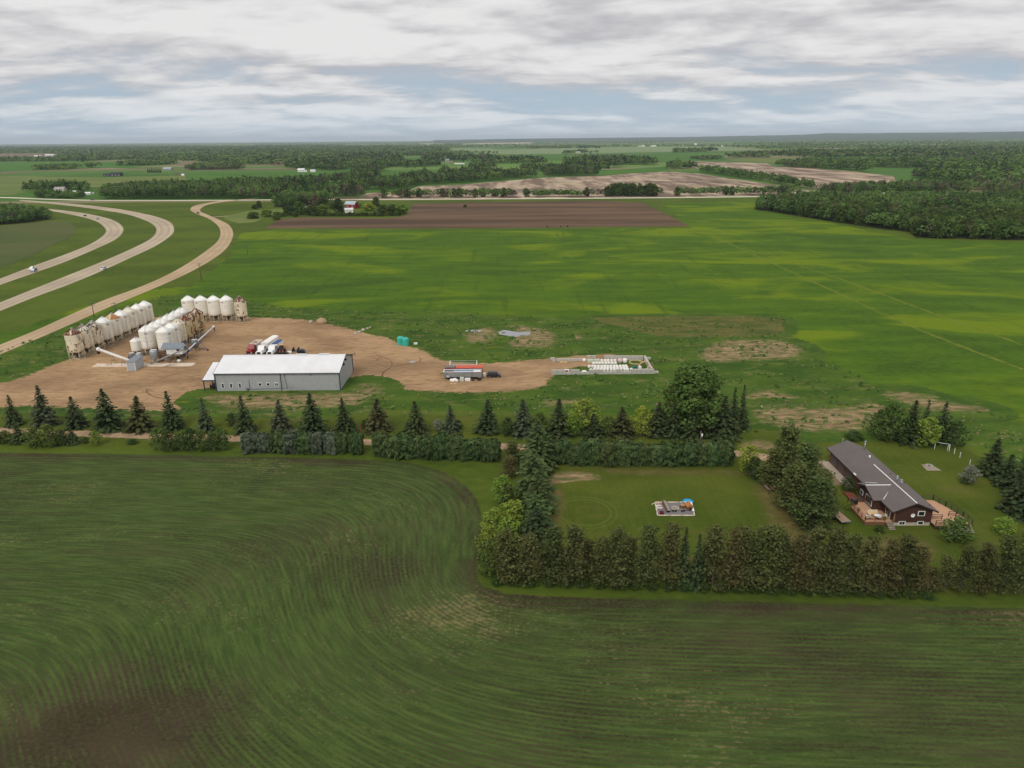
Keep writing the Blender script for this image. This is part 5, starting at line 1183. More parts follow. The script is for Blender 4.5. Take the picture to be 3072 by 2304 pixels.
part('casing', MB().tube((-129.0, 229.6, 1.2), (-128.2, 229.6, 1.2), .9, .9, 16), DARK, t); part('stand', MB().b2(-129.2, -128, 229.1, 230.1, 0, .5), STEELD, t); part('duct', MB().tube((-128.3, 229.0, 2.2), (-126.7, 228.3, 2.9), .22), AUG, t)
t = thing('transfer_auger', 'jumble of dark transfer augers right of the raised cabin', 'auger', (-111.4, 233.2, 0), world=True)
part('tube', MB().tube((-112.9, 231.4, .5), (-110.6, 234.4, 2.0), .18), AUGB, t); part('hopper', MB().lathe([(.3, .2), (.9, .7), (.9, .9)], 4, (-113.2, 231.2, 0)), DARK, t); part('motor', MB().box((-110.9, 234.0, 2.1), (.5, .5, .5)), AUGB, t)
for (xx, yy) in ((-112.2, 230.6), (-110.6, 232.2)): part('wheel', MB().tube((xx-.1, yy, .3), (xx+.1, yy, .3), .3, .3, 12), DARK, t)
single('tarp_heap', MB().lathe([(.8, 0), (.75, .35), (.4, .62), (.001, .7)], 9, (0, 0, 0)), WPAINT, 'small white tank lying at the foot of the blue augers', 'tank', (-112.1, 229.0, 0))

# ---- vehicles
RUB = mat('tyre_rubber', S(30, 30, 32), .9); CHR = mat('chrome', S(190, 192, 196), .25, .8, .05); LAMP = mat('head_lamp', S(235, 235, 225), .2, 0, .02, spec=.6); REDL = mat('tail_lamp', S(150, 20, 18), .3); CGL, nC, bC = newmat('car_glass'); nC.put(bC.inputs['Base Color'], (.03, .035, .04)); bC.inputs['Roughness'].default_value = .06; bC.inputs['Specular IOR Level'].default_value = .8
def paint(name, c):
    if name in MATS: return MATS[name]
    mt = mat(name, c, .35, 0, .04, spec=.5); return mt
def wheel(t, x, y, r, w_):
    o = MB().tube((x-w_/2, y, r), (x+w_/2, y, r), r, r, 16).build('wheel', RUB, t); MB().tube((x-w_/2-.02, y, r), (x+w_/2+.02, y, r), r*.55, r*.55, 12).build('rim', CHR, o)
def grain_truck(label, x, y, rz, col, box_len, box_col, tarp=None, trailer=False, name='grain_truck'):
    """nose towards local -Y"""
    t = thing(name, label, 'truck', (x, y, 0), rz)
    pm = paint('truck_'+col[0], col[1]); bm = paint('box_'+box_col[0], box_col[1])
    MB().prism([(-2.6+2.6, .75), (2.0, .75), (2.0, 1.85), (.25, 1.6), (0.0, 1.45)], 'x', -.82, .82).build('hood', pm, t)
    cab = MB().prism([(1.95, .75), (3.9, .75), (3.9, 2.95), (2.5, 2.95), (1.95, 1.9)], 'x', -1.15, 1.15).build('cab', pm, t)
    MB().poly([(-1.0, 2.0, 1.98), (1.0, 2.0, 1.98), (.95, 2.46, 2.84), (-.95, 2.46, 2.84)]).build('windshield', CGL, cab)
    for s_ in (-1, 1):
        MB().poly([(1.165*s_, 2.4, 2.0), (1.165*s_, 3.4, 2.0), (1.165*s_, 3.4, 2.75), (1.165*s_, 2.65, 2.75)]).build('side_window', CGL, cab)
        MB().box((1.38*s_, 2.25, 2.2), (.12, .1, .6)).build('mirror', CHR, cab)
        MB().prism([(.1, .55), (1.6, .55), (1.5, 1.15), (1.1, 1.35), (.5, 1.35), (.1, 1.1)], 'x', .8*s_, 1.15*s_).build('fender', pm, t)
        MB().box((.95*s_, .08, 1.0), (.28, .1, .22)).build('headlight', LAMP, t)
    MB().b2(-.62, .62, -.05, -.005, .8, 1.5).build('grille', mat('grille_dark', S(50, 50, 54), .4, .5), t)
    MB().b2(-1.15, 1.15, -.2, .08, .42, .72).build('bumper', CHR, t)
    MB().b2(-.5, .5, .3, 4.6+box_len, .62, .86).build('chassis', DARK, t)
    by = 4.5
    if trailer: by = 5.2
    top = 2.9 if not trailer else 3.15
    bl_ = MB()
    w0, w1 = .85, 1.25
    for s_ in (-1, 1): bl_.prism([(w0*s_, 1.15), (w1*s_, 1.7), (w1*s_, top), ((w1-.08)*s_, top), ((w1-.08)*s_, 1.7)], 'y', by, by+box_len)
    bl_.b2(-w1, w1, by, by+.1, 1.2, top).b2(-w1, w1, by+box_len-.1, by+box_len, 1.2, top).b2(-w0, w0, by, by+box_len, 1.1, 1.25)
    bx_ = bl_.build('grain_box', bm, t)
    rim_ = MB()
    for s_ in (-1, 1): rim_.b2(w1*s_-.05, w1*s_+.05, by-.05, by+box_len+.05, top, top+.1)
    rim_.b2(-w1, w1, by-.06, by+.06, top, top+.1).b2(-w1, w1, by+box_len-.06, by+box_len+.06, top, top+.1); rim_.build('top_rail', WPAINT, bx_)
    for q in np.arange(by+.8, by+box_len, 1.2):
        for s_ in (-1, 1): MB().b2(w1*s_-.03, w1*s_+.03, q-.05, q+.05, 1.7, top-.02).build('side_stake', WPAINT, bx_)
    if tarp:
        MB().prism([(-w1, top+.08), (-w1*.6, top+.3), (0, top+.4), (w1*.6, top+.3), (w1, top+.08), (w1, top+.02), (-w1, top+.02)], 'y', by+.25, by+box_len-.1).build('tarp', mat('tarp_'+tarp[0], tarp[1], .6, 0, .08), bx_)
    else: MB().b2(-w1+.1, w1-.1, by+.12, by+box_len-.12, 1.3, 1.9).build('grain_load', mat('box_floor', S(190, 176, 156), .9), bx_)
    for s_ in (-1, 1):
        wheel(t, 1.0*s_, .85, .52, .3)
        for q in ((by+box_len-1.9, by+box_len-.75) if not trailer else (4.4, 5.6, by+box_len-2.2, by+box_len-1.0)): wheel(t, .92*s_, q, .52, .5)
        if not trailer: MB().tube((.9*s_, 3.5, .8), (.9*s_, 4.3, .8), .3, .3, 12).build('fuel_tank', CHR, t)
    MB().tube((1.2, 4.1, .9), (1.2, 4.1, 3.2), .08, .08, 8).build('exhaust_stack', CHR, t)
    return t
grain_truck('red grain truck with open pale box parked behind the shop', -90.7, 234.9, R(-4), ('red', S(140, 28, 34)), 5.2, ('beige', S(216, 200, 182)))
grain_truck('white truck with long white covered trailer behind the shop', -86.9, 234.0, R(-5), ('white', S(232, 232, 234)), 9.8, ('white', S(236, 232, 226)), ('white', S(238, 234, 228)), True)
grain_truck('white grain truck with blue tarp behind the shop', -83.2, 234.0, R(-5), ('white', S(232, 232, 234)), 5.6, ('white', S(230, 228, 224)), ('blue', S(62, 84, 128)))
t = thing('wheel_loader', 'maroon and yellow wheel loader right of the blue-tarped truck', 'loader', (-79.7, 236.6, 0), R(10))
YEL = paint('loader_yellow', S(196, 150, 90)); MAR = paint('loader_maroon', S(92, 36, 42))
MB().prism([(-1.0, .8), (1.8, .8), (1.8, 1.7), (.3, 1.9), (-1.0, 1.6)], 'x', -.7, .7).build('body', MAR, t)
o = MB().prism([(.1, 1.75), (1.5, 1.75), (1.4, 3.0), (.3, 3.0)], 'x', -.75, .75).build('cab', CGL, t); MB().b2(-.85, .85, .15, 1.6, 3.0, 3.18).build('cab_roof', YEL, o)
for s_ in (-1, 1):
    for q in (-.7, 1.4): wheel(t, .95*s_, q, .72, .5)
    MB().tube((.5*s_, .2, 1.7), (.5*s_, -2.0, .9), .12, .12, 6).build('lift_arm', YEL, t)
MB().prism([(-2.2, .3), (-2.9, .25), (-2.6, 1.2), (-2.1, 1.3)], 'x', -1.2, 1.2).build('bucket', DARK, t)
for xx, lab in ((-76.8, 'left of two upturned black loader buckets on the gravel'), (-75.0, 'right of two upturned black loader buckets on the gravel')):
    m2 = MB().prism([(-.7, 0), (.7, 0), (.45, 1.25), (.1, 1.35)], 'y', -.7, .7); o = thing('loader_bucket', lab, 'bucket', (xx, 240.0, 0), R(20)); m2.build('shell', DARK, o); MB().b2(-.78, -.68, -.72, .72, 0, .1).build('cutting_edge', STEELD, o)
t = thing('skid_plate_pile', 'white and green scrap heap left of the upturned buckets', 'scrap', (-79.0+1.6, 237.6, 0)); MB().box((0, 0, .35), (1.4, .9, .7), .3).build('crate', WPAINT, t); MB().box((-.6, -.7, .2), (.9, .6, .4), -.4).build('scrap_block', mat('scrap_green', S(70, 84, 50), .8), t)
t = thing('dark_machine', 'dark blue-black machine behind the shop ridge', 'machine', (-72.8, 236.0, 0), R(5)); MB().prism([(-1.3, .3), (1.3, .3), (1.3, 1.2), (.6, 1.75), (-.9, 1.75), (-1.3, 1.2)], 'y', -.7, .7).build('body', mat('machine_navy', S(44, 56, 74), .5), t); MB().b2(-1.0, 1.0, -.73, -.701, .7, 1.4).build('opening', DARK, t); MB().b2(-1.35, 1.35, -.6, .6, 0, .3).build('skid', STEELD, t)

def car(label, x, y, rz, col, L=4.5, style='car', name='car', cat='car'):
    t = thing(name, label, cat, (x, y, 0), rz)
    pm = paint('car_'+col[0], col[1]); h = L/2; w_ = .9
    if style == 'suv': low_, prof = .95, [(-h*.62, .95), (-h*.48, 1.62), (h*.82, 1.68), (h*.95, 1.0)]
    elif style == 'pickup': low_, prof = 1.0, [(-h*.45, 1.0), (-h*.28, 1.75), (h*.2, 1.75), (h*.3, 1.0)]
    else: low_, prof = .85, [(-h*.5, .85), (-h*.2, 1.4), (h*.45, 1.42), (h*.8, .88)]
    body = MB().prism([(-h, .35), (h, .35), (h, low_), (h*.95, low_+.04), (-h*.5, low_+.02), (-h*.93, low_-.14), (-h, low_-.22)], 'x', -w_, w_).build('body', pm, t)
    MB().prism(prof, 'x', -w_*.9, w_*.9).build('cabin_glass', CGL, body)
    rf_ = [(prof[1][0]+.08, prof[1][1]-.03), (prof[2][0]-.08, prof[2][1]-.03), (prof[2][0]-.12, prof[2][1]+.05), (prof[1][0]+.12, prof[1][1]+.05)]
    MB().prism(rf_, 'x', -w_*.86, w_*.86).build('roof', pm, t)
    for s_ in (-1, 1):
        for q in (-h*.62, h*.62): wheel(t, (w_-.08)*s_, q, .34, .22)
        MB().box((.62*s_, -h-.01, low_-.32), (.36, .06, .16)).build('headlight', LAMP, t); MB().box((.68*s_, h+.01, low_-.15), (.26, .06, .2)).build('tail_light', REDL, t)
    if style == 'pickup': MB().b2(-.78, .78, h*.34, h*.93, low_+.045, low_+.07).build('bed', DARK, t)
    return t
car('black sport utility vehicle parked right of the grey box trailer', -5.6, 209.6, R(90), ('black', S(40, 42, 48)), 4.3, 'suv')
def roadcar(label, px, py, qx, qy, col, style='car', L=4.6, cat='car', **k):
    p = P(*z1(px, py)); q = P(*z1(qx, qy)); a = math.atan2(q[1]-p[1], q[0]-p[0]); return car(label, p[0], p[1], a+math.pi/2, col, L, style, cat=cat, **k)
roadcar('white pickup truck on the far left highway lane', 282, 716, 0, 832, ('white', S(236, 236, 236)), 'pickup', 5.9, 'pickup', name='pickup_truck'); roadcar('grey-blue car beside the white pickup on the left highway', 295, 734, 0, 850, ('greyblue', S(130, 142, 160)), 'suv', 5.0)
roadcar('white car alone on the middle carriageway', 895, 716, 600, 820, ('white', S(236, 236, 236))); roadcar('dark car leading into the highway curve', 735, 255, 600, 230, ('dark', S(60, 54, 60))); roadcar('silver car following into the highway curve', 845, 283, 735, 255, ('silver', S(190, 196, 205)), 'suv', 5)
roadcar('dark blue car on the service road near the junction', 1712, 234, 1760, 250, ('blue', S(60, 72, 104)), 'suv', 4.8); roadcar('dark green truck on the range road before the wood', 803, 117, 900, 118, ('green', S(60, 84, 72)), 'suv', 6.5)

# ---- trailers south of the yard
GB = mat('trailer_grey', S(146, 146, 142), .6, .1, .1, 1.2, stretch=(1, 1, .15), dirt=(S(104, 98, 88), .6)); ORG = mat('trailer_orange', S(200, 92, 66), .6, 0, .1, .8, dirt=(S(150, 66, 50), .5))
t = thing('box_trailer', 'long open-topped grey box trailer beside the black vehicle', 'trailer', (-15.2, 208.2, 0), world=True)
bx_ = part('box', MB().b2(-21, -9.3, 207.0, 207.1, .9, 2.55).b2(-21, -9.3, 209.4, 209.5, .9, 2.55).b2(-21, -20.9, 207.1, 209.4, .9, 2.55).b2(-9.4, -9.3, 207.1, 209.4, .9, 2.55).b2(-20.9, -9.4, 207.1, 209.4, .9, 1.05), GB, t)
rb = MB()
for x in np.arange(-20.6, -9.4, .75): rb.b2(x-.05, x+.05, 206.93, 206.99, .95, 2.5)
part('side_ribs', rb, GB, bx_); part('top_rail', MB().b2(-21.05, -9.25, 206.9, 207.12, 2.55, 2.66).b2(-21.05, -9.25, 209.38, 209.6, 2.55, 2.66).b2(-21.05, -20.8, 207.13, 209.37, 2.55, 2.66), WPAINT, bx_)
part('load', MB().b2(-18.0, -12.0, 207.2, 209.3, 1.1, 2.3), mat('load_blue', S(150, 170, 205), .8, 0, .3, .5), t); part('load_dark', MB().b2(-20.7, -18.1, 207.2, 209.3, 1.1, 2.1), mat('load_maroon', S(70, 30, 36), .8), t); part('load_white', MB().b2(-11.9, -9.6, 207.2, 209.3, 1.1, 2.35), WPAINT, t)
for xx in (-19.3, -18.1, -10.6):
    for yy in (207.25, 209.2): part('wheel', MB().tube((xx, yy-.15, .48), (xx, yy+.15, .48), .48, .48, 14), RUB, t)
part('chassis', MB().b2(-20.8, -9.4, 207.7, 208.8, .62, .89), DARK, t); part('tank', MB().tube((-20.1, 206.6, 1.2), (-19.0, 206.6, 1.2), .4, .4, 14), STEEL, t)
t = thing('orange_trailer', 'orange-red covered trailer behind the grey box trailer', 'trailer', (-15, 211.4, 0), world=True)
part('body', MB().b2(-20.9, -9.2, 210.3, 212.6, .9, 2.75), mat('trailer_maroon', S(118, 36, 36), .6), t); part('cover', MB().prism([(210.2, 2.76), (212.7, 2.76), (212.5, 3.05), (210.4, 3.05)], 'x', -17.4, -9.1), ORG, t); part('front_cover', MB().b2(-20.8, -17.6, 210.5, 212.5, 2.76, 2.98), mat('cover_grey', S(120, 112, 104), .8, 0, .2), t)
part('drawbar', MB().tube((-21, 211.4, .8), (-22.6, 211.4, .6), .08), DARK, t)
for xx in (-19, -11):
    for yy in (210.5, 212.4): part('wheel', MB().tube((xx, yy-.15, .48), (xx, yy+.15, .48), .48, .48, 14), RUB, t)
t = thing('flat_rack', 'pale open rack trailer behind the orange trailer', 'trailer', (-15.4, 219, 0), world=True)
part('deck', MB().b2(-20, -11.2, 217.2, 219.8, .75, .95), mat('rack_deck', S(186, 180, 172), .8, 0, .15), t)
for xx in (-19.9, -11.3): part('end_frame', MB().tube((xx, 217.3, .9), (xx, 217.3, 2.3), .1).tube((xx, 219.7, .9), (xx, 219.7, 2.3), .1).tube((xx, 217.3, 2.3), (xx, 219.7, 2.3), .1), WPAINT, t)
part('side_rail', MB().tube((-19.9, 219.7, 2.25), (-11.3, 219.7, 2.25), .07).tube((-19.9, 219.7, 1.6), (-11.3, 219.7, 1.6), .06).tube((-19.9, 217.3, 1.5), (-11.3, 217.3, 1.5), .07), STEEL, t)
part('tongue', MB().prism([(-11.2, 217.9), (-9.8, 218.5), (-11.2, 219.1)], 'z', .7, .8), WOODP, t)
for xx in (-17, -14.5):
    for yy in (217.4, 219.6): part('wheel', MB().tube((xx, yy-.12, .4), (xx, yy+.12, .4), .4, .4, 12), RUB, t)
def sack(r, h, seed, name='bulk_sack'):
    r_ = np.random.RandomState(seed); mb = MB(); k = 12
    prof = [(.72*r, 0), (r, .18*h), (1.06*r, .45*h), (r, .75*h), (.78*r, .92*h), (.3*r, h), (.001, h*1.02)]
    mb.lathe(prof, k); v = []
    for (x, y, z) in mb.v:
        q = max(abs(x), abs(y), 1e-6); l_ = math.hypot(x, y); f = .55+.45*(l_/q); v.append((x*f+r_.normal()*.02, y*f+r_.normal()*.02, z+r_.normal()*.015))
    mb.v = v; return mb
SACK = mat('woven_sack', S(232, 228, 222), .85, 0, .07, 2.5, .2); SACKG = mat('tote_greenish', S(196, 204, 190), .6, 0, .12, 2.0); SACKP = mat('sack_pinkish', S(208, 186, 174), .85, 0, .12, 2)
for i, (dx, dy, s_) in enumerate([(0, 0, .62), (.9, .1, .7), (1.5, -.2, .5), (.45, -.45, .55)]):
    single('rubble_sack', sack(s_, s_*1.35, i), SACK, ('white sack at the left of the pile by the grey trailer', 'largest white sack of the pile by the grey trailer', 'small white sack at the right of the pile by the grey trailer', 'front white sack of the pile by the grey trailer')[i], 'sack', (-18.4+dx, 205.6+dy, 0), i*.7)
t = thing('tote_box', 'white-grey caged tote in front of the grey trailer', 'tote', (-15.3, 205.6, 0)); MB().box((0, 0, .7), (1.15, 1.1, 1.1)).build('tank', SACKG, t); MB().box((0, 0, .08), (1.2, 1.15, .15)).build('pallet', WOODB, t)
t = thing('white_cabinet', 'white cabinet on its side in front of the grey trailer', 'cabinet', (-13.6, 206.1, 0)); MB().box((0, 0, .42), (1.7, .8, .84)).build('body', WPAINT, t); MB().box((.0, -.42, .42), (1.55, .03, .7)).build('door', WPAINT, t)
t = thing('black_barrel', 'black box at the right end of the grey trailer', 'box', (-10.0, 206.3, 0)); MB().box((0, 0, .5), (.9, .7, 1.0)).build('body', DARK, t); MB().box((0, 0, 1.03), (.95, .75, .06)).build('lid', STEELD, t)
t = thing('white_crate', 'white crate between the trailer and the black vehicle', 'crate', (-8.6, 210.3, 0)); MB().box((0, 0, .5), (.85, .9, 1.0)).build('body', WPAINT, t); MB().box((0, 0, 1.03), (.9, .95, .06)).build('lid', WPAINT, t)
single('timber', MB().box((0, 0, .1), (2.0, .2, .2), -.1), WOODP, 'pale loose timber on the gravel south of the grey trailer', 'timber', (-17.8, 203.2, 0))
single('scrap_tyre', MB().tube((0, 0, 0), (0, 0, .25), .42, .42, 14), RUB, 'dark tyre lying by the grey trailer', 'tyre', (-11.9, 206.2, 0))
# teal tanks
TEAL = mat('teal_plastic', S(58, 178, 160), .45, 0, .06, 2)
for x, y, lab in ((1210-8, 1033, 'left of two teal water tanks in the grass'), (1217, 1036, 'right of two teal water tanks in the grass')):
    p = P(x, y); t = thing('water_tank', lab, 'water tank', (p[0], p[1], 0), group='teal tanks')
    pr = [(1.15, 0)]
    for i in range(6): pr += [(1.18, .1+.42*i), (1.23, .25+.42*i), (1.18, .4+.42*i)]
    MB().lathe(pr+[(1.0, 2.75), (.35, 2.95), (.001, 2.95)], 24).build('drum', TEAL, t); MB().lathe([(.3, 2.9), (.3, 3.08), (.001, 3.1)], 14).build('lid', TEAL, t)
p = P(1247, 1033); single('salt_block', MB().box((0, 0, .3), (1.3, .6, .6), .1), WPAINT, 'white block lying right of the teal tanks', 'block', (p[0], p[1], 0))
# rubble heap and boulders at the yard's rim
BLD = mat('boulder_stone', S(176, 168, 156), .95, 0, .2, 2, .3)
def rock(r, seed):
    rr_ = np.random.RandomState(seed); mb = MB().lathe([(.7*r, -.1*r), (r, .25*r), (.85*r, .6*r), (.4*r, .85*r), (.001, .9*r)], 8); mb.v = [(x*(1+rr_.normal()*.12), y*(1+rr_.normal()*.12)*.8, z*(1+rr_.normal()*.1)) for x, y, z in mb.v]; return mb
for i, (x, y, r, lab) in enumerate([(1066, 1003, .8, 'pale boulder at the left of the rock line by the yard'), (1078, 998, .9, 'pale boulder in the middle of the rock line by the yard'), (1090, 992, 1.0, 'largest pale boulder of the rock line by the yard'), (1102, 987, .7, 'pale boulder at the right end of the rock line by the yard'), (1110, 983, .5, 'small stone right of the rock line by the yard'), (932, 968, 1.1, 'white stone beside the gravel heap at the back of the yard'), (965, 970, 2.4, 'grey-brown gravel heap at the back of the yard'), (2284, 1222, .5, 'white stone on the dry patch by the spruces')]):
    p = P(x, y); single('boulder' if r < 2 else 'gravel_heap', rock(r, i), BLD if r < 2 else mat('heap_gravel', S(168, 142, 112), 1, 0, .2, 3, .3), lab, 'boulder' if r < 2 else 'gravel heap', (p[0], p[1], 0), i)

# ---- concrete block enclosure and its store
BLK = mat('block_concrete', S(182, 178, 168), .95, 0, .16, 1.4, .25, dirt=(S(120, 116, 106), .5))
blkm = {}
def blockmesh(l_):
    k = round(l_, 2)
    if k not in blkm: blkm[k] = MB().b2(-k/2+.012, k/2-.012, -.37, .37, .01, .73).mesh('block', BLK)
    return blkm[k]
def blockwall(label, a, b, rows):
    a = np.array(a, float); b = np.array(b, float); L = np.linalg.norm(b-a); k = max(1, round(L/1.45)); l_ = L/k; d = (b-a)/L
    t = thing('block_wall', label, 'block wall', (*((a+b)/2), 0), math.atan2(d[1], d[0]))
    for i in range(k):
        nr = rows(i/k) if callable(rows) else rows
        for j in range(nr):
            o = bpy.data.objects.new('block', blockmesh(l_)); COL.objects.link(o); o.parent = t
            o.location = (-L/2+(i+.5)*l_+rs.normal()*.012, rs.normal()*.02, j*.745); o.rotation_euler = (0, 0, rs.normal()*.008)
    return t
blockwall('back wall of grey concrete blocks of the storage pen', (30.8, 226.6), (43.6, 226.2), 2); blockwall('right-hand wall of concrete blocks of the storage pen', (44.2, 226.5), (44.0, 213.0), 2)
blockwall('front wall of concrete blocks of the storage pen', (12.4, 211.6), (44.6, 211.8), lambda f: 2 if (f < .12 or .18 < f < .23 or .36 < f < .41 or .45 < f < .5 or .62 < f < .67 or f > .73) else 1)
blockwall('low pale concrete wall running left from the storage pen', (14.6, 226.2), (23.4, 225.9), 1)
for i, (x, y, z, lab) in enumerate([(13.6, 227.3, 0, 'loose concrete block at the far left end of the low wall'), (13.9, 224.6, 0, 'loose concrete block just in front of the low wall end'), (26.0, 229.4, 0, 'left of two concrete blocks lying behind the pen'), (27.6, 229.4, 0, 'right of two concrete blocks lying behind the pen'), (45.6, 226.8, 0, 'loose concrete block outside the pen at its back corner'), (45.3, 212.0, 0, 'loose concrete block outside the pen at its front corner')]):
    o = bpy.data.objects.new('concrete_block', blockmesh(1.45 if i != 1 else .8)); COL.objects.link(o); o.location = (x, y, z); tag(o, lab, 'concrete block')
tm = [sack(.46, 1.0, 20+i).mesh('bulk_sack', SACK) for i in range(4)]; tg = [MB().box((0, 0, .5), (.95, .95, 1.0)).lathe([(.25, 1.0), (.25, 1.12), (.001, 1.14)], 10).mesh('tote', SACKG) for i in range(1)]
def sackrow(x0_, x1_, y, lab, grp, meshes, nm='bulk_sack', cat='sack', z=0.):
    k = int((x1_-x0_)/1.0)
    for i in range(k):
        o = bpy.data.objects.new(nm, meshes[i % len(meshes)]); COL.objects.link(o); o.location = (x0_+.5+i*(x1_-x0_)/k+rs.normal()*.04, y+rs.normal()*.06, z); o.rotation_euler = (0, 0, rs.choice([0, 1.57])+rs.normal()*.06); tag(o, lab, cat, grp)
sackrow(24.9, 29.1, 224.3, 'greenish caged tote at the left of the back row in the pen', 'greenish totes in the pen', tg, 'tote', 'tote'); sackrow(29.2, 34.6, 224.2, 'white sack in the back row of the pen', 'white sacks of the back row', tm)
sackrow(26.2, 34.4, 221.3, 'white sack in the second row of the pen', 'white sacks of the second row', tm); sackrow(24.4, 37.4, 218.0, 'white sack in the third row of the pen', 'white sacks of the third row', tm); sackrow(26.2, 37.3, 216.2, 'white sack in the fourth row of the pen', 'white sacks of the fourth row', tm); sackrow(24.6, 38.4, 214.4, 'white sack in the front row of the pen', 'white sacks of the front row', tm)
for i, x in enumerate((35.6, 37.2)): single('bulk_sack', sack(.72, 1.5, 40+i), (SACKP, SACK)[i], ('large pinkish bulk sack right of the back row in the pen', 'large white peaked bulk sack next to the pinkish one')[i], 'sack', (x, 223.4, 0), i)
single('bulk_sack', sack(.6, 1.1, 44), SACK, 'white sack at the right end of the low wall', 'sack', (24.0, 225.0, 0)); single('bulk_sack', sack(.8, .8, 46), SACK, 'white heap of sacking behind the low front wall', 'sack', (22.8, 212.9, 0))
single('bulk_sack', sack(.45, .8, 47), SACK, 'white sack on the left end of the front wall', 'sack', (14.5, 212.9, 0))
RED = mat('red_paint', S(186, 26, 40), .5)
t = thing('red_tote', 'white tote with a red panel at the front wall of the pen', 'tote', (17.3, 212.8, 0)); MB().box((0, 0, .6), (1.5, .9, 1.2)).build('body', WPAINT, t); MB().b2(-.45, .45, -.49, -.455, .3, 1.15).build('panel', RED, t)
def ring8(r, w_, h_):
    mb = MB()
    for i in range(8):
        a, b = 2*math.pi*i/8, 2*math.pi*(i+1)/8; mx, my = (math.cos(a)+math.cos(b))/2*r, (math.sin(a)+math.sin(b))/2*r
        mb.box((mx, my, h_/2), (w_, 2*r*math.sin(math.pi/8)*1.02, h_), math.atan2(my, mx))
    return mb
single('lumber_ring', ring8(2.3, .28, .3), WOODP, 'large pale octagonal lumber ring lying in the pen', 'lumber ring', (40.9, 223.2, 0), .39)
o = single('lumber_ring', ring8(1.9, .26, .28), WOODP, 'pale octagonal lumber ring leaning on the right wall of the pen', 'lumber ring', (42.3, 216.2, 1.05)); o.rotation_euler = (R(12), R(-34), .3)
t = thing('teal_drum', 'dark teal drum beside the front rows of sacks', 'drum', (39.4, 216.0, 0)); MB().tube((0, -.5, .6), (0, .5, .6), .6, .6, 16).build('drum', mat('dark_teal', S(28, 104, 104), .5), t); MB().box((0, 0, .1), (1.0, 1.2, .2)).build('cradle', WOODB, t)
t = thing('white_pallet_box', 'white box on a pallet right of the teal drum', 'box', (41.0, 216.6, 0)); MB().box((0, 0, .5), (.9, .9, .8)).build('box', WPAINT, t); MB().box((0, 0, .06), (1.1, 1.1, .12)).build('pallet', WOODP, t)
for i, x in enumerate((16.4, 17.7)): single('pallet', MB().box((0, 0, .08), (1.0, .9, .16)).box((0, 0, .2), (.95, .85, .06)), WOODP, ('left of two pale pallets in front of the low wall', 'right of two pale pallets in front of the low wall')[i], 'pallet', (x, 224.2, 0))
# ---- the house
SH, nS, bS = newmat('roof_shingle'); oc = nS.pos(); f1 = nS.noise(nS.vscale(oc, 3, 6, 6), 1, 5, .7); f2 = nS.noise(oc, .35, 4)
nS.put(bS.inputs['Base Color'], nS.mix(nS.step(f1, .35, .65, 0, .6), nS.mix(f2, S(100, 92, 89), S(120, 110, 106)), S(84, 77, 75))); bS.inputs['Roughness'].default_value = .95
BRN, nS, bS = newmat('brown_board'); oc = nS.pos(); X_, Y_, Z_ = nS.xyz(oc); bd = nS.math('FRACT', nS.mul(nS.add(X_, Y_), 4.5))
f1 = nS.noise(nS.vscale(oc, 5, 5, .4), 1, 5, .6)
nS.put(bS.inputs['Base Color'], nS.mix(nS.step(bd, .0, .12, .55, 0), nS.mix(f1, S(60, 36, 28), S(84, 50, 38)), S(36, 24, 20))); bS.inputs['Roughness'].default_value = .8
FND = mat('foundation', S(188, 176, 158), .9, 0, .12, 1.5); DECK = mat('deck_pine', S(188, 146, 116), .8, 0, .14, 1.5, stretch=(.4, 4, 1)); REDDK = mat('deck_red', S(120, 62, 46), .85, 0, .14, 1.5); GDOOR = mat('garage_door', S(96, 88, 84), .7, 0, .08); RAILD = mat('dark_rail', S(74, 62, 56), .8); RAILB = mat('brown_rail', S(128, 84, 66), .8); BRICK = mat('brick_red', S(116, 70, 58), .9, 0, .2, 6)
SIDE2 = mat('grey_green_panel', S(92, 98, 94), .8, 0, .1)
hx0, hx1, hy0, hy1, he, hr = 72.0, 79.1, 118.4, 146.7, 3.45, 4.95
xm = (hx0+hx1)/2
t = thing('house', 'long dark brown bungalow with grey shingle roof and attached garage', 'house', (xm, 132.5, 0), world=True)
part('foundation', MB().b2(hx0+.06, hx1-.06, hy0+.06, hy1-.06, 0, .75), FND, t)
part('wall', MB().prism([(hx0, .75), (hx1, .75), (hx1, he), (xm, hr-.12), (hx0, he)], 'y', hy0, hy1), BRN, t)
ov = .75; dz = (hr-he)/(xm-hx0)*ov
for s_, xa in ((1, hx0-ov), (-1, hx1+ov)):
    rp = part('roof', MB().prism([(xa, he-dz), (xa, he-dz+.16), (xm, hr+.16), (xm, hr)], 'y', hy0-.55, hy1+.5), SH, t)
    part('fascia', MB().b2(xa-.05 if s_ == 1 else xa+.01, xa-.01 if s_ == 1 else xa+.05, hy0-.55, hy1+.5, he-dz-.12, he-dz+.15), mat('fascia_dark', S(62, 52, 48), .7), rp)
    part('bargeboard', MB().prism([(xa, he-dz-.14), (xa, he-dz+.17), (xm, hr+.17), (xm, hr-.12)], 'y', hy0-.62, hy0-.56), mat('fascia_dark', S(62, 52, 48), .7), rp)
part('ridge_cap', MB().prism([(xm-.12, hr+.13), (xm, hr+.23), (xm+.12, hr+.13)], 'y', hy0-.5, 134.6), WPAINT, t)
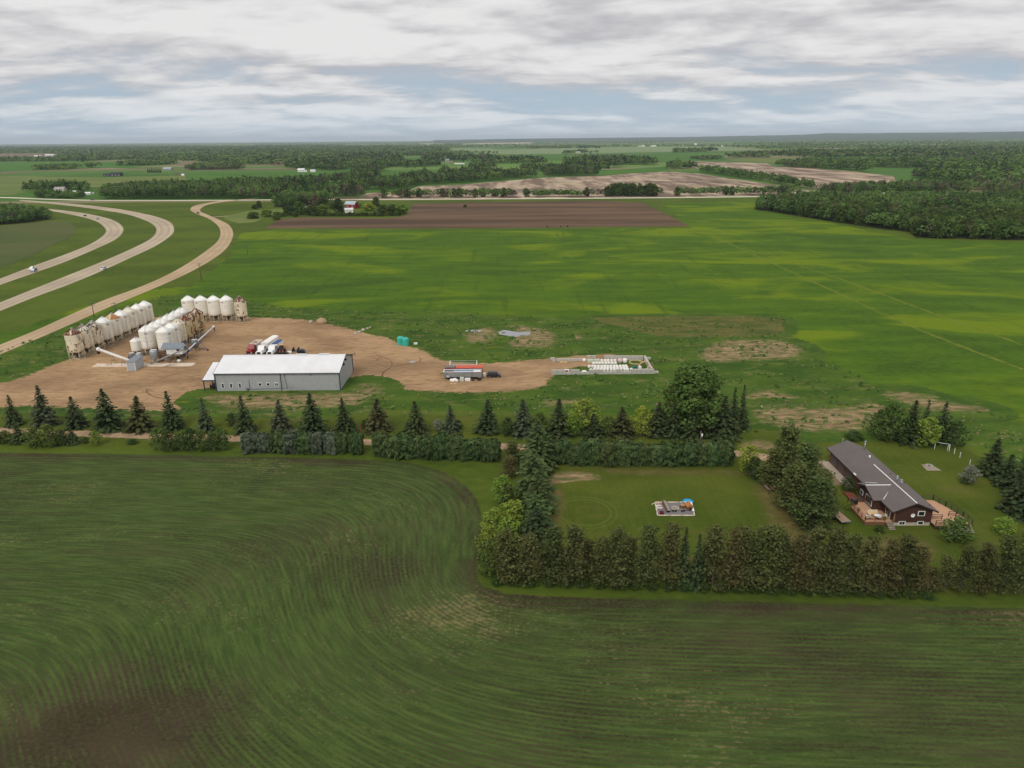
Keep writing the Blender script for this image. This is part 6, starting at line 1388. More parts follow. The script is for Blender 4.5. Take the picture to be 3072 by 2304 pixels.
# cross gable towards the left
gx0, gy0_, gy1_ = 70.3, 122.9, 129.2; gm = (gy0_+gy1_)/2; gr = 4.55
part('cross_wall', MB().prism([(gy0_, .75), (gy1_, .75), (gy1_, he-.05), (gm, gr-.15), (gy0_, he-.05)], 'x', gx0, hx0-.01), BRN, t)
part('cross_foundation', MB().b2(gx0+.06, hx0-.02, gy0_+.06, gy1_-.06, 0, .75), SIDE2, t)
xin = xm-.25
for ya, s_ in ((gy0_-.5, 1), (gy1_+.5, -1)):
    zl = he-.05-.2; A_ = (gx0-.55, ya, zl); B_ = (gx0-.55, gm, gr); C_ = (xin, gm, gr); D_ = (hx0-.4, ya, zl)
    mbq = MB(); th = .17
    topq = [A_, B_, C_, D_]; 
    mbq.poly([(a, b, c+th) for a, b, c in topq]).poly(topq)
    for i in range(4):
        a, b = topq[i], topq[(i+1) % 4]; mbq.poly([a, b, (b[0], b[1], b[2]+th), (a[0], a[1], a[2]+th)])
    rp = part('cross_roof', mbq, SH, t)
    part('valley_flashing', MB().tube((xin-.15, gm+(-.1 if s_ == 1 else .1), gr+.22), (hx0-.35, ya, zl+.28), .09, .07, 5), WPAINT, rp)
    part('bargeboard', MB().prism([(ya, zl-.1), (ya, zl+.18), (gm, gr+.18), (gm, gr-.12)], 'x', gx0-.62, gx0-.56), mat('fascia_dark', S(62, 52, 48), .7), rp)
part('cross_ridge_cap', MB().b2(gx0-.5, xin, gm-.1, gm+.1, gr+.15, gr+.24), WPAINT, t)
def hwin(axis, pos, c, z, w_, h_, mull=1, sgn=-1):
    """window on a wall: axis 'y' faces -Y at y=pos, axis 'x' faces -X at x=pos"""
    def bb(a0_, a1_, d0, d1, z0_, z1_):
        return MB().b2(a0_, a1_, pos+sgn*d1, pos+sgn*d0, z0_, z1_) if axis == 'y' else MB().b2(pos+sgn*d1, pos+sgn*d0, a0_, a1_, z0_, z1_)
    fr = part('window', bb(c-w_/2, c+w_/2, .003, .07, z-h_/2, z+h_/2), WPAINT, t)
    ww = (w_-.24)/mull
    for i in range(mull):
        a = c-w_/2+.12+i*ww; part('pane', bb(a+.04, a+ww-.04, .071, .095, z-h_/2+.13, z+h_/2-.13), GLASS, fr)
hwin('y', hy0, 77.0, 2.65, 1.35, 1.05); hwin('y', hy0+.06, 73.7, .62, 1.3, .85, 2); hwin('y', hy0+.06, 77.2, .62, 1.2, .8)
hwin('x', gx0, 124.9, 2.1, 2.6, 1.7, 3); hwin('x', gx0, 127.9, 2.2, 1.2, 1.0)
hwin('x', hx0, 120.6, 1.9, 1.8, 1.9, 2)
part('wainscot', MB().b2(gx0-.05, gx0-.003, gy0_+.2, gy1_-.2, .3, 1.15), SIDE2, t)
part('corner_board', MB().b2(hx0-.06, hx0+.12, hy0-.06, hy0+.12, .1, he-.15), mat('corner_pine', S(150, 112, 84), .8), t)
for i, (a, b) in enumerate(((143.0, 146.0), (139.3, 142.4), (135.6, 138.7))):
    gd = part('garage_door', MB().b2(hx0-.06, hx0-.004, a, b, .08, 2.75), GDOOR, t)
    for q in range(4): part('door_panel', MB().b2(hx0-.085, hx0-.061, a+.08, b-.08, .14+q*.66, .72+q*.66), GDOOR, gd)
    part('brick_pier', MB().b2(hx0-.14, hx0-.003, b+.02, b+.5, .02, 2.85), BRICK, t)
dr = part('entry_door', MB().b2(hx0-.05, hx0-.004, 131.0, 132.0, .2, 2.3), WPAINT, t)
part('brick_facing', MB().b2(hx0-.05, hx0-.004, 132.2, 135.3, .1, 2.9), BRICK, t)
part('chimney_pipe', MB().tube((78.6, 145.0, 3.6), (78.6, 145.0, 5.6), .13).tube((78.6, 145, 5.6), (78.6, 145, 5.85), .2), STEEL, t)
for yy in (128.2, 126.6): part('roof_vent_pipe', MB().tube((77.1, yy, 4.2), (77.1, yy, 5.45), .14).tube((77.1, yy, 5.45), (77.1, yy, 5.62), .22), STEEL, t)
part('roof_vent', MB().tube((77.0, 139.4, 4.3), (77.0, 139.4, 4.9), .22, .18), WPAINT, t)
part('vent_mast', MB().tube((74.6, 147.2, 3.5), (74.6, 147.2, 5.6), .05), STEEL, t); part('gutter_box', MB().box((71.3, 133.6, 3.4), (.3, .9, .2)), WPAINT, t)
for yy, xx in ((131.5, 77.6), (128.9, 79.2), (119.6, 79.0)): part('plumbing_vent', MB().tube((xx, yy, 3.4), (xx, yy, hr-(xx-xm)*(hr-he)/(hx1-xm)+.45), .07, .07, 6), DARK, t)
part('attic_vent', MB().prism([(xm-1.3, 3.95), (xm+1.3, 3.95), (xm, 4.5)], 'y', hy0-.03, hy0-.004), DARK, t)
t = thing('satellite_dish', 'white satellite dish on the gable wall of the house', 'satellite dish', (75.2, hy0, 2.5)); dsh = MB().lathe([(.001, 0), (.2, .03), (.42, .12)], 16); dsh.v = [(x, -z-.35 if False else -.35-z, y) for x, y, z in dsh.v]; dsh.build('dish', WPAINT, t); MB().tube((0, 0, -.1), (0, -.34, 0), .04).build('arm', STEELD, t)
# decks
def rail(par, pts, z, mt, h=1.0):
    for a, b in zip(pts[:-1], pts[1:]):
        a = np.array(a, float); b = np.array(b, float); L = np.linalg.norm(b-a); k = max(1, round(L/1.6))
        for i in range(k+1):
            q = a+(b-a)*i/k; part('post', MB().box((q[0], q[1], z+h/2), (.11, .11, h)), mt, par)
        for hh_ in (h, h*.62, h*.3): part('rail', MB().tube((*a, z+hh_), (*b, z+hh_), .045, .045, 5), mt, par)
t = thing('front_deck', 'lumber deck with brown railing at the left front of the house', 'deck', (69, 121.8, 0), world=True)
dk = part('deck_floor', MB().prism([(66.8, 118.7), (71.94, 118.7), (71.94, 122.8), (70.2, 122.8), (70.2, 126.2), (66.8, 126.2)], 'z', .72, .9), DECK, t)
part('skirt', MB().b2(66.85, 71.9, 118.75, 118.85, .1, .7).b2(66.85, 66.95, 118.86, 126.1, .1, .7), RAILB, t)
rail(t, [(70.2, 126.15), (66.85, 126.15), (66.85, 118.78), (70.6, 118.78)], .9, RAILB)
for i in range(5): part('stair_tread', MB().b2(70.7, 71.95, 118.25-.32*i, 118.6-.32*i, .68-.16*i, .74-.16*i), WOODG, t)
part('stringer', MB().tube((70.75, 118.6, .62), (70.75, 117.0, .02), .06).tube((71.9, 118.6, .62), (71.9, 117.0, .02), .06), RAILB, t)
t = thing('red_landing', 'red-brown wooden landing between deck and garage', 'deck', (70.4, 129, 0), world=True); part('floor', MB().b2(68.4, 70.25, 126.4, 131.4, .3, .42), REDDK, t); part('step', MB().b2(68.4, 70.2, 131.45, 131.9, .05, .22), REDDK, t)
t = thing('back_deck', 'pale lumber deck with dark railing at the right of the house', 'deck', (82.5, 121, 0), world=True)
part('deck_floor', MB().prism([(79.15, 117.0), (86.0, 117.0), (86.2, 120.0), (85.2, 124.2), (84.2, 126.8), (79.15, 126.8)], 'z', .72, .9), DECK, t)
part('skirt', MB().b2(79.2, 85.9, 117.05, 117.15, .1, .7), RAILD, t)
rail(t, [(79.25, 117.05), (80.8, 117.05)], .9, RAILD); rail(t, [(79.3, 119.2), (81.6, 119.2)], .9, RAILD); rail(t, [(86.1, 117.1), (86.15, 120.0), (85.15, 124.1), (84.15, 126.7), (82.0, 126.75)], .9, RAILD, 1.15)
rail(t, [(83.6, 120.4), (86.1, 120.0)], .9, RAILD)
for i in range(4): part('stair_tread', MB().b2(81.4, 85.8, 116.55-.34*i, 116.95-.34*i, .66-.18*i, .72-.18*i), WOODG, t)
# deck furniture
t = thing('barbecue', 'dark covered barbecue at the back corner of the front deck', 'barbecue', (67.7, 125.3, .9)); MB().box((0, 0, .5), (1.2, .6, .9)).build('cart', DARK, t); MB().tube((-.55, 0, 1.0), (.55, 0, 1.0), .3, .3, 10).build('lid', mat('bbq_grey', S(60, 64, 66), .6), t)
t = thing('patio_bench', 'pale cushioned bench on the front deck', 'bench', (69.3, 120.9, .9)); MB().b2(-1.0, 1.0, -.3, .3, .3, .5).build('seat', WOODP, t); MB().b2(-1.0, 1.0, .3, .42, .35, 1.0).build('backrest', mat('cushion_cream', S(220, 205, 172), .9), t)
for xx in (-.9, .9): MB().b2(t.location[0]*0+xx-.06, xx+.06, -.3, .3, 0, .3).build('leg', WOODB, t)
t = thing('patio_table', 'white-topped patio table near the deck front railing', 'table', (69.6, 119.6, .9)); MB().lathe([(.75, .68), (.75, .74), (.001, .75)], 18).build('table_top', WPAINT, t); MB().tube((0, 0, .0), (0, 0, .68), .06).build('pedestal', DARK, t); MB().lathe([(.35, 0), (.3, .05), (.001, .06)], 12).build('base', DARK, t)
for i, (xx, yy, rz, lab) in enumerate(((68.3, 119.6, 0, 'patio chair left of the white patio table'), (70.9, 119.7, 3.1, 'patio chair right of the white patio table'), (67.6, 119.5, .6, 'patio chair in the front corner of the deck'))):
    t = thing('patio_chair', lab, 'chair', (xx, yy, .9), rz); MB().box((0, 0, .42), (.5, .5, .06)).build('seat', WOODP, t); MB().box((-.25, 0, .7), (.06, .5, .55)).build('backrest', WPAINT, t)
    for a in (-.2, .2):
        for b in (-.2, .2): MB().b2(a-.025, a+.025, b-.025, b+.025, 0, .39).build('leg', DARK, t)
for i, (xx, yy, lab) in enumerate(((67.3, 122.5, 'flower tub by the deck railing'), (70.6, 118.95, 'flower tub at the head of the porch steps'))):
    t = thing('flower_tub', lab, 'planter', (xx, yy, .9)); MB().lathe([(.001, 0), (.2, 0), (.28, .4), (.24, .4)], 12).build('tub', WOODB, t); P4, tt = quads(rs.normal(size=(60, 3))*[.16, .16, .1]+[0, 0, .52], .16); o = np_obj('plant', P4, np.arange(len(P4)).reshape(-1, 4), LM['bright'], {'tint': tt}, t)
# apron, lumber, firepit, trailer, benches
ap = thing('garage_apron', 'pale concrete apron in front of the garage doors', 'apron', (71, 140.7, 0), world=True); part('slab', MB().b2(70.0, 71.9, 134.4, 146.7, 0, .1), mat('apron_concrete', S(172, 158, 140), .9, 0, .1, .8), ap); part('gravel_bed', MB().b2(67.0, 69.98, 135.2, 146.2, 0, .06), mat('bed_brown', S(126, 106, 84), 1, 0, .2, 2), ap)
for i, (xx, yy, lab) in enumerate(((69.6, 149.0, 'pale lumber pile behind the garage'), (69.0, 146.9, 'pale plank pile at the corner of the apron'))):
    t = thing('lumber_pile', lab, 'lumber pile', (xx, yy, 0))
    for q in range(5): MB().box(((q % 3)*.25-.25, 0, .1+.16*(q//3)), (.22, 2.4-.2*q, .14), 1.5+.05*q).build('plank', WOODP if q % 2 else WOODG, t)
t = thing('fire_pit', 'stone fire pit on a gravel square behind the house', 'fire pit', (93.2, 143.4, 0)); MB().prism([(-1.7, -1.6), (1.5, -1.7), (.9, 1.7), (-1.2, 1.4)], 'z', 0, .07).build('gravel_pad', mat('pad_gravel', S(150, 138, 122), 1, 0, .15, 3), t)
for i in range(11):
    a = 2*math.pi*i/11; MB().box((math.cos(a)*.62, math.sin(a)*.62+.5, .2), (.24, .34, .3), a).build('stone', BLD, t)
MB().lathe([(.001, .08), (.5, .1)], 10, (0, .5, 0)).build('ash_bed', DARK, t)
t = thing('flat_deck_trailer', 'flat wooden-decked utility trailer on the lawn by the pines', 'trailer', (63.0, 120.7, 0), R(8)); dk = MB().b2(-.95, .95, -1.9, 1.9, .74, .84); dk.build('deck', mat('trailer_boards', S(156, 128, 108), .85, 0, .15, 2, stretch=(5, .5, 1)), t); MB().b2(-1.0, 1.0, -1.98, -1.9, .66, .86).build('tail_board', STEEL, t); MB().b2(-.95, -.87, -1.9, 1.9, .55, .73).b2(.87, .95, -1.9, 1.9, .55, .73).build('frame', DARK, t)
for s_ in (-1, 1): wheel(t, 1.12*s_, .3, .36, .22); MB().b2(1.0*s_-.14, 1.0*s_+.14, -.2, .8, .745, .78).build('fender', DARK, t)
MB().tube((-.6, 1.9, .6), (0, 3.1, .5), .05).tube((.6, 1.9, .6), (0, 3.1, .5), .05).build('drawbar', DARK, t)
def bench(label, x, y, rz, mt):
    t = thing('garden_bench', label, 'bench', (x, y, 0), rz); MB().b2(-.8, .8, -.22, .22, .4, .47).build('seat', mt, t); MB().b2(-.8, .8, .22, .28, .5, .95).build('backrest', mt, t)
    for xx in (-.65, .65):
        for yy in (-.17, .2): MB().b2(xx-.05, xx+.05, yy-.04, yy+.04, 0, .4).build('leg', DARK, t)
p = P(*zr(292, 738)); bench('red-brown garden bench by the big pines', p[0], p[1], R(100), mat('bench_red', S(140, 80, 62), .8))
p = P(*zr(257, 735)); bench('grey garden bench left of the red-brown one', p[0], p[1], R(100), WOODG)
# swing frame and fence behind the house
t = thing('swing_frame', 'white A-frame swing set without swings behind the house', 'swing set', (101.2, 153.0, 0), R(-30)); sw = 1.5
for s_ in (-1, 1):
    for q in (-.9, .9): MB().tube((sw*s_, q, 0), (sw*s_*.98, 0, 1.6), .05).build('leg', WPAINT, t)
MB().tube((-sw, 0, 1.6), (sw, 0, 1.6), .05).build('crossbar', WPAINT, t)
for i, (x, y) in enumerate([(2862, 1362), (2879, 1373), (2908, 1396), (2940, 1412), (2842, 1352)]):
    p = P(x, y); single('fence_post', MB().box((0, 0, .65), (.14, .14, 1.3)).box((0, 0, 1.33), (.18, .18, .06)), mat('post_white', S(206, 204, 198), .8), f'white fence post behind the house, {ORD[(1, 2, 3, 4, 0)[i]]} from the swing set', 'fence post', (p[0], p[1], 0), group='white fence posts')
fc = [P(x, y) for x, y in ((2280, 1222), (2360, 1220), (2410, 1222), (2470, 1226), (2520, 1216), (2570, 1212), (2620, 1208))]
t = thing('wire_fence', 'old wire fence on wooden posts across the dry patch', 'fence', tuple(fc[3]), world=True)
for q in fc: part('post', MB().box((q[0], q[1], .7), (.14, .14, 1.4)), WOODB, t)
for a, b in zip(fc[:-1], fc[1:]):
    for hh_ in (.6, 1.15): part('wire', MB().tube((a[0], a[1], hh_), (b[0], b[1], hh_), .012, .012, 4), STEELD, t)
fl = [P(x, 1243.5+max(0, (x-900))*.008) for x in range(-40, 1560, 66)]
t = thing('pasture_fence', 'low wire fence on grey posts along the far side of the driveway lawn', 'fence', tuple(fl[10]), world=True)
for q in fl: part('post', MB().tube((q[0], q[1], 0), (q[0], q[1], 1.25), .07, .06, 6), WOODG, t)
for a, b in zip(fl[:-1], fl[1:]):
    for hh_ in (.6, 1.1): part('wire', MB().tube((a[0], a[1], hh_), (b[0], b[1], hh_), .012, .012, 4), STEELD, t)
# ---- play area on the lawn
pl = thing('play_pad', 'grey gravel play area edged with pale timbers on the lawn', 'play area', (32.3, 125.4, 0), world=True)
cs = [(28.8, 128.2), (36.2, 128.1), (35.5, 122.7), (28.3, 122.9)]
part('gravel', MB().prism(cs, 'z', 0, .08), mat('play_gravel', S(122, 116, 118), 1, 0, .15, 4, .2), pl)
for i in range(4):
    a = np.array(cs[i]); b = np.array(cs[(i+1) % 4]); L = np.linalg.norm(b-a); k = 3
    for q in range(k):
        m0 = a+(b-a)*(q+.03)/k; m1 = a+(b-a)*(q+.97)/k; part('edge_timber', MB().tube((*m0, .13), (*m1, .13), .13, .12, 7), mat('edging_pale', S(214, 200, 176), .85, 0, .1), pl)
p = P(1952, 1515); single('timber', MB().tube((0, 0, .1), (1.2, .9, .1), .09, .08, 6), mat('edging_pale', S(214, 200, 176)), 'pale stray timber at the left corner of the play area', 'timber', (28.0, 127.4, 0))
t = thing('picnic_plank_table', 'long wooden plank bench across the play area', 'bench', (30.6, 125.8, .08), R(2)); MB().b2(-.32, .32, -2.0, 2.0, .55, .65).build('seat', WOODG, t); MB().b2(-.42, -.34, -1.9, 1.9, .3, .95).build('side_board', WOODB, t)
for yy in (-1.6, 1.6): MB().b2(-.35, .3, yy-.08, yy+.08, 0, .55).build('leg', DARK, t)
t = thing('plastic_pool', 'bright blue round paddling pool at the play area corner', 'paddling pool', (35.4, 127.9, 0)); BLU = mat('pool_blue', S(38, 160, 214), .35, 0, .06); MB().lathe([(.85, .02), (1.0, .42), (1.06, .45), (1.0, .47), (.86, .12), (.001, .1)], 24).build('basin', BLU, t); MB().lathe([(.84, .16), (.001, .17)], 24).build('water', mat('pool_water', S(70, 190, 220), .08, 0, .03, spec=.6), t); MB().lathe([(1.0, .45), (1.1, .47), (1.0, .5)], 24).build('rim', BLU, t)
t = thing('fire_ring', 'low ring of pale stones in the middle of the play area', 'fire ring', (32.3, 125.6, .08))
for i in range(12):
    a = 2*math.pi*i/12; MB().box((math.cos(a)*.62, math.sin(a)*.62, .1), (.26, .3, .2), a).build('stone', BLD, t)
MB().lathe([(.45, .02), (.25, .16), (.001, .2)], 8).build('log_pile', WOODG, t)
t = thing('toy_playhouse', 'brown and orange wooden playhouse by the paddling pool', 'playhouse', (35.0, 125.4, .08), R(8)); MB().b2(-.5, .5, -.7, .7, 0, .9).build('wall', WOODB, t); MB().prism([(-.65, .85), (.65, .85), (0, 1.5)], 'y', -.8, .8).build('roof', mat('playhouse_orange', S(178, 120, 70), .8), t); MB().b2(-.2, .2, -.73, -.71, 0, .65).build('door', DARK, t)
t = thing('wooden_crate', 'brown wooden crate left of the playhouse', 'crate', (33.9, 126.0, .08), .3); MB().box((0, 0, .3), (.9, .8, .6)).build('box', WOODB, t); MB().box((0, 0, .63), (1.0, .9, .05)).build('lid', mat('crate_tan', S(170, 130, 92), .8), t)
t = thing('white_slide', 'small white slide at the right edge of the play area', 'slide', (35.6, 125.3, .08), R(5)); MB().prism([(-.9, .05), (-.9, .12), (.7, 1.0), (.7, .9)], 'x', -.22, .22).build('chute', WPAINT, t); MB().tube((-.2, .75, 0), (-.2, .75, 1.0), .04).tube((.2, .75, 0), (.2, .75, 1.0), .04).build('ladder', WPAINT, t)
t = thing('blue_toy_car', 'dark blue toy beside the paddling pool', 'toy', (35.7, 126.8, .08), .4); MB().box((0, 0, .25), (.9, .5, .3)).build('body', mat('toy_navy', S(34, 44, 84), .5), t); MB().box((0, 0, .5), (.4, .45, .25)).build('cabin', WPAINT, t)
for i, (xx, lab) in enumerate(((31.9, 'left black pedal toy at the front of the play area'), (33.6, 'right black pedal toy at the front of the play area'))):
    t = thing('pedal_toy', lab, 'toy', (xx, 124.3, .08), i*.4)
    for yy in (-.25, .25): MB().tube((yy, -.08, .18), (yy, .08, .18), .18, .18, 12).build('wheel', DARK, t)
    MB().tube((-.3, 0, .2), (.25, 0, .5), .03).tube((.25, 0, .5), (.3, 0, .2), .03).build('frame', DARK, t)
t = thing('balance_beam', 'thin pale balance beam in the play area', 'beam', (32.8, 124.8, .08)); MB().box((0, 0, .25), (3.0, .12, .1), .03).build('beam', WOODG, t)
for xx in (-1.3, 1.3): MB().box((xx, 0, .1), (.1, .3, .2)).build('leg', WOODB, t)
t = thing('toy_ladder', 'pale ladder lying in the back corner of the play area', 'ladder', (29.3, 127.5, .08), R(10)); MB().b2(-.3, -.24, -.6, .6, .05, .12).b2(.24, .3, -.6, .6, .05, .12).build('side_rail', mat('ladder_pink', S(214, 180, 164), .8), t)
for q in (-.45, -.15, .15, .45): MB().b2(-.24, .24, q-.04, q+.04, .06, .11).build('rung', mat('ladder_pink', S(214, 180, 164)), t)
t = thing('sand_frame', 'white square sandbox frame at the left of the play area', 'sandbox', (29.3, 126.2, .08)); MB().b2(-.55, .55, -.5, -.38, 0, .2).b2(-.55, .55, .38, .5, 0, .2).b2(-.55, -.43, -.37, .37, 0, .2).build('frame', WPAINT, t); MB().b2(-.42, .4, -.37, .37, .0, .08).build('sand', mat('box_sand', S(150, 128, 100), 1), t)
t = thing('maroon_box', 'maroon box in the front left corner of the play area', 'box', (29.2, 123.5, .08)); MB().box((0, 0, .25), (.7, .8, .5)).build('body', mat('box_maroon', S(92, 24, 30), .7), t); MB().box((0, 0, .52), (.75, .85, .05)).build('lid', mat('box_maroon', S(92, 24, 30)), t)

# ---- utility poles
def pole(label, p, h, mt=None, arms=2, trans=False, lean=0., rz=.4):
    t = thing('utility_pole', label, 'utility pole', (p[0], p[1], 0), rz); mt = mt or mat('pole_wood', S(96, 84, 74), .95, 0, .2, 4, stretch=(1, 1, .2))
    MB().tube((0, 0, -.3), (lean, 0, h), .16, .11, 8).build('pole', mt, t)
    for i in range(arms):
        a = MB().box((lean, .12, h-.5-.9*i), (2.4, .1, .12)).build('crossarm', mt, t)
        for q in (-1.05, -.4, .4, 1.05): MB().tube((q+lean, .12, h-.44-.9*i), (q+lean, .12, h-.22-.9*i), .05, .04, 6).build('insulator', STEELD, a)
    if trans: MB().tube((lean+.28, 0, h-1.6), (lean+.28, 0, h-.8), .22, .22, 12).build('transformer', WPAINT, t)
    return t
for (bx_, by_), ytop, lab in [((815, 1125), 1000, 'utility pole with double crossarm by the service road, left of two'), ((1005, 1110), 1000, 'utility pole behind the left bin row'), ((1740, 805), 660, 'utility pole beside the service road bend'), ((2140, 580), 468, 'dark utility pole on the edge of the hay field')]:
    x, y = z1(bx_, by_); pole(lab, P(x, y), ht(x, y, z1(0, ytop)[1]))
x, y = zf(500, 420, .2351)(1497, 852); pole('grey utility pole in front of the farmstead grove', P(x, y), ht(x, y, 420+800*.2351), arms=1)
x, y = z6(1868, 345); pt = P(x, y); pole('utility pole with white transformer rising out of the hedge', pt, ht(x, y, z6(0, 226)[1]), arms=0, trans=True)
htr = ht(x, y, z6(0, 226)[1])
x, y = z5(2189, 488); pr = P(x, y); hr_ = ht(x, y, z5(0, 305)[1]); pole('bare red-brown pole standing between the two hedges', pr, hr_, mat('pole_red', S(98, 52, 40), .9, 0, .15), arms=0)
t = thing('power_line', 'thin power wires from the transformer pole to the red-brown pole', 'wires', ((pt[0]+pr[0])/2, pt[1], 0), world=True)
for dzz in (.15, 1.2):
    a = np.array([pt[0], pt[1], htr-dzz]); b = np.array([pr[0], pr[1], hr_-dzz*.6]); pts_ = [a+(b-a)*f-[0, 0, 1.2*4*f*(1-f)*.4] for f in np.linspace(0, 1, 13)]
    part('wire', MB().path([tuple(q) for q in pts_], .02, 4), DARK, t)
for i, (x, y, h, lab) in enumerate([(86, 986, 1.6, 'short dark marker post by the service road'), (1678, 745, 1.0, '')][:1]):
    p = P(x, y); single('marker_post', MB().tube((0, 0, 0), (0, 0, h), .08, .07, 6).box((0, 0, h), (.2, .05, .3)), WOODB, lab, 'post', (p[0], p[1], 0))
p = P(670, 1066); single('flag_mast', MB().tube((0, 0, 0), (0, 0, 6.5), .06, .03, 6).lathe([(.25, 0), (.2, .15), (.001, .16)], 8), mat('mast_tan', S(196, 166, 120), .7), 'thin pale mast standing behind the left end of the shop', 'mast', (-91.5, 222.0, 0))

# ---- far buildings
def building(name, label, px, py, wpx, hpx, roofc, wallc, dep=.7, cat='building', rz=0., gam=False, win_=2, roofr=.38):
    p = P(px, py); k = (p[1]*.945+23)/F; w_ = wpx*k; h = hpx*k; d = w_*dep
    t = thing(name, label, cat, (p[0], p[1]+d/2, 0), rz)
    wm = mat('wall_%02x%02x%02x' % wallc, S(*wallc), .8, 0, .1, .3); rm = mat('roof_%02x%02x%02x' % roofc, S(*roofc), .7, 0, .1, .3)
    e = h*(1-roofr)
    if gam:   # gambrel roof, gable towards -X
        prof = [(-d/2, 0), (d/2, 0), (d/2, e), (d*.36, h*.86), (0, h), (-d*.36, h*.86), (-d/2, e)]
        MB().prism(prof, 'x', -w_/2, w_/2).build('wall', wm, t)
        for a, b in (((-d/2-.3, e-.2), (-d*.37, h*.87)), ((-d*.37, h*.87), (0, h+.1)), ((d/2+.3, e-.2), (d*.37, h*.87)), ((d*.37, h*.87), (0, h+.1))):
            MB().prism([a, (a[0], a[1]+.2), (b[0], b[1]+.2), b], 'x', -w_/2-.4, w_/2+.4).build('roof', rm, t)
    else:
        MB().prism([(-d/2, 0), (d/2, 0), (d/2, e), (0, h-.1), (-d/2, e)], 'x', -w_/2, w_/2).build('wall', wm, t)
        for s_ in (-1, 1): MB().prism([(s_*(d/2+.4), e-.15), (s_*(d/2+.4), e+.1), (0, h+.2), (0, h)], 'x', -w_/2-.4, w_/2+.4).build('roof', rm, t)
    for i in range(win_):
        c = -w_/2+w_*(i+.5)/win_; fr = MB().b2(c-w_*.07, c+w_*.07, -d/2-.08, -d/2-.005, e*.35, e*.75).build('window', WPAINT, t); MB().b2(c-w_*.05, c+w_*.05, -d/2-.12, -d/2-.085, e*.4, e*.7).build('pane', GLASS, fr)
    MB().b2(w_*.5-w_*.1-w_*.12, w_*.5-w_*.1, -d/2-.06, -d/2-.005, 0, e*.7).build('door', wm, t)
    return t
W_ = (232, 232, 230)
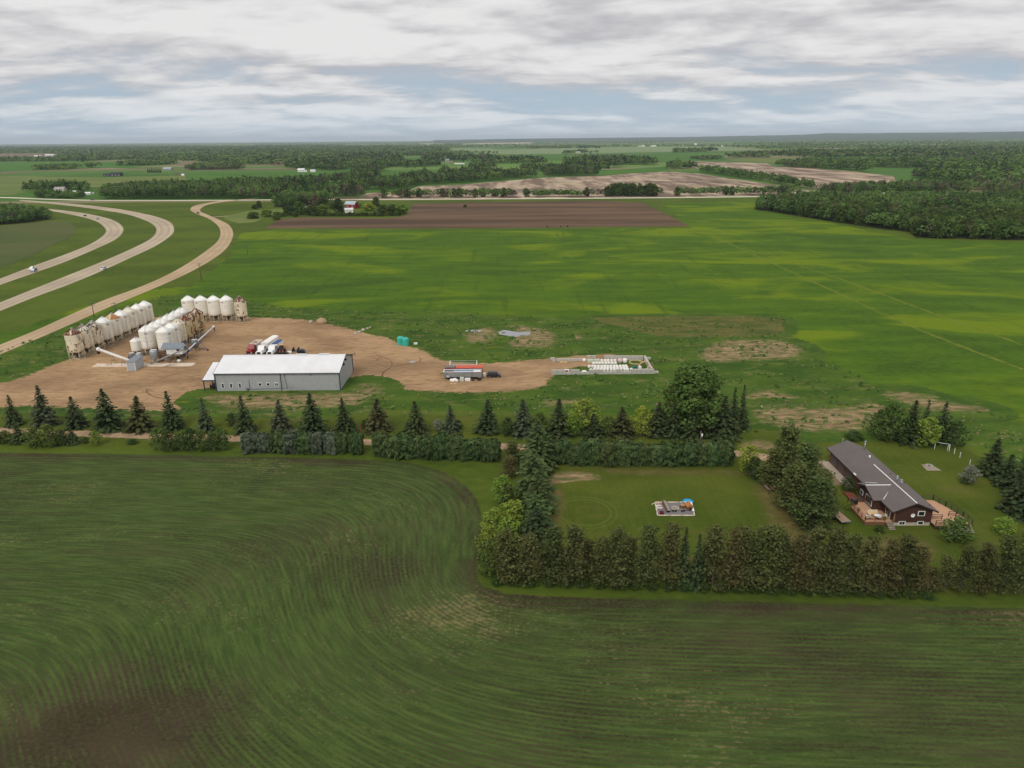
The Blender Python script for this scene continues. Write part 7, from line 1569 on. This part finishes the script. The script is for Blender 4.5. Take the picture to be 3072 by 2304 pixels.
for a in [
    ('barn', 'red gambrel barn with silver roof at the farmstead', 1054, 626, 34, 20, (176, 186, 196), (140, 40, 44), .62, 'barn', R(-22), True), ('farmhouse', 'white farmhouse in front of the red barn', 1046, 638, 24, 13, (214, 214, 212), W_, .6, 'house', R(10)), ('farm_shed', 'white shed right of the red barn', 1098, 621, 9, 7, W_, (214, 206, 190), 1.2, 'shed'),
    ('farm_shed', 'small white shed at the left of the farmstead', 919, 632, 5, 11, W_, W_, .9, 'shed', 0, False, 1), ('farm_shed', 'pale low roof left of the tall dark farmstead tree', 996, 621, 6, 4, W_, W_, .9, 'shed', 0, False, 1),
    ('farmhouse', 'pale house with grey roof in trees at the left roadside', 177, 577, 28, 15, (160, 154, 150), (196, 186, 168), .7, 'house', .1), ('farm_shed', 'pale green-roofed shed right of the left roadside house', 213, 583, 24, 10, (190, 204, 196), (206, 206, 200), .7, 'shed', .2), ('farm_shed', 'white shed by the left roadside turnout', 262, 584, 17, 7, W_, W_, .7, 'shed'), ('farm_shed', 'small white shed furthest right by the left roadside turnout', 277, 583, 6, 5, W_, W_, .8, 'shed', 0, False, 1),
    ('farmhouse', 'long dark-roofed new house on the far left plain', 347, 529, 30, 11, (48, 50, 62), (58, 58, 68), .5, 'house', 0, False, 3), ('farm_shed', 'dark garage left of the long dark house', 320, 529, 20, 8, (52, 54, 64), (70, 68, 74), .6, 'garage'), ('farm_shed', 'grey shed beside the square spruce block', 501, 511, 24, 8, (176, 180, 186), (150, 152, 158), .6, 'shed'), ('farm_shed', 'white shed at the edge of the left far wood', 496, 469, 10, 5, W_, W_, .7, 'shed', 0, False, 1),
    ('farm_shed', 'white machine shed on the far left brown field', 110, 471, 16, 5, W_, (206, 206, 204), .7, 'shed'), ('grain_shed', 'row of white bins far off on the left plain', 148, 469, 26, 6, (218, 218, 216), (206, 206, 204), .3, 'shed', 0, False, 4), ('farm_shed', 'tall white bin shed right of the far left bins', 184, 467, 6, 7, W_, W_, .8, 'shed', 0, False, 1), ('farmhouse', 'grey house in the far left wood', 395, 473, 15, 6, (150, 150, 150), (186, 182, 176), .7, 'house'), ('farm_shed', 'tiny pale shed on the far left field edge', 52, 477, 6, 3, W_, W_, .7, 'shed', 0, False, 1),
    ('farmhouse', 'tall white farmhouse beyond the central wood', 903, 516, 20, 10, (222, 222, 220), W_, .6, 'house', 0, False, 4), ('farm_shed', 'white shed right of the tall white farmhouse', 938, 516, 14, 7, (206, 210, 214), W_, .7, 'shed'), ('farm_shed', 'small white shed between the two white farm buildings', 917, 516, 6, 4, W_, W_, .7, 'shed', 0, False, 1), ('farm_shed', 'small white shed above the left roadside wood', 548, 527, 8, 5, W_, W_, .7, 'shed', 0, False, 1), ('farm_shed', 'long brown cattle shed above the left roadside wood', 536, 524, 30, 5, (96, 84, 72), (110, 96, 80), .3, 'shed', 0, False, 3),
    ('farm_shed', 'white-roofed shed in the far central wood', 1137, 487, 20, 6, W_, (210, 210, 208), .6, 'shed'), ('farmhouse', 'grey house on the bright far central field', 1341, 485, 11, 8, (130, 140, 150), (160, 158, 152), .8, 'house'), ('farm_shed', 'brown house right of the grey one on the far field', 1353, 491, 13, 8, (130, 112, 98), (140, 122, 106), .7, 'house'), ('farm_shed', 'long low white sheds on the far central field', 1378, 493, 30, 3, W_, (224, 224, 222), .4, 'shed', 0, False, 3), ('farm_shed', 'white roof deep in the central spruce wood', 1259, 520, 10, 6, W_, W_, .7, 'shed', 0, False, 1), ('farm_shed', 'red-brown roof deep in the central spruce wood', 1275, 523, 8, 5, (130, 80, 66), (150, 120, 104), .7, 'shed', 0, False, 1),
    ('farmhouse', 'pale bungalow in the grove on the far green field', 1734, 459, 16, 4, (186, 180, 170), (196, 184, 168), .6, 'house'), ('farm_shed', 'tiny white shed left of the far wood gap', 1545, 483, 7, 3, W_, W_, .7, 'shed', 0, False, 1), ('farm_shed', 'left pale house row at the far wood edge', 1925, 440, 20, 4, (206, 200, 188), W_, .5, 'house', 0, False, 3), ('farm_shed', 'right pale house row at the far wood edge', 1962, 440, 18, 4, (206, 200, 188), W_, .5, 'house', 0, False, 3),
    ('farm_shed', 'bright white dome-like shed on the far right field', 2087, 436, 7, 5, W_, W_, .8, 'shed', 0, False, 1), ('farm_shed', 'white shed on the far right field near the wood', 2169, 440, 9, 4, W_, W_, .6, 'shed', 0, False, 1), ('farm_shed', 'pale shed left of the far white dome', 2054, 437, 10, 3, (200, 190, 176), W_, .6, 'shed', 0, False, 1), ('farm_shed', 'tiny white shed rightmost on the far right field', 2196, 440, 6, 3, W_, W_, .6, 'shed', 0, False, 1), ('farm_shed', 'white roofs by the range road at the far right, left one', 2654, 584, 9, 6, W_, W_, .8, 'shed', 0, False, 1), ('farm_shed', 'white roofs by the range road at the far right, right one', 2759, 584, 10, 6, W_, W_, .8, 'shed', 0, False, 1), ('farm_shed', 'pale building on the far right rise', 2729, 418, 16, 5, (222, 220, 214), W_, .5, 'building', 0, False, 2)]:
    building(*a)
for i in range(14):                                           # square spruce block and the young hedge on the far left
    x = 444+(i % 7)*6.2; y = 518-(i//7)*3; p = P(x, y); cm, tm = midproto(1, i % 2); t = thing('spruce', 'dark spruce in the square spruce block on the far left plain', 'spruce', (p[0], p[1], 0), i, 'square spruce block'); t.scale = (1.1, 1.1, 1.15)
    for pn, me in (('trunk', tm), ('crown', cm)):
        o = bpy.data.objects.new(pn, me); COL.objects.link(o); o.parent = t
for i in range(22):
    p = P(368+i*6.4, 526.5-.02*i); cm, tm = midproto(1, i % 2); t = thing('young_spruce', 'young spruce in the planted row right of the long dark house', 'spruce', (p[0], p[1], 0), i, 'planted row of young spruces'); t.scale = (.42, .42, .36)
    for pn, me in (('trunk', tm), ('crown', cm)):
        o = bpy.data.objects.new(pn, me); COL.objects.link(o); o.parent = t
# ---- weeds and grass tufts around the yard (uncountable)
def tufts(name, label, poly, k, size, mt, seed, keep=None):
    r = np.random.RandomState(seed); lo = poly.min(0); hi = poly.max(0); p = r.uniform(lo, hi, (k*3, 2)); p = p[inside(p, poly)]
    nv = np.array([mnoise.noise(Vector((q[0]*.09, q[1]*.16, seed))) for q in p]); p = p[nv > .02]
    if keep is not None: p = p[keep(p)]
    p = p[:k]; c_ = np.column_stack([p, np.full(len(p), size*.35)]); c_ = np.repeat(c_, 5, 0)+r.normal(size=(len(p)*5, 3))*[size*.5, size*.4, size*.12]
    P4, t = quads(c_, size*r.uniform(.5, 1.2, len(c_)), np.tile([0, -.4, 1.], (len(c_), 1)), 1.2, 1.4, None, None, r)
    P4[:, 2] = np.maximum(P4[:, 2], .03); o = np_obj(name, P4, np.arange(len(P4)).reshape(-1, 4), mt, {'tint': t}); tag(o, label, 'weeds', kind='stuff')
notyard = lambda p: ~inside(p, yard_poly) & ~inside(p, lawn_poly)
tufts('rough_weeds', 'tangled green weeds over the rough meadow', rough_poly, 3600, .65, LM['leaf'], 3, notyard)
tufts('dry_weeds', 'dry straw-coloured weeds over the rough meadow', rough_poly, 2200, .4, leafmat('dry_stalks', S(110, 106, 62), S(158, 144, 98), 0), 8, notyard)

# ---- haze: closed box of thin air
hz = MB().b2(-47000, 47000, -47000, 47000, -1.5, 240)
HM = bpy.data.materials.new('haze_air'); HM.use_nodes = True; HM.node_tree.nodes.clear(); n = N(HM.node_tree)
pvn = n.node('ShaderNodeVolumePrincipled'); pvn.inputs['Color'].default_value = (.76, .87, 1.0, 1); pvn.inputs['Density'].default_value = 3.5e-5; pvn.inputs['Anisotropy'].default_value = 0.0
on = n.node('ShaderNodeOutputMaterial'); n.l.new(pvn.outputs[0], on.inputs['Volume'])
ho = hz.build('haze', HM); ho['kind'] = 'stuff'
